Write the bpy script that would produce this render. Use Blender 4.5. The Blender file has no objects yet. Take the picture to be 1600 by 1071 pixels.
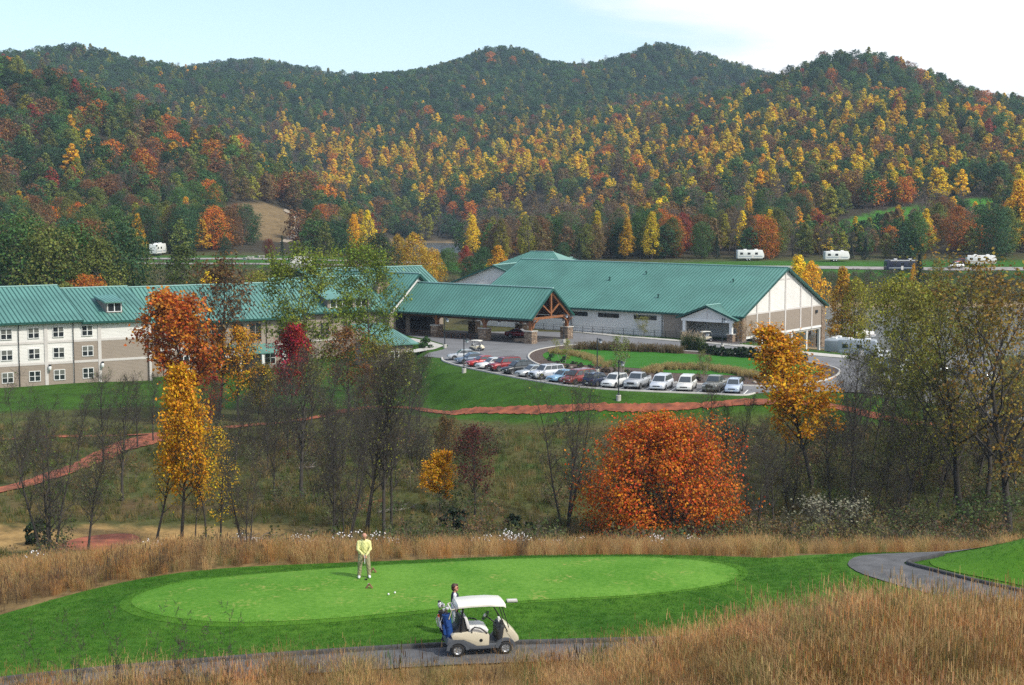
import bpy, bmesh, math, random
import numpy as np
from mathutils import Vector, Matrix

# ------------------------------------------------------------------ camera, sky, sun, exposure
sc = bpy.context.scene
COL = sc.collection
CAM_Z = 32.0
FOC = 2400.0
PITCH = math.atan(235.0 / FOC)
cam_data = bpy.data.cameras.new("camera")
cam_data.sensor_width = 36.0
cam_data.lens = 36.0 * FOC / 1600.0
cam_data.clip_start = 0.1
cam_data.clip_end = 12000.0
cam = bpy.data.objects.new("camera", cam_data)
COL.objects.link(cam)
cam.location = (0, 0, CAM_Z)
cam.rotation_euler = (math.pi / 2 - PITCH, 0, 0)
sc.camera = cam

SUN_EL = math.radians(46)
SUN_AZ = math.atan2(0.80, -0.60)          # clockwise from +Y: the sun stands to the right, behind the camera
world = bpy.data.worlds.new("World")
sc.world = world
world.use_nodes = True
wn, wl = world.node_tree.nodes, world.node_tree.links
wn.clear()
w_out = wn.new("ShaderNodeOutputWorld")
w_bg = wn.new("ShaderNodeBackground")
w_bg.inputs["Strength"].default_value = 0.12
w_sky = wn.new("ShaderNodeTexSky")
w_sky.sky_type = 'NISHITA'
w_sky.sun_disc = False
w_sky.sun_elevation = SUN_EL
w_sky.sun_rotation = SUN_AZ
w_sky.air_density = 1.0
w_sky.dust_density = 0.6
w_sky.ozone_density = 1.6
w_tc = wn.new("ShaderNodeTexCoord")
w_sep = wn.new("ShaderNodeSeparateXYZ")
wl.new(w_tc.outputs["Generated"], w_sep.inputs[0])
def wmath(op, a, b=None, clamp=False):
    n = wn.new("ShaderNodeMath"); n.operation = op; n.use_clamp = clamp
    for i, s in enumerate((a, b)):
        if s is None: continue
        if isinstance(s, (int, float)): n.inputs[i].default_value = s
        else: wl.new(s, n.inputs[i])
    return n.outputs[0]
zz = wmath('ADD', wmath('MAXIMUM', w_sep.outputs["Z"], 0.0), 0.10)
w_cmb = wn.new("ShaderNodeCombineXYZ")
wl.new(wmath('DIVIDE', w_sep.outputs["X"], zz), w_cmb.inputs["X"])
wl.new(wmath('DIVIDE', w_sep.outputs["Y"], zz), w_cmb.inputs["Y"])
w_n1 = wn.new("ShaderNodeTexNoise")
w_n1.inputs["Scale"].default_value = 0.55
w_n1.inputs["Detail"].default_value = 8.0
w_n1.inputs["Roughness"].default_value = 0.58
w_n1.inputs["Distortion"].default_value = 0.5
w_map = wn.new("ShaderNodeMapping")
w_map.inputs["Location"].default_value = (3.1, 7.7, 0.0)
w_map.inputs["Scale"].default_value = (0.8, 1.25, 1.0)
wl.new(w_cmb.outputs[0], w_map.inputs[0])
wl.new(w_map.outputs[0], w_n1.inputs["Vector"])
# thicker cloud towards +X, thinning out towards -X
w_cov = wmath('ADD', w_n1.outputs["Fac"], wmath('MULTIPLY', w_sep.outputs["X"], 0.85))
w_ramp = wn.new("ShaderNodeMapRange")
w_ramp.interpolation_type = 'SMOOTHSTEP'
w_ramp.inputs["From Min"].default_value = 0.40
w_ramp.inputs["From Max"].default_value = 0.64
w_ramp.inputs["To Min"].default_value = 0.16
wl.new(w_cov, w_ramp.inputs["Value"])
w_mix = wn.new("ShaderNodeMix"); w_mix.data_type = 'RGBA'
w_mix.inputs["B"].default_value = (7.3, 7.45, 7.6, 1)
w_gain = wn.new("ShaderNodeMix"); w_gain.data_type = 'RGBA'; w_gain.blend_type = 'MULTIPLY'
w_gain.inputs["Factor"].default_value = 1.0
w_gain.inputs["B"].default_value = (1.0, 1.08, 1.16, 1)
wl.new(w_sky.outputs[0], w_gain.inputs["A"])
wl.new(w_ramp.outputs[0], w_mix.inputs["Factor"])
wl.new(w_gain.outputs["Result"], w_mix.inputs["A"])
wl.new(w_mix.outputs["Result"], w_bg.inputs["Color"])
wl.new(w_bg.outputs[0], w_out.inputs["Surface"])

sun_data = bpy.data.lights.new("sun", 'SUN')
sun_data.energy = 2.8
sun_data.angle = math.radians(4.0)
sun_data.color = (1.0, 0.95, 0.86)
sun = bpy.data.objects.new("sun", sun_data)
COL.objects.link(sun)
_sd = Vector((math.sin(SUN_AZ) * math.cos(SUN_EL), math.cos(SUN_AZ) * math.cos(SUN_EL), math.sin(SUN_EL)))
sun.rotation_euler = _sd.to_track_quat('Z', 'Y').to_euler()
sun.location = (80, -40, 120)

sc.view_settings.view_transform = 'Standard'
sc.view_settings.look = 'None'
sc.view_settings.exposure = 0.48
sc.view_settings.gamma = 1.0
sc.view_settings.use_curve_mapping = False
sc.render.engine = 'CYCLES'
sc.cycles.max_bounces = 5
sc.cycles.diffuse_bounces = 2
sc.cycles.glossy_bounces = 2
sc.cycles.transmission_bounces = 3
sc.cycles.transparent_max_bounces = 6
sc.cycles.volume_bounces = 0
sc.cycles.use_denoising = False
sc.cycles.sample_clamp_indirect = 1.5
sc.cycles.sample_clamp_direct = 5.0
sc.cycles.use_adaptive_sampling = False

R = random.Random(11)
NR = np.random.default_rng(5)

# ------------------------------------------------------------------ helpers
CP, SP = math.cos(PITCH), math.sin(PITCH)
def ray(px, py):
    cx = (px - 800) / FOC; cy = (535.5 - py) / FOC
    return cx, CP + cy * SP, -SP + cy * CP
def gz(px, py, z):
    """world point on the level z, as surveyed in the photograph"""
    d = ray(px, py); t = (z - CAM_Z) / d[2]
    return d[0] * t, d[1] * t
def gY(px, py, Y):
    d = ray(px, py); t = Y / d[1]
    return d[0] * t, CAM_Z + d[2] * t

def smooth(a, b, x):
    t = np.clip((np.asarray(x, float) - a) / (b - a), 0, 1)
    return t * t * (3 - 2 * t)

def tag(o, label=None, cat=None, group=None, kind=None):
    if label: o["label"] = label
    if cat: o["category"] = cat
    if group: o["group"] = group
    if kind: o["kind"] = kind
    return o

def empty(name, loc=(0, 0, 0), rz=0.0, label=None, cat=None, group=None):
    o = bpy.data.objects.new(name, None)
    o.empty_display_size = 0.3
    o.location = loc; o.rotation_euler = (0, 0, rz)
    COL.objects.link(o)
    return tag(o, label, cat, group)

def link(name, me, parent=None):
    o = bpy.data.objects.new(name, me)
    COL.objects.link(o)
    if parent is not None: o.parent = parent
    return o

def copy_tree(o, parent=None):
    c = o.copy(); COL.objects.link(c); c.parent = parent
    for ch in o.children: 
        if ch is not c: copy_tree(ch, c)
    return c

class MB:
    """collects boxes, tubes, prisms and quads and links them as one mesh object"""
    def __init__(s): s.v = []; s.f = []; s.m = []; s.cur = 0
    def add(s, vs, fs):
        n = len(s.v); s.v += [tuple(p) for p in vs]
        for f in fs: s.f.append(tuple(i + n for i in f)); s.m.append(s.cur)
        return s
    def box(s, x0, x1, y0, y1, z0, z1):
        return s.add([(x0,y0,z0),(x1,y0,z0),(x1,y1,z0),(x0,y1,z0),(x0,y0,z1),(x1,y0,z1),(x1,y1,z1),(x0,y1,z1)],
                     [(0,3,2,1),(4,5,6,7),(0,1,5,4),(1,2,6,5),(2,3,7,6),(3,0,4,7)])
    def cbox(s, c, d, mat=None):
        x, y, z = d[0]/2, d[1]/2, d[2]/2
        vs = [Vector((sx*x, sy*y, sz*z)) for sz in (-1,1) for sx, sy in ((-1,-1),(1,-1),(1,1),(-1,1))]
        if mat is not None: vs = [mat @ p for p in vs]
        return s.add([p + Vector(c) for p in vs], [(0,3,2,1),(4,5,6,7),(0,1,5,4),(1,2,6,5),(2,3,7,6),(3,0,4,7)])
    def beam(s, a, b, w, h):
        a, b = Vector(a), Vector(b); d = b - a; L = d.length
        q = d.to_track_quat('X', 'Z').to_matrix()
        return s.cbox((a + b) / 2, (L, w, h), q)
    def prism(s, poly, a, b, axis='y'):
        """poly: 2D outline (counter-clockwise) in the plane across axis, extruded from a to b"""
        n = len(poly)
        def P(p, t):
            return {'y': (p[0], t, p[1]), 'x': (t, p[0], p[1]), 'z': (p[0], p[1], t)}[axis]
        vs = [P(p, a) for p in poly] + [P(p, b) for p in poly]
        fs = [tuple(range(n)), tuple(range(2*n-1, n-1, -1))]
        fs += [(i, n + i, n + (i+1) % n, (i+1) % n) for i in range(n)]
        if axis == 'y': fs = [f for f in fs]
        else: fs = [tuple(reversed(f)) for f in fs]
        return s.add(vs, fs)
    def tube(s, pts, rad, n=8, cap=True):
        pts = [Vector(p) for p in pts]
        if isinstance(rad, (int, float)): rad = [rad] * len(pts)
        base = len(s.v); k = len(pts)
        up = Vector((0, 0, 1))
        for i, p in enumerate(pts):
            d = (pts[min(i+1, k-1)] - pts[max(i-1, 0)])
            d = d.normalized() if d.length > 1e-9 else up
            a = d.orthogonal().normalized() if abs(d.z) > 0.95 else d.cross(up).normalized()
            if abs(d.z) > 0.95: a = (Vector((1,0,0)) - d * d.x).normalized()
            b = d.cross(a)
            for j in range(n):
                t = 2 * math.pi * j / n
                s.v.append(tuple(p + (a * math.cos(t) + b * math.sin(t)) * rad[i]))
        for i in range(k-1):
            for j in range(n):
                j2 = (j+1) % n
                s.f.append((base+i*n+j, base+i*n+j2, base+(i+1)*n+j2, base+(i+1)*n+j)); s.m.append(s.cur)
        if cap and n > 2:
            s.f.append(tuple(base + j for j in range(n-1, -1, -1))); s.m.append(s.cur)
            s.f.append(tuple(base + (k-1)*n + j for j in range(n))); s.m.append(s.cur)
        return s
    def lathe(s, prof, c=(0,0,0), n=16, axis='z'):
        """prof: (radius, height) pairs"""
        base = len(s.v); k = len(prof); c = Vector(c)
        for r, h in prof:
            for j in range(n):
                t = 2*math.pi*j/n
                p = {'z': (r*math.cos(t), r*math.sin(t), h), 'y': (r*math.sin(t), h, r*math.cos(t)), 'x': (h, r*math.cos(t), r*math.sin(t))}[axis]
                s.v.append(tuple(c + Vector(p)))
        for i in range(k-1):
            for j in range(n):
                j2 = (j+1) % n
                s.f.append((base+i*n+j, base+i*n+j2, base+(i+1)*n+j2, base+(i+1)*n+j)); s.m.append(s.cur)
        return s
    def ball(s, c, r, n=12, m=8):
        if isinstance(r, (int, float)): r = (r, r, r)
        base = len(s.v)
        s.v.append((c[0], c[1], c[2]-r[2]))
        for i in range(1, m):
            t = math.pi*i/m - math.pi/2
            for j in range(n):
                a = 2*math.pi*j/n
                s.v.append((c[0]+r[0]*math.cos(t)*math.cos(a), c[1]+r[1]*math.cos(t)*math.sin(a), c[2]+r[2]*math.sin(t)))
        s.v.append((c[0], c[1], c[2]+r[2]))
        top = len(s.v)-1
        for j in range(n):
            j2 = (j+1) % n
            s.f.append((base, base+1+j2, base+1+j)); s.m.append(s.cur)
            for i in range(m-2):
                s.f.append((base+1+i*n+j, base+1+i*n+j2, base+1+(i+1)*n+j2, base+1+(i+1)*n+j)); s.m.append(s.cur)
            s.f.append((base+1+(m-2)*n+j, base+1+(m-2)*n+j2, top)); s.m.append(s.cur)
        return s
    def mesh(s, name, mats, smooth_=False, bevel=0):
        me = bpy.data.meshes.new(name)
        me.from_pydata(s.v, [], s.f)
        if not isinstance(mats, (list, tuple)): mats = [mats]
        for m in mats: me.materials.append(m)
        if len(mats) > 1: me.polygons.foreach_set("material_index", s.m)
        if bevel:
            bm = bmesh.new(); bm.from_mesh(me)
            bmesh.ops.bevel(bm, geom=[e for e in bm.edges if len(e.link_faces) == 2 and e.calc_face_angle(0) > 0.5], offset=bevel, segments=2, affect='EDGES', profile=0.6)
            bm.to_mesh(me); bm.free()
        if smooth_: me.shade_smooth()
        me.update()
        return me
    def build(s, name, mats, parent=None, smooth_=False, bevel=0):
        return link(name, s.mesh(name, mats, smooth_, bevel), parent)

def quads_mesh(name, V, mats, smooth_=False, attr=None, tris=False):
    """V: (n,4,3) array of loose quads (or (n,3,3) triangles)"""
    n, k = V.shape[0], V.shape[1]
    me = bpy.data.meshes.new(name)
    me.vertices.add(n*k); me.vertices.foreach_set("co", V.reshape(-1).astype(np.float32))
    me.loops.add(n*k); me.loops.foreach_set("vertex_index", np.arange(n*k, dtype=np.int32))
    me.polygons.add(n); me.polygons.foreach_set("loop_start", np.arange(0, n*k, k, dtype=np.int32))
    me.polygons.foreach_set("loop_total", np.full(n, k, dtype=np.int32))
    if not isinstance(mats, (list, tuple)): mats = [mats]
    for m in mats: me.materials.append(m)
    me.update(calc_edges=True)
    return me

# ------------------------------------------------------------------ materials
def new_mat(name):
    m = bpy.data.materials.new(name); m.use_nodes = True
    nt = m.node_tree
    return m, nt, nt.nodes, nt.links, nt.nodes["Principled BSDF"]

def mat(name, col, rough=0.6, metal=0.0, var=0.0, vscale=4.0, bump=0.0, bscale=40.0, spec=0.5, coat=0.0, col2=None, detail=4.0):
    m, nt, N, L, B = new_mat(name)
    B.inputs["Roughness"].default_value = rough
    B.inputs["Metallic"].default_value = metal
    B.inputs["Specular IOR Level"].default_value = spec
    B.inputs["Coat Weight"].default_value = coat
    c = (*col, 1)
    if var or col2:
        tc = N.new("ShaderNodeTexCoord"); nz = N.new("ShaderNodeTexNoise")
        nz.inputs["Scale"].default_value = vscale; nz.inputs["Detail"].default_value = detail
        L.new(tc.outputs["Object"], nz.inputs["Vector"])
        mx = N.new("ShaderNodeMix"); mx.data_type = 'RGBA'
        c2 = col2 if col2 else tuple(min(1, x*(1+var)) for x in col)
        c1 = col if col2 else tuple(x*(1-var) for x in col)
        mx.inputs["A"].default_value = (*c1, 1); mx.inputs["B"].default_value = (*c2, 1)
        mr = N.new("ShaderNodeMapRange"); mr.inputs["From Min"].default_value = 0.32; mr.inputs["From Max"].default_value = 0.68
        L.new(nz.outputs["Fac"], mr.inputs["Value"]); L.new(mr.outputs[0], mx.inputs["Factor"])
        L.new(mx.outputs["Result"], B.inputs["Base Color"])
    else:
        B.inputs["Base Color"].default_value = c
    if bump:
        tc2 = N.new("ShaderNodeTexCoord"); nb = N.new("ShaderNodeTexNoise"); nb.inputs["Scale"].default_value = bscale
        L.new(tc2.outputs["Object"], nb.inputs["Vector"])
        bp = N.new("ShaderNodeBump"); bp.inputs["Strength"].default_value = bump; bp.inputs["Distance"].default_value = 0.05
        L.new(nb.outputs["Fac"], bp.inputs["Height"]); L.new(bp.outputs[0], B.inputs["Normal"])
    return m

def leaf_mat(name, fallback=(0.1, 0.1, 0.03), trans=0.35, spread=0.55, hue=0.03):
    """leaf colour comes from the tree's own 'tint' property (or the instance attribute), varied leaf by leaf"""
    m, nt, N, L, B = new_mat(name)
    B.inputs["Roughness"].default_value = 0.65
    B.inputs["Specular IOR Level"].default_value = 0.25
    at = N.new("ShaderNodeAttribute"); at.attribute_type = 'INSTANCER'; at.attribute_name = "tint"
    ge = N.new("ShaderNodeNewGeometry")
    hs = N.new("ShaderNodeHueSaturation")
    mr = N.new("ShaderNodeMapRange"); mr.inputs["To Min"].default_value = 1-spread; mr.inputs["To Max"].default_value = 1+spread
    L.new(ge.outputs["Random Per Island"], mr.inputs["Value"]); L.new(mr.outputs[0], hs.inputs["Value"])
    mh = N.new("ShaderNodeMath"); mh.operation = 'MULTIPLY'; mh.inputs[1].default_value = 7.31
    fr = N.new("ShaderNodeMath"); fr.operation = 'FRACT'
    L.new(ge.outputs["Random Per Island"], mh.inputs[0]); L.new(mh.outputs[0], fr.inputs[0])
    mr2 = N.new("ShaderNodeMapRange"); mr2.inputs["To Min"].default_value = 0.5-hue; mr2.inputs["To Max"].default_value = 0.5+hue
    L.new(fr.outputs[0], mr2.inputs["Value"]); L.new(mr2.outputs[0], hs.inputs["Hue"])
    L.new(at.outputs["Color"], hs.inputs["Color"])
    L.new(hs.outputs[0], B.inputs["Base Color"])
    tr = N.new("ShaderNodeBsdfTranslucent"); L.new(hs.outputs[0], tr.inputs["Color"])
    mx = N.new("ShaderNodeMixShader"); mx.inputs[0].default_value = trans
    L.new(B.outputs[0], mx.inputs[1]); L.new(tr.outputs[0], mx.inputs[2])
    L.new(mx.outputs[0], N["Material Output"].inputs["Surface"])
    return m

M = {}
M['leaf'] = leaf_mat("leaf")
M['grassblade'] = leaf_mat("grass_blade", trans=0.3, spread=0.38, hue=0.02)
M['bark'] = mat("bark", (0.085, 0.07, 0.058), 0.9, var=0.35, vscale=3.0, bump=0.6, bscale=14)
M['bark_dark'] = mat("bark_dark", (0.05, 0.043, 0.036), 0.9, var=0.3, vscale=3.0)
M['bark_pale'] = mat("bark_pale", (0.30, 0.28, 0.25), 0.85, var=0.3, vscale=2.0)

# ------------------------------------------------------------------ terrain
def pchip(xk, yk, x):
    xk, yk = np.asarray(xk, float), np.asarray(yk, float)
    h = np.diff(xk); d = np.diff(yk) / h
    m = np.zeros_like(yk); m[0], m[-1] = d[0], d[-1]
    for i in range(1, len(xk)-1):
        m[i] = 0 if d[i-1]*d[i] <= 0 else 2*d[i-1]*d[i]/(d[i-1]+d[i])
    x = np.clip(x, xk[0], xk[-1]); i = np.clip(np.searchsorted(xk, x) - 1, 0, len(h)-1)
    t = (x - xk[i]) / h[i]
    return ((1+2*t)*(1-t)**2)*yk[i] + t*(1-t)**2*h[i]*m[i] + t*t*(3-2*t)*yk[i+1] + t*t*(t-1)*h[i]*m[i+1]

PROF_Y = [-60, -10, 0, 8, 15, 25, 32, 38, 42.5, 47, 58, 62, 66, 72, 80, 90, 100, 112, 130, 160, 200, 260, 400]
PROF_Z = [33, 31.2, 30.3, 28.4, 26.0, 22.3, 19.8, 18.4, 18.1, 17.98, 17.9, 17.2, 16.2, 14.0, 11.8, 9.4, 7.8, 6.6, 5.7, 5.0, 4.6, 4.6, 4.6]

PLATEAU = [(-34, 274), (-22, 255), (-13.5, 241), (-12.2, 230), (-11.4, 221.5), (-11, 217), (-9, 211.5), (-6.6, 206.7), (-4.2, 202.8), (-0.6, 197), (2.8, 192.2), (6.1, 188.4), (9.3, 185.9),
           (12.3, 184.0), (15.4, 182.9), (19.2, 181.7), (23, 180.4), (27.3, 178.8), (34, 178.5), (42, 184), (50, 196), (54, 214), (51, 225), (43, 237), (37.5, 246), (34, 262), (26, 290), (10, 300), (-12, 300)]
def poly_dist(P, X, Y):
    """signed distance, negative inside"""
    X = np.asarray(X, float); Y = np.asarray(Y, float)
    P = np.asarray(P, float); best = np.full(X.shape, 1e9); inside = np.zeros(X.shape, bool)
    n = len(P)
    for i in range(n):
        a, b = P[i], P[(i+1) % n]
        e = b - a; t = np.clip(((X-a[0])*e[0] + (Y-a[1])*e[1]) / (e @ e), 0, 1)
        best = np.minimum(best, np.hypot(X-a[0]-t*e[0], Y-a[1]-t*e[1]))
        c = (a[1] > Y) != (b[1] > Y)
        with np.errstate(divide='ignore', invalid='ignore'):
            xi = (b[0]-a[0])*(Y-a[1])/(b[1]-a[1]) + a[0]
        inside ^= c & (X < xi)
    return np.where(inside, -best, best)

FAR = np.array([
 (-260,180,9),(-160,230,7),(-120,230,5),(-60,240,4.6),(0,260,5),(60,258,5),(90,230,5.2),(130,230,6),(200,230,9),(-200,330,10),(-120,330,6.5),(-60,335,6),(0,340,6),(40,330,4),
 (68,300,0.8),(110,305,-0.5),(170,310,-0.5),(260,330,3),(75,360,0.3),(110,380,-0.5),(170,385,-0.3),(45,380,4.5),(62,405,3.2),(100,408,2.8),(150,410,3),
 (60,446,10.2),(100,446,10.2),(150,448,10.4),(60,470,10.8),(110,470,10.8),(160,470,11.2),(20,440,9.0),
 (-150,445,12.2),(-110,445,12.2),(-70,445,12.2),(-40,445,11.3),(-110,470,12.6),(-70,470,12.6),(0,450,9.6),(-130,395,8),(-95,390,7.6),(-60,390,7),(-20,395,7),
 (50,520,12.5),(120,520,14),(190,520,16),(-150,520,15),(-100,520,14),(-60,530,11),(0,520,10),
 (-55,790,-2),(-62,850,-2),(-35,850,-2),(-50,700,3.6),(-45,610,8),(-5,850,3),(8,900,9),(-90,840,4),(-50,930,4),(-97,650,24),(-112,600,17),
 (-420,850,122),(-283,850,95),(-195,830,66),(-140,800,46),(-96,765,28),(-72,720,12),(-195,1000,34),(-283,1050,62),(-93,930,14),(-330,620,44),(-210,620,31),(-250,520,18),(-160,700,40),
 (-144,1150,38),(-69,1100,36),(0,1000,36),(-40,960,12),(0,1900,199),(174,1900,201),(0,1400,94),(121,1450,98),(79,1900,164),(-79,1900,178),(-127,1900,163),(-225,2000,168),(-333,2000,191),
 (-380,1900,154),(-453,1600,170),(-493,1600,163),(-533,1600,160),(-387,1600,155),(-312,1250,86),(-244,1300,83),(-182,1250,68),(-140,1350,76),(200,1600,116),
 (298,1300,136),(262,1300,134),(340,1290,120),(352,1300,108),(390,1300,84),(414,1300,76),(436,1300,82),(238,1300,124),(206,1280,110),(120,1150,70),(44,1050,42),
 (94,750,31),(187,750,34),(112,600,18),(181,620,24),(250,640,30),(29,700,13),(270,1000,84),(350,1000,60),
 (300,1650,100),(0,2350,185),(-400,2350,185),(430,1650,84),(560,1300,72),(400,2350,140),(-650,1200,130),(650,900,70),(600,500,30),(-500,480,40),(-420,300,24),(500,300,20),(900,1500,60),(-900,1800,150)], float)
def _phi(r2): return np.sqrt(r2 + 30.0**2)
_d2 = ((FAR[:, None, :2] - FAR[None, :, :2])**2).sum(-1)
_A = np.zeros((len(FAR)+1,)*2); _A[:-1, :-1] = _phi(_d2) - np.eye(len(FAR))*2.0; _A[:-1, -1] = 1; _A[-1, :-1] = 1
_W = np.linalg.solve(_A, np.r_[FAR[:, 2], 0])
def far_z(X, Y):
    X = np.asarray(X, float); Y = np.asarray(Y, float); sh = X.shape
    p = np.stack([X.ravel(), Y.ravel()], 1); out = np.full(len(p), _W[-1])
    for i in range(len(FAR)):
        out += _W[i] * _phi(((p - FAR[i, :2])**2).sum(1))
    return out.reshape(sh)

def bumpn(X, Y, s, seed):
    r = np.random.default_rng(seed); z = np.zeros_like(np.asarray(X, float))
    for k in range(7):
        a = r.uniform(0, 6.283); f = (1.0 + 0.7*k) / s
        z = z + np.sin((X*math.cos(a) + Y*math.sin(a))*f*6.283 + r.uniform(0, 6.283)) / (1 + 0.6*k)
    return z / 3.0

def ground_z(X, Y):
    X = np.asarray(X, float); Y = np.asarray(Y, float)
    X, Y = np.broadcast_arrays(X, Y)
    zn = pchip(PROF_Y, PROF_Z, Y)
    g = lambda cx, cy, sx, sy: np.exp(-((X-cx)/sx)**2 - ((Y-cy)/sy)**2)
    zn = zn + 2.0*g(8.0, 37.0, 6.2, 4.6) + 1.2*g(15, 39.5, 6, 4.5)      # grassy knoll in front of the cart path
    zn = zn + 1.5*g(22.5, 56.5, 4.6, 2.6) + 0.5*g(28, 54, 7, 4)          # green mound inside the bend of the path
    zn = zn + 0.22*smooth(1.15, 0.55, np.hypot((X+2.4-0.20*(Y-53)*1.0)/11.5, (Y-53.3-0.22*(X+2.4))/4.7))   # raised tee
    zn = zn - 1.2*smooth(-12, -24, X)*smooth(40, 52, Y)*smooth(75, 60, Y)
    zn = zn + bumpn(X, Y, 45, 3)*0.35*smooth(64, 95, Y)
    zn = zn + 1.0*g(-6, 128, 14, 12) + 1.3*g(28, 148, 16, 14) + 1.0*g(4, 160, 10, 8)
    zn = zn + 1.4*smooth(70, 120, np.abs(X))*smooth(60, 120, Y)
    t = smooth(225, 290, Y)
    z = zn*(1-t) + far_z(X, Y)*t if np.ndim(t) else zn
    d = poly_dist(PLATEAU, X, Y)
    w = smooth(0, 1, 1 - d/(13.0 - 5.5*smooth(-4, -13, X)))
    z = z + (8.0 - z)*w
    lk = np.hypot((X+46)/34, (Y-815)/85); z = np.where(lk < 1.5, z + (np.minimum(z, 0.6)-z)*smooth(1.35, 0.95, lk), z)
    z = z + bumpn(X, Y, 160, 8)*3.2*smooth(520, 800, Y)*smooth(0.0, 12.0, z-2.0)
    return z
def gh(x, y): return float(ground_z(np.array([x]), np.array([y]))[0])

# the ground: one sheet, finer near the golf tee
rr = [6.0]
while rr[-1] < 75: rr.append(rr[-1] + max(0.35, rr[-1]*0.009))
while rr[-1] < 3000: rr.append(rr[-1]*1.013)
rr = np.array(rr)
aa = np.radians(np.concatenate([np.linspace(-75, -32, 30)[:-1], np.linspace(-32, 32, 300), np.linspace(32, 75, 30)[1:]]))
GX = rr[:, None]*np.sin(aa)[None, :]; GY = rr[:, None]*np.cos(aa)[None, :]
GY2 = GY + 0.0
GZ = ground_z(GX, GY2)
nr, na = GX.shape
gv = np.stack([GX, GY2, GZ], -1).reshape(-1, 3)
idx = np.arange(nr*na).reshape(nr, na)
gq = np.stack([idx[:-1, :-1], idx[:-1, 1:], idx[1:, 1:], idx[1:, :-1]], -1).reshape(-1, 4)[:, ::-1]
gme = bpy.data.meshes.new("ground")
gme.vertices.add(len(gv)); gme.vertices.foreach_set("co", gv.reshape(-1).astype(np.float32))
gme.loops.add(gq.size); gme.loops.foreach_set("vertex_index", gq.reshape(-1).astype(np.int32))
gme.polygons.add(len(gq)); gme.polygons.foreach_set("loop_start", np.arange(0, gq.size, 4, dtype=np.int32)); gme.polygons.foreach_set("loop_total", np.full(len(gq), 4, dtype=np.int32))
gme.update(calc_edges=True); gme.shade_smooth()
# land cover, a colour per place: meadow, woodland floor, mown lawn, sandy field, water's edge
def land_cover(X, Y, Z):
    n1 = bumpn(X, Y, 18, 21); n2 = bumpn(X, Y, 6, 22); n3 = bumpn(X, Y, 60, 23)
    c = np.zeros(X.shape + (3,))
    def put(col, w):
        w = np.clip(w, 0, 1)[..., None]; c[:] = c*(1-w) + np.array(col)*w
    put((0.17, 0.115, 0.05), np.ones_like(X))                                  # dry grass hillside
    val = smooth(66, 84, Y)
    put((0.068, 0.072, 0.022), val)                                            # valley meadow, olive
    put((0.10, 0.075, 0.032), val*smooth(-0.1, 0.9, n1))
    put((0.045, 0.085, 0.016), val*smooth(0.15, 0.8, n3 + 0.5*n2)*0.8)
    put((0.30, 0.19, 0.072), smooth(0, 2.5, -poly_dist([(-62, 108), (-46, 106), (-34, 104.5), (-20, 103), (-11, 104), (-12, 110), (-20, 116), (-34, 118), (-46, 119), (-64, 122)], X, Y) + 2.5*n2))
    put((0.10, 0.062, 0.03), smooth(0, 8, -poly_dist([(-46, 118), (-20, 115), (-12, 118), (-16, 128), (-30, 131), (-46, 128)], X, Y) + 3*n1)*0.8)
    put((0.034, 0.086, 0.008), smooth(0, 1.0, -poly_dist([(-110, 176), (-63, 188), (-50, 193), (-38, 193), (-28, 194), (-14, 188), (-6, 182), (3, 176.5), (10, 174.5), (30, 172), (46, 172), (58, 196), (62, 240), (40, 260), (-20, 262), (-48, 236), (-110, 205)], X, Y)))
    put((0.07, 0.06, 0.028), smooth(250, 300, Y)*0.9)
    put((0.055, 0.075, 0.022), smooth(380, 420, Y)*smooth(-0.3, 0.7, n1))
    put((0.16, 0.105, 0.05), smooth(330, 380, Y)*smooth(430, 400, Y)*smooth(0.0, 0.6, n1)*smooth(30, 0, X))
    put((0.035, 0.11, 0.012), smooth(426, 434, Y + 2*n2)*smooth(475, 462, Y))
    put((0.045, 0.038, 0.024), smooth(476, 500, Y))                              # leaf litter under the woods
    put((0.28, 0.20, 0.11), smooth(3.5, 2.3, Z)*smooth(262, 285, Y))
    put((0.17, 0.12, 0.06), smooth(0, 6, -poly_dist([(-108, 585), (-84, 585), (-80, 640), (-88, 690), (-112, 690), (-120, 640)], X, Y)))
    put((0.05, 0.17, 0.015), smooth(0, 4, -poly_dist([(120, 560), (165, 600), (215, 640), (205, 668), (150, 640), (112, 590)], X, Y)))
    return c
gc = land_cover(GX, GY2, GZ).reshape(-1, 3)
ca = gme.color_attributes.new("cover", 'FLOAT_COLOR', 'POINT')
ca.data.foreach_set("color", np.c_[gc, np.ones(len(gc))].reshape(-1).astype(np.float32))
m, nt, N, L, B = new_mat("ground")
at = N.new("ShaderNodeVertexColor"); at.layer_name = "cover"
tc = N.new("ShaderNodeTexCoord")
def nz(scale, det=5):
    n = N.new("ShaderNodeTexNoise"); n.inputs["Scale"].default_value = scale; n.inputs["Detail"].default_value = det
    L.new(tc.outputs["Object"], n.inputs["Vector"]); return n.outputs["Fac"]
a1, a2 = nz(0.35), nz(3.0, 6)
mm = N.new("ShaderNodeMath"); mm.operation = 'ADD'; L.new(a1, mm.inputs[0]); L.new(a2, mm.inputs[1])
mr = N.new("ShaderNodeMapRange"); mr.inputs["From Min"].default_value = 0.65; mr.inputs["From Max"].default_value = 1.35; mr.inputs["To Min"].default_value = 0.55; mr.inputs["To Max"].default_value = 1.5
L.new(mm.outputs[0], mr.inputs["Value"])
hs = N.new("ShaderNodeHueSaturation"); L.new(at.outputs["Color"], hs.inputs["Color"]); L.new(mr.outputs[0], hs.inputs["Value"])
L.new(hs.outputs[0], B.inputs["Base Color"]); B.inputs["Roughness"].default_value = 0.95; B.inputs["Specular IOR Level"].default_value = 0.1
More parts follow.
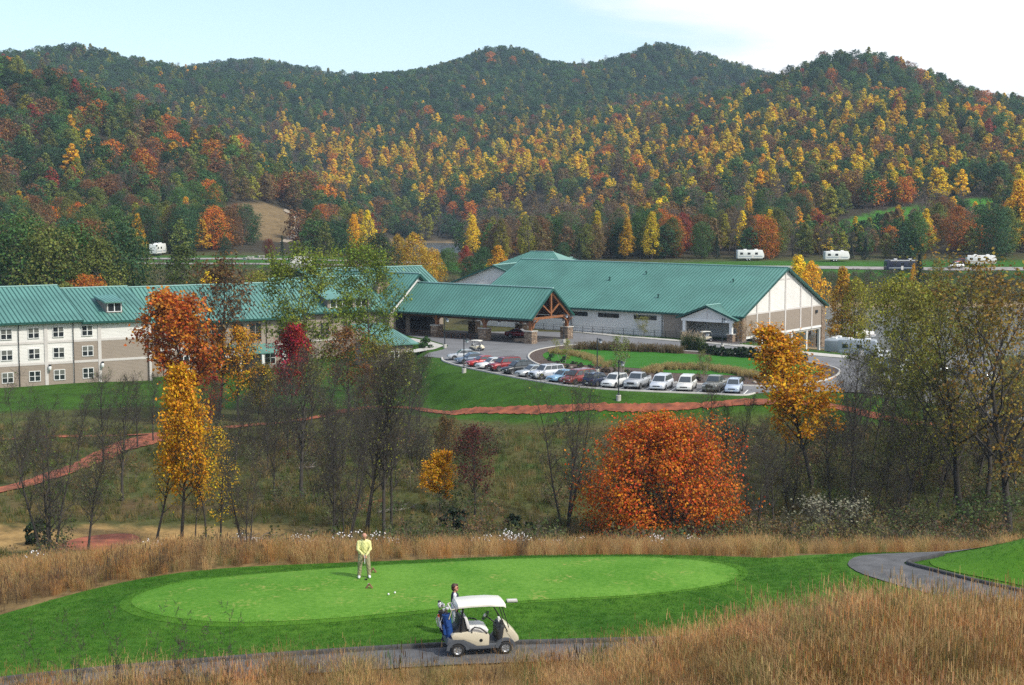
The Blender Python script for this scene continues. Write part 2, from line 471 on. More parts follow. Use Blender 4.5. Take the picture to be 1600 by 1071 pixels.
bp = N.new("ShaderNodeBump"); bp.inputs["Strength"].default_value = 0.8; bp.inputs["Distance"].default_value = 0.12; L.new(a2, bp.inputs["Height"]); L.new(bp.outputs[0], B.inputs["Normal"])
gme.materials.append(m)
ground = link("ground", gme); tag(ground, kind="structure")

# lake
m, nt, N, L, B = new_mat("lake_water")
B.inputs["Base Color"].default_value = (0.035, 0.05, 0.055, 1); B.inputs["Roughness"].default_value = 0.12
B.inputs["Specular IOR Level"].default_value = 0.7
tc = N.new("ShaderNodeTexCoord"); n_ = N.new("ShaderNodeTexNoise"); n_.inputs["Scale"].default_value = 0.8; n_.inputs["Detail"].default_value = 6
L.new(tc.outputs["Object"], n_.inputs["Vector"]); bp = N.new("ShaderNodeBump"); bp.inputs["Strength"].default_value = 1.0; bp.inputs["Distance"].default_value = 0.6
L.new(n_.outputs["Fac"], bp.inputs["Height"]); L.new(bp.outputs[0], B.inputs["Normal"])
M['water'] = m
lake = MB().add([(40, 270, 2), (300, 270, 2), (300, 430, 2), (40, 430, 2)], [(0, 1, 2, 3)])
lake.add([(-130, 700, 2), (20, 700, 2), (20, 960, 2), (-130, 960, 2)], [(0, 1, 2, 3)])
tag(lake.build("lake", m), kind="structure")

# ------------------------------------------------------------------ scattering on points (geometry nodes)
def scatter(name, P, scale, rotz, tint, which, sources, parent=None):
    n = len(P)
    me = bpy.data.meshes.new(name)
    me.vertices.add(n); me.vertices.foreach_set("co", np.asarray(P, np.float32).reshape(-1))
    def put(nm, typ, arr, key):
        a = me.attributes.new(nm, typ, 'POINT'); a.data.foreach_set(key, arr)
    sv = np.asarray(scale, np.float32)
    if sv.ndim == 1: sv = np.stack([sv]*3, 1)
    put("sv", 'FLOAT_VECTOR', sv.reshape(-1), "vector")
    put("rv", 'FLOAT_VECTOR', np.stack([np.zeros(n), np.zeros(n), rotz], 1).astype(np.float32).reshape(-1), "vector")
    put("tint_p", 'FLOAT_VECTOR', np.asarray(tint, np.float32).reshape(-1), "vector")
    put("which", 'INT', np.asarray(which, np.int32), "value")
    o = link(name, me, parent)
    ng = bpy.data.node_groups.new(name + "_nodes", 'GeometryNodeTree')
    ng.interface.new_socket("Geometry", in_out='INPUT', socket_type='NodeSocketGeometry')
    ng.interface.new_socket("Geometry", in_out='OUTPUT', socket_type='NodeSocketGeometry')
    gi, go = ng.nodes.new("NodeGroupInput"), ng.nodes.new("NodeGroupOutput")
    jn = ng.nodes.new("GeometryNodeJoinGeometry")
    def attr(nm, typ):
        a = ng.nodes.new("GeometryNodeInputNamedAttribute"); a.data_type = typ; a.inputs["Name"].default_value = nm; return a.outputs["Attribute"]
    for k, src in enumerate(sources):
        cmp = ng.nodes.new("FunctionNodeCompare"); cmp.data_type = 'INT'; cmp.operation = 'EQUAL'
        ng.links.new(attr("which", 'INT'), cmp.inputs[2]); cmp.inputs[3].default_value = k
        oi = ng.nodes.new("GeometryNodeObjectInfo"); oi.inputs["Object"].default_value = src; oi.inputs["As Instance"].default_value = True
        oi.transform_space = 'ORIGINAL'
        ip = ng.nodes.new("GeometryNodeInstanceOnPoints")
        ng.links.new(gi.outputs[0], ip.inputs["Points"]); ng.links.new(cmp.outputs[0], ip.inputs["Selection"])
        ng.links.new(oi.outputs["Geometry"], ip.inputs["Instance"])
        e2r = ng.nodes.new("FunctionNodeEulerToRotation"); ng.links.new(attr("rv", 'FLOAT_VECTOR'), e2r.inputs[0])
        ng.links.new(e2r.outputs[0], ip.inputs["Rotation"]); ng.links.new(attr("sv", 'FLOAT_VECTOR'), ip.inputs["Scale"])
        sn = ng.nodes.new("GeometryNodeStoreNamedAttribute"); sn.domain = 'INSTANCE'; sn.data_type = 'FLOAT_VECTOR'; sn.inputs["Name"].default_value = "tint"
        ng.links.new(ip.outputs[0], sn.inputs["Geometry"]); ng.links.new(attr("tint_p", 'FLOAT_VECTOR'), sn.inputs["Value"])
        ng.links.new(sn.outputs[0], jn.inputs[0])
    ng.links.new(jn.outputs[0], go.inputs[0])
    md = o.modifiers.new("scatter", 'NODES'); md.node_group = ng
    return o
def source(name, me):
    """a mesh used only as scatter source; it is not linked to the scene"""
    return bpy.data.objects.new(name, me)
# ------------------------------------------------------------------ tree meshes
def leaf_quads(C, Nrm, size, rs, jitter=0.9, aspect=0.75):
    """C (n,3) centres, Nrm (n,3) preferred normals -> (n,4,3) quads"""
    n = len(C)
    nn = Nrm + rs.normal(0, jitter, (n, 3)); nn /= np.linalg.norm(nn, axis=1, keepdims=True) + 1e-9
    t = rs.normal(0, 1, (n, 3)); u = np.cross(nn, t); u /= np.linalg.norm(u, axis=1, keepdims=True) + 1e-9
    w = np.cross(nn, u)
    s = (size * rs.uniform(0.6, 1.35, n))[:, None]
    u = u*s*0.5; w = w*s*0.5*aspect
    return np.stack([C-u*0.9-w*0.5, C+u*0.15-w, C+u, C-u*0.1+w], 1)

def crown_blobs(H, W, base, shape, nb, nl, size, seed):
    """a crown as leaf sprays on the shells of many clumps"""
    rs = np.random.default_rng(seed)
    Cs, Ns = [], []
    Hc = H - base
    for k in range(nb):
        t = (k + rs.uniform(0, 1)) / nb
        if shape == 'dome': t = t**1.35
        if shape == 'round': env = math.sqrt(max(0.0, 1-(2*t-0.92)**2/1.17)); br = 0.30
        elif shape == 'cone': env = (1-t)**0.8*min(1, (t+0.10)/0.25)*1.05; br = 0.24
        elif shape == 'spruce': env = (1-t)**0.95; br = 0.2
        elif shape == 'oval': env = math.sin(math.pi*min(1, t*0.88+0.12))**0.7; br = 0.27
        elif shape == 'dome': env = math.sqrt(max(0.0, 1-t**2))*1.14; br = 0.15
        else: env = 1.0; br = 0.25
        a = k*2.399 + rs.uniform(-0.5, 0.5)
        r = W/2*env*math.sqrt(rs.uniform(0.15, 1.0))*0.82
        c = np.array([r*math.cos(a), r*math.sin(a), base + Hc*t*0.96])
        R_ = W/2*br*rs.uniform(0.75, 1.35)*(0.6+0.5*env)
        m = int(nl/nb*rs.uniform(0.7, 1.3))
        d = rs.normal(0, 1, (m, 3)); d[:, 2] += 0.25; d /= np.linalg.norm(d, axis=1, keepdims=True)
        Cs.append(c + d*R_*rs.uniform(0.55, 1.1, (m, 1))*np.array([1, 1, 0.85])); 
        o = d*0.7 + np.array([c[0], c[1], 0])/max(W/2, .1)*0.8 + np.array([0, 0, 0.35]); Ns.append(o)
    C = np.concatenate(Cs); Nn = np.concatenate(Ns)
    return leaf_quads(C, Nn, size, rs, 0.45)

def skeleton(H, r0, seed, first=0.25, limbs=14, length=0.38, up=0.9, sub=6, twig=4, stems=1, lean=0.12, wob=0.05, top=0.25, twiglen=0.16, profile='oval', minr=0.011):
    """stem, limbs, branches, twigs: [(points, radii, sides)] and the twig points where leaves sit"""
    rs = random.Random(seed); out = []; leaves = []
    def curve(p, d, L, n, gravity, w):
        pts = [p.copy()]; d = d.normalized()
        for i in range(n):
            d = (d + Vector((rs.gauss(0, w), rs.gauss(0, w), rs.gauss(0, w)+gravity))).normalized()
            p = p + d*(L/n); pts.append(p.copy())
        return pts
    for s in range(stems):
        a0 = s*2.399 + rs.uniform(0, 1)
        ln = lean if stems == 1 else lean + 0.16
        d0 = Vector((math.cos(a0)*ln, math.sin(a0)*ln, 1))
        Hs = H*(1 if stems == 1 else rs.uniform(0.75, 1.0)); rb = r0*(1 if stems == 1 else 0.62)
        base = Vector((0, 0, -0.3)) if stems == 1 else Vector((math.cos(a0)*0.35, math.sin(a0)*0.35, -0.3))
        tr = curve(base, d0, Hs+0.3, 9, 0.05, wob)
        rad = [rb*(1.25 if i == 0 else 1)*(1-0.93*(i/9)**0.9) for i in range(10)]
        out.append((tr, rad, 7))
        nl = max(3, int(limbs/(1 if stems == 1 else stems*0.62)))
        for k in range(nl):
            t = first + (0.97-first)*(k+rs.uniform(0, .9))/nl
            q = t*9; i = min(8, int(q)); f = q-i
            p = tr[i].lerp(tr[i+1], f); rt = rad[i]*(1-f) + rad[i+1]*f
            a = k*2.399 + rs.uniform(-.5, .5)
            tt = (t-first)/(1-first)
            env = {'oval': math.sin(math.pi*(0.18+0.74*tt))**0.8, 'vase': 0.45+0.75*tt*(1.25-tt)*2*0.62, 'cone': 1.05-tt*0.85, 'spire': max(0.05, 1-tt)**0.62*min(1, (tt+0.28)/0.42)*1.12, 'egg': math.sin(math.pi*min(0.97, (0.10+0.88*tt)**0.72))**0.85, 'dome': max(0.0, 1-tt)**0.75*1.05+0.04}[profile]
            L = H*length*env*rs.uniform(0.75, 1.2)
            u = up*rs.uniform(0.7, 1.3) + tt*0.35
            lb = curve(p, Vector((math.cos(a), math.sin(a), u)), L, 5, 0.07, 0.10)
            rl = min(rt*0.62, 0.02+L*0.014)
            out.append((lb, [rl*(1-0.85*j/5) for j in range(6)], 4))
            for m in range(sub):
                t2 = 0.25+0.75*(m+rs.random())/sub; q2 = t2*5; i2 = min(4, int(q2))
                p2 = lb[i2].lerp(lb[i2+1], q2-i2); dm = (lb[i2+1]-lb[i2]).normalized()
                side = dm.orthogonal(); side.rotate(Matrix.Rotation(rs.uniform(0, 6.28), 3, dm))
                L2 = L*0.42*rs.uniform(0.6, 1.2)*(1.15-0.5*t2)
                sb = curve(p2, dm*0.9+side*0.8+Vector((0, 0, 0.18)), L2, 3, 0.06, 0.12)
                r2 = rl*0.42*(1-0.4*t2)
                out.append((sb, [r2, r2*.75, r2*.5, r2*.25], 3))
                leaves.append((sb[-1], dm))
                for w in range(twig):
                    t3 = 0.2+0.8*(w+rs.random())/twig; q3 = t3*3; i3 = min(2, int(q3))
                    p3 = sb[i3].lerp(sb[i3+1], q3-i3); d3 = (sb[i3+1]-sb[i3]).normalized()
                    s3 = d3.orthogonal(); s3.rotate(Matrix.Rotation(rs.uniform(0, 6.28), 3, d3))
                    tw = curve(p3, d3*0.9+s3*0.75+Vector((0, 0, 0.15)), H*twiglen*0.5*rs.uniform(0.5, 1.2), 2, 0.04, 0.1)
                    rw = max(minr, r2*0.4)
                    out.append((tw, [rw, rw*.7, rw*.35], 3))
                    leaves.append((tw[-1], d3)); leaves.append((tw[1], d3))
    return out, leaves
def wood_mesh(name, sk, m):
    b = MB()
    for p, r, n in sk: b.tube(p, r, n, cap=False)
    return b.mesh(name, m, True)
def leaf_mesh(name, anchors, count, size, spread, seed, m, hmin=0.0, hmax=1e9, zbias=0.0):
    rs = np.random.default_rng(seed)
    A = np.array([tuple(a[0]) for a in anchors if hmin <= a[0].z <= hmax])
    k = rs.integers(0, len(A), count)
    C = A[k] + rs.normal(0, spread, (count, 3)) + np.array([0, 0, zbias])
    cen = A.mean(0); Nn = (C-cen)/(np.abs(C-cen).max()+1e-6)*0.7 + np.array([0, 0, 0.5])
    return quads_mesh(name, leaf_quads(C, Nn, size, rs, 0.6), m)

def trunk_simple(name, H, r, base, m, seed, br=6, W=5):
    rs = random.Random(seed); b = MB()
    pts = [Vector((rs.gauss(0, .03)*i, rs.gauss(0, .03)*i, -0.5+(H*0.86)*i/6)) for i in range(7)]
    b.tube(pts, [r*(1-0.85*i/6) for i in range(7)], 6, cap=False)
    for k in range(br):
        t = 0.3+0.6*k/br; p = pts[0].lerp(pts[-1], t); a = k*2.4
        e = p + Vector((math.cos(a)*W*0.34, math.sin(a)*W*0.34, W*0.25))
        b.tube([p, p.lerp(e, .5)+Vector((0, 0, .2)), e], [r*.35, r*.22, r*.06], 3, cap=False)
    return b.mesh(name, m)

# ---- woodland kinds: (crown mesh, trunk mesh); seen from 400 m and more
WOOD = []; FINE = []
def wood_kind(H, W, base, shape, nb, nl, size, seed, bark='bark'):
    FINE.append(quads_mesh("crown", crown_blobs(H, W, base, shape, nb*2, nl*4, size*0.5, seed+50), M['leaf']))
    WOOD.append((quads_mesh("crown", crown_blobs(H, W, base, shape, nb, nl, size, seed), M['leaf']),
                 trunk_simple("trunk", H, 0.28, base, M[bark], seed, W=W)))
for s in range(3): wood_kind(13.5, 12.0, 1.2, 'round', 26, 1700, 0.72, 100+s)
for s in range(3): wood_kind(14.5, 9.0, 1.8, 'cone', 24, 1500, 0.66, 120+s)
for s in range(2): wood_kind(14, 9.5, 1.5, 'oval', 26, 1500, 0.64, 140+s)
wood_kind(14, 6.0, 0.6, 'spruce', 40, 1500, 0.5, 160, 'bark_dark')
for s in range(2):                                             # thin, half bare crowns of fine twigs
    sk, an = skeleton(15, 0.22, 170+s, first=0.3, limbs=16, length=0.27, up=1.3, sub=5, twig=3, profile='oval')
    WOOD.append((leaf_mesh("crown", an, 420, 0.42, 0.25, 170+s, M['leaf']), wood_mesh("trunk", sk, M['bark']))); FINE.append(leaf_mesh("crown", an, 900, 0.26, 0.25, 170+s, M['leaf']))
ROUND, CONE, OVAL, SPRUCE, BARE = (0, 1, 2), (3, 4, 5), (6, 7), (8,), (9, 10)

GREEN_D, GREEN, OLIVE = (0.036, 0.088, 0.030), (0.066, 0.135, 0.030), (0.150, 0.175, 0.034)
YELLOW, GOLD, ORANGE = (0.72, 0.52, 0.022), (0.66, 0.38, 0.018), (0.46, 0.155, 0.016)
RUST, RED, GREYB, YGREEN = (0.21, 0.105, 0.036), (0.27, 0.050, 0.024), (0.16, 0.12, 0.085), (0.28, 0.28, 0.030)
BROWN = (0.17, 0.115, 0.045)

# ---- the woods on the hills
sp = 9.8
xs, ys = np.meshgrid(np.arange(-900, 900, sp), np.arange(484, 2080, sp))
FX = (xs + NR.uniform(-.48, .48, xs.shape)*sp).ravel(); FY = (ys + NR.uniform(-.48, .48, ys.shape)*sp).ravel()
keep = np.abs(FX) < 0.40*FY + 30
FX, FY = FX[keep], FY[keep]
FX = np.r_[FX, NR.uniform(-185, 190, 130)]; FY = np.r_[FY, NR.uniform(476, 512, 130)]
FZ = ground_z(FX, FY)
clear = [[(-107, 588), (-85, 588), (-81, 640), (-89, 688), (-111, 688), (-119, 640)], [(122, 560), (165, 600), (215, 640), (207, 668), (150, 640), (114, 590)], [(-43, 470), (-12, 470), (-24, 700), (-20, 880), (-80, 880), (-60, 700)], [(-80, 470), (-63, 470), (-80, 590), (-99, 590)]]
ok = FZ > 3.2
for c_ in clear: ok &= poly_dist(c_, FX, FY) > 1
ok &= ~((FY < 500) & (NR.random(len(FX)) < 0.4))
FX, FY, FZ = FX[ok], FY[ok], FZ[ok]
# leave out what stands wholly behind the hills
az = np.round(FX/FY/0.004).astype(int); az -= az.min()
sl = (FZ + 17 - CAM_Z)/FY; order = np.argsort(FY)
hz = np.full(az.max()+3, -9.0); vis = np.zeros(len(FX), bool)
gslope = {}
for i in order:
    a = az[i]; top = max(hz[a], hz[max(0, a-1)], hz[a+1])
    if sl[i] > min(hz[a], hz[max(0, a-1)], hz[a+1]) - 0.004: vis[i] = True
    s0 = (FZ[i] + 11 - CAM_Z)/FY[i]
    if s0 > hz[a]: hz[a] = s0
FX, FY, FZ = FX[vis], FY[vis], FZ[vis]

def wood_colours(X, Y, Z, rs):
    n = len(X); tint = np.zeros((n, 3)); kind = np.zeros(n, int)
    n1 = bumpn(X, Y, 210, 41); n2 = bumpn(X, Y, 70, 42)
    u = rs.random(n)
    for i in range(n):
        x, y, z, v = X[i], Y[i], Z[i], u[i]
        left = x < -60 and y < 960 - 0.1*x
        if left:
            t = min(1, max(0, (z-14)/70))
            pal = [(GREEN_D, .26, ROUND), (GREEN, .17, ROUND), (OLIVE, .15, OVAL), (RUST, .13, ROUND), (BROWN, .08, OVAL), (ORANGE, .06+.03*n2[i], ROUND), (GOLD, .03+0.03*(1-t), CONE), (YGREEN, .05, OVAL), (RED, .012, OVAL), (GREYB, .06, BARE)]
        else:
            right = x > 0.06*y + 10
            band = math.exp(-((z-58)/26)**2) if right else math.exp(-((z-48)/24)**2)*1.15
            band *= (0.75+0.6*n1[i])*min(1, max(0, (x/y+0.165)/0.04))
            top = min(1, max(0, (z-85)/45)); foot = min(1, max(0, (30-z)/16))
            far = min(1.0, max(0.0, (y-1300)/250)) if not right else min(1.0, max(0, (y-1500)/150))
            pal = [(YELLOW, .80*max(0, band)+.03*(1-far), CONE), (GOLD, .30*max(0, band)+.02, CONE), (YGREEN, .10+0.06*(1-foot), CONE), (GREEN_D, .20+.34*top+.5*far, ROUND), (GREEN, .14+.22*top+.1*far, ROUND), (OLIVE, .14, OVAL),
                   (BROWN, (.10+.18*foot)*(1-far), OVAL), (RUST, (.10+.05*foot)*(1-.8*far)*(1 if right else .3), ROUND), (ORANGE, .04*(1-.8*far), ROUND), (RED, .018*(1-far) if right else .004, OVAL), (GREYB, .06+.30*foot, BARE), (GREEN_D, .05*foot, SPRUCE)]
        s = sum(p[1] for p in pal); v *= s
        for c, w, kd in pal:
            v -= w
            if v <= 0: break
        k = rs.uniform(0.78, 1.25)
        tint[i] = np.array(c)*k*rs.uniform(0.93, 1.07, 3); kind[i] = kd[rs.integers(len(kd))]
    return tint, kind
FT, FK = wood_colours(FX, FY, FZ, NR)
FS = NR.uniform(0.68, 1.12, len(FX)); FS *= np.where((FX/FY > 0.19) & (FX/FY < 0.26) & (FY < 600) | (FX/FY > 0.285) & (FX/FY < 0.32) & (FY < 600), 0.7, 1.0); FR = NR.uniform(0, 6.28, len(FX))
TREES_BUDGET = 170
size_px = FS*15/FY
big = np.zeros(len(FX), bool); inframe = np.abs(FX/FY) < 0.335
cand = np.argsort(-(size_px*inframe)); big[cand[:TREES_BUDGET]] = True
TINTS = []
def colour_word(t):
    pal = [("dark green", GREEN_D), ("green", GREEN), ("olive", OLIVE), ("bright yellow", YELLOW), ("golden", GOLD), ("orange", ORANGE), ("rust brown", RUST), ("red", RED), ("grey brown", GREYB), ("yellow green", YGREEN), ("brown", BROWN)]
    tt = np.array(t)/np.linalg.norm(t)
    return min(pal, key=lambda p: np.linalg.norm(np.array(p[1])/np.linalg.norm(p[1]) - tt) + abs(math.log(sum(p[1])/sum(t)))*0.25)[0]
SHAPEW = {**{k: "round" for k in ROUND}, **{k: "pointed" for k in CONE}, **{k: "tall oval" for k in OVAL}, 8: "spruce shaped", 9: "half bare", 10: "half bare"}
def wood_tree(x, y, z, k, s, r, tint, label, group, name="woodland_tree", cat="tree", sv=None):
    e = empty(name, (x, y, z), r, label, cat, group)
    e.scale = sv if sv else (s, s, s)
    c = link("crown", FINE[k], e); c["tint"] = [float(q) for q in tint]
    t = link("trunk", WOOD[k][1], e)
    return e
for i in np.where(big)[0]:
    cw, sw = colour_word(FT[i]), SHAPEW[FK[i]]
    where = "at the foot of the hill behind the meadow" if FX[i] < -40 else "at the edge of the hillside wood beyond the roofs"
    wood_tree(FX[i], FY[i], FZ[i]-0.2, FK[i], FS[i], FR[i], FT[i], f"{cw} {sw} tree {where}", f"{cw} {sw} trees {where}")
rest = ~big
WF = np.where((FK >= 3) & (FK <= 5), 1.30, 1.12); FSV = np.stack([FS*WF, FS*WF, FS], 1)
src = []
for i, (c, t) in enumerate(WOOD):
    src += [source("wood_crown_%d" % i, c), source("wood_trunk_%d" % i, t)]
FP = np.stack([FX, FY, FZ-0.2], 1)[rest]
nrm = len(FP)
woods = scatter("hillside_woods", np.r_[FP, FP], np.r_[FSV[rest], FSV[rest]], np.r_[FR[rest], FR[rest]], np.r_[FT[rest], FT[rest]], np.r_[FK[rest]*2, FK[rest]*2+1], src)
tag(woods, "mixed autumn woods in green, yellow and rust covering the hills", "woods", kind="stuff")
print("woods", nrm)
# ------------------------------------------------------------------ paths, lawns, drives (sheets laid on the ground)
def catmull(P, n=8, closed=False):
    P = [np.array(p, float) for p in P]; out = []
    k = len(P); rng = range(k if closed else k-1)
    for i in rng:
        p0, p1, p2, p3 = (P[(i-1) % k] if closed or i > 0 else 2*P[0]-P[1]), P[i], P[(i+1) % k], (P[(i+2) % k] if closed or i+2 < k else 2*P[-1]-P[-2])
        for j in range(n):
            t = j/n
            out.append(0.5*((2*p1)+(p2-p0)*t+(2*p0-5*p1+4*p2-p3)*t*t+(3*p1-p0-3*p2+p3)*t**3))
    if not closed: out.append(P[-1])
    return np.array(out)
def grid_mesh(name, G, m):
    """G: (a,b,3) grid of points"""
    a, b = G.shape[:2]; i = np.arange(a*b).reshape(a, b)
    q = np.stack([i[:-1, :-1], i[:-1, 1:], i[1:, 1:], i[1:, :-1]], -1).reshape(-1, 4)
    me = bpy.data.meshes.new(name); me.from_pydata(G.reshape(-1, 3).tolist(), [], q.tolist())
    me.materials.append(m); me.shade_smooth()
    if me.polygons[len(me.polygons)//2].normal.z < 0: me.flip_normals()
    return me
def strip(name, line, width, zoff, m, n=8, across=5, edge=None, parent=None):
    C = catmull(line, n); T = np.gradient(C, axis=0); T /= np.linalg.norm(T, axis=1, keepdims=True)
    Nn = np.stack([-T[:, 1], T[:, 0]], 1)
    w = np.asarray(width, float) if np.ndim(width) else np.full(len(line), float(width))
    wi = np.interp(np.linspace(0, len(line)-1, len(C)), np.arange(len(line)), w)
    if edge is not None: wi = wi + NR.normal(0, edge, len(C))
    s = np.linspace(-.5, .5, across)
    X = C[:, None, 0] + Nn[:, None, 0]*s[None]*wi[:, None]; Y = C[:, None, 1] + Nn[:, None, 1]*s[None]*wi[:, None]
    Z = ground_z(X, Y) + zoff
    return tag(link(name, grid_mesh(name, np.stack([X, Y, Z], -1), m), parent), kind="structure" if parent is None else None)
def blob(name, outline, zoff, m, rings=26, per=10, centre=None, zfun=ground_z, parent=None):
    O = catmull(outline, per, True); c = np.array(centre) if centre is not None else O.mean(0)
    t = np.linspace(0.0, 1, rings+1)
    X = c[0] + (O[None, :, 0]-c[0])*t[:, None]; Y = c[1] + (O[None, :, 1]-c[1])*t[:, None]
    X = np.concatenate([X, X[:, :1]], 1); Y = np.concatenate([Y, Y[:, :1]], 1)
    Z = zfun(X, Y) + zoff
    return tag(link(name, grid_mesh(name, np.stack([X, Y, Z], -1), m), parent), kind="structure" if parent is None else None)
def flat(name, outline, z, m, parent=None):
    me = bpy.data.meshes.new(name); me.from_pydata([(p[0], p[1], z) for p in outline], [], [tuple(range(len(outline)))])
    if me.polygons[0].normal.z < 0: me.flip_normals()
    me.materials.append(m)
    return tag(link(name, me, parent), kind="structure" if parent is None else None)

def lawn_mat(name, a, b, straw, s_amt=0.15, fine=30.0):
    m, nt, N, L, B = new_mat(name)
    tc = N.new("ShaderNodeTexCoord")
    def nz(sc_, d=5, vec=None):
        n = N.new("ShaderNodeTexNoise"); n.inputs["Scale"].default_value = sc_; n.inputs["Detail"].default_value = d
        L.new(vec or tc.outputs["Object"], n.inputs["Vector"]); return n.outputs["Fac"]
    def rng(v, lo, hi):
        r = N.new("ShaderNodeMapRange"); r.inputs["From Min"].default_value = lo; r.inputs["From Max"].default_value = hi; L.new(v, r.inputs["Value"]); return r.outputs[0]
    mx = N.new("ShaderNodeMix"); mx.data_type = 'RGBA'; mx.inputs["A"].default_value = (*a, 1); mx.inputs["B"].default_value = (*b, 1)
    ad = N.new("ShaderNodeMath"); ad.operation = 'ADD'; L.new(nz(0.35), ad.inputs[0]); L.new(nz(fine*0.25, 6), ad.inputs[1])
    L.new(rng(ad.outputs[0], 0.75, 1.25), mx.inputs["Factor"])
    m2 = N.new("ShaderNodeMix"); m2.data_type = 'RGBA'; m2.inputs["B"].default_value = (*straw, 1); L.new(mx.outputs["Result"], m2.inputs["A"])
    mu = N.new("ShaderNodeMath"); mu.operation = 'MULTIPLY'; mu.inputs[1].default_value = s_amt*4
    mq = N.new("ShaderNodeMath"); mq.operation = 'MULTIPLY'; L.new(rng(nz(0.9, 4), 0.55, 0.75), mq.inputs[0]); L.new(rng(nz(6, 5), 0.5, 0.7), mq.inputs[1])
    L.new(mq.outputs[0], mu.inputs[0]); mu.use_clamp = True; L.new(mu.outputs[0], m2.inputs["Factor"])
    L.new(m2.outputs["Result"], B.inputs["Base Color"]); B.inputs["Roughness"].default_value = 0.9; B.inputs["Specular IOR Level"].default_value = 0.12
    bp = N.new("ShaderNodeBump"); bp.inputs["Strength"].default_value = 0.7; bp.inputs["Distance"].default_value = 0.05
    L.new(nz(fine, 4), bp.inputs["Height"]); L.new(bp.outputs[0], B.inputs["Normal"])
    return m
M['tee'] = lawn_mat("tee_turf", (0.064, 0.190, 0.014), (0.130, 0.280, 0.036), (0.32, 0.30, 0.09), 0.30, 24)
M['collar'] = lawn_mat("collar_turf", (0.055, 0.150, 0.010), (0.078, 0.19, 0.016), (0.15, 0.18, 0.04), 0.12, 14)
M['apron'] = lawn_mat("apron_turf", (0.030, 0.096, 0.007), (0.066, 0.160, 0.014), (0.10, 0.15, 0.03), 0.08, 14)
M['mound'] = lawn_mat("mound_turf", (0.046, 0.138, 0.010), (0.070, 0.175, 0.014), (0.14, 0.17, 0.03), 0.12, 14)
M['lawn'] = lawn_mat("lawn_turf", (0.026, 0.125, 0.010), (0.040, 0.155, 0.014), (0.07, 0.13, 0.02), 0.05, 6)
M['bank'] = lawn_mat("bank_turf", (0.018, 0.080, 0.008), (0.030, 0.105, 0.011), (0.10, 0.11, 0.02), 0.10, 6)
M['asphalt'] = mat("asphalt", (0.155, 0.155, 0.16), 0.9, var=0.16, vscale=0.25, bump=0.2, bscale=30)
M['path'] = mat("path_asphalt", (0.10, 0.10, 0.104), 0.92, var=0.28, vscale=1.6, bump=0.5, bscale=60, detail=8)
M['curb'] = mat("curb_asphalt", (0.055, 0.055, 0.056), 0.9, var=0.3, vscale=6, bump=0.4, bscale=40)
M['concrete'] = mat("concrete", (0.46, 0.44, 0.40), 0.85, var=0.14, vscale=1.2)
M['paver'] = mat("brown_paving", (0.075, 0.062, 0.056), 0.85, var=0.2, vscale=2)
M['clay'] = mat("red_clay", (0.25, 0.070, 0.030), 0.95, var=0.5, vscale=0.8, bump=0.6, bscale=6, detail=8)
M['mulch'] = mat("mulch", (0.075, 0.048, 0.036), 0.95, var=0.35, vscale=2.5, bump=0.8, bscale=14)
M['gravel_road'] = mat("gravel_road", (0.27, 0.25, 0.235), 0.95, var=0.2, vscale=0.4)
M['sandtrack'] = mat("sand_track", (0.34, 0.28, 0.21), 0.95, var=0.2, vscale=0.4)
M['paint_w'] = mat("white_line_paint", (0.72, 0.72, 0.70), 0.7, var=0.12, vscale=3)

# tee, its apron, and the mound by the bend
TEE = [(-13.0, 51.35), (-12.9, 53.0), (-11.6, 54.6), (-9.0, 55.6), (-5.7, 56.4), (-2.4, 56.9), (1.2, 57.6), (4.9, 57.9), (7.3, 57.2), (8.35, 55.9), (7.6, 54.0), (4.45, 52.2), (0, 50.95), (-4.2, 49.5), (-7.3, 48.8), (-9.8, 48.8), (-11.9, 49.75)]
APRON = [(-33, 41), (-24, 48.0), (-20, 50.4), (-17.8, 52.1), (-15.6, 53.9), (-13.4, 55.3), (-10.5, 56.7), (-6, 57.6), (-2.4, 58.1), (1.2, 58.8), (4.9, 59.1), (8, 58.7), (10.4, 58.2), (11.8, 58.4), (12.6, 59.4), (14, 60.6), (17, 60.9), (21, 61.2), (28, 60.5), (31, 54), (26, 48.2), (18, 48.0), (10, 47.3), (5, 46.7), (0, 46.3), (-5, 45.8), (-10, 44.4), (-15, 42.4), (-20, 40.2), (-28, 37)]
blob("tee_lawn_apron", APRON, 0.022, M['apron'], rings=60, per=8, centre=(-1, 52))
blob("tee_collar", [(-2.4+(a-(-2.4))*1.035, 53.3+(b-53.3)*1.085) for a, b in TEE], 0.030, M['collar'], rings=40, per=14, centre=(-2.4, 53.3))
tee_o = blob("tee", TEE, 0.04, M['tee'], rings=40, per=14, centre=(-2.4, 53.3))
PATH_A = [(-34, 32.5), (-24, 37.2), (-17, 40.4), (-12, 42.5), (-7, 44.1), (-2.1, 45.2), (2, 45.6), (7, 46.0), (13, 46.6), (19, 46.4), (27, 45.2)]
PATH_B = [(25, 46.0), (21.5, 48.3), (18.3, 50.6), (15.9, 52.9), (14.3, 55.2), (13.75, 56.7), (14.3, 57.9), (16.0, 58.7), (19, 59.3), (24, 59.6), (32, 58.5)]
cart_path = strip("cart_path", PATH_A, 2.0, 0.05, M['path'], n=14, edge=0.03)
strip("cart_path", PATH_B, [2.3, 2.3, 2.3, 2.3, 2.2, 2.1, 2.0, 1.8, 1.8, 1.8, 1.8], 0.055, M['path'], n=14, edge=0.02)
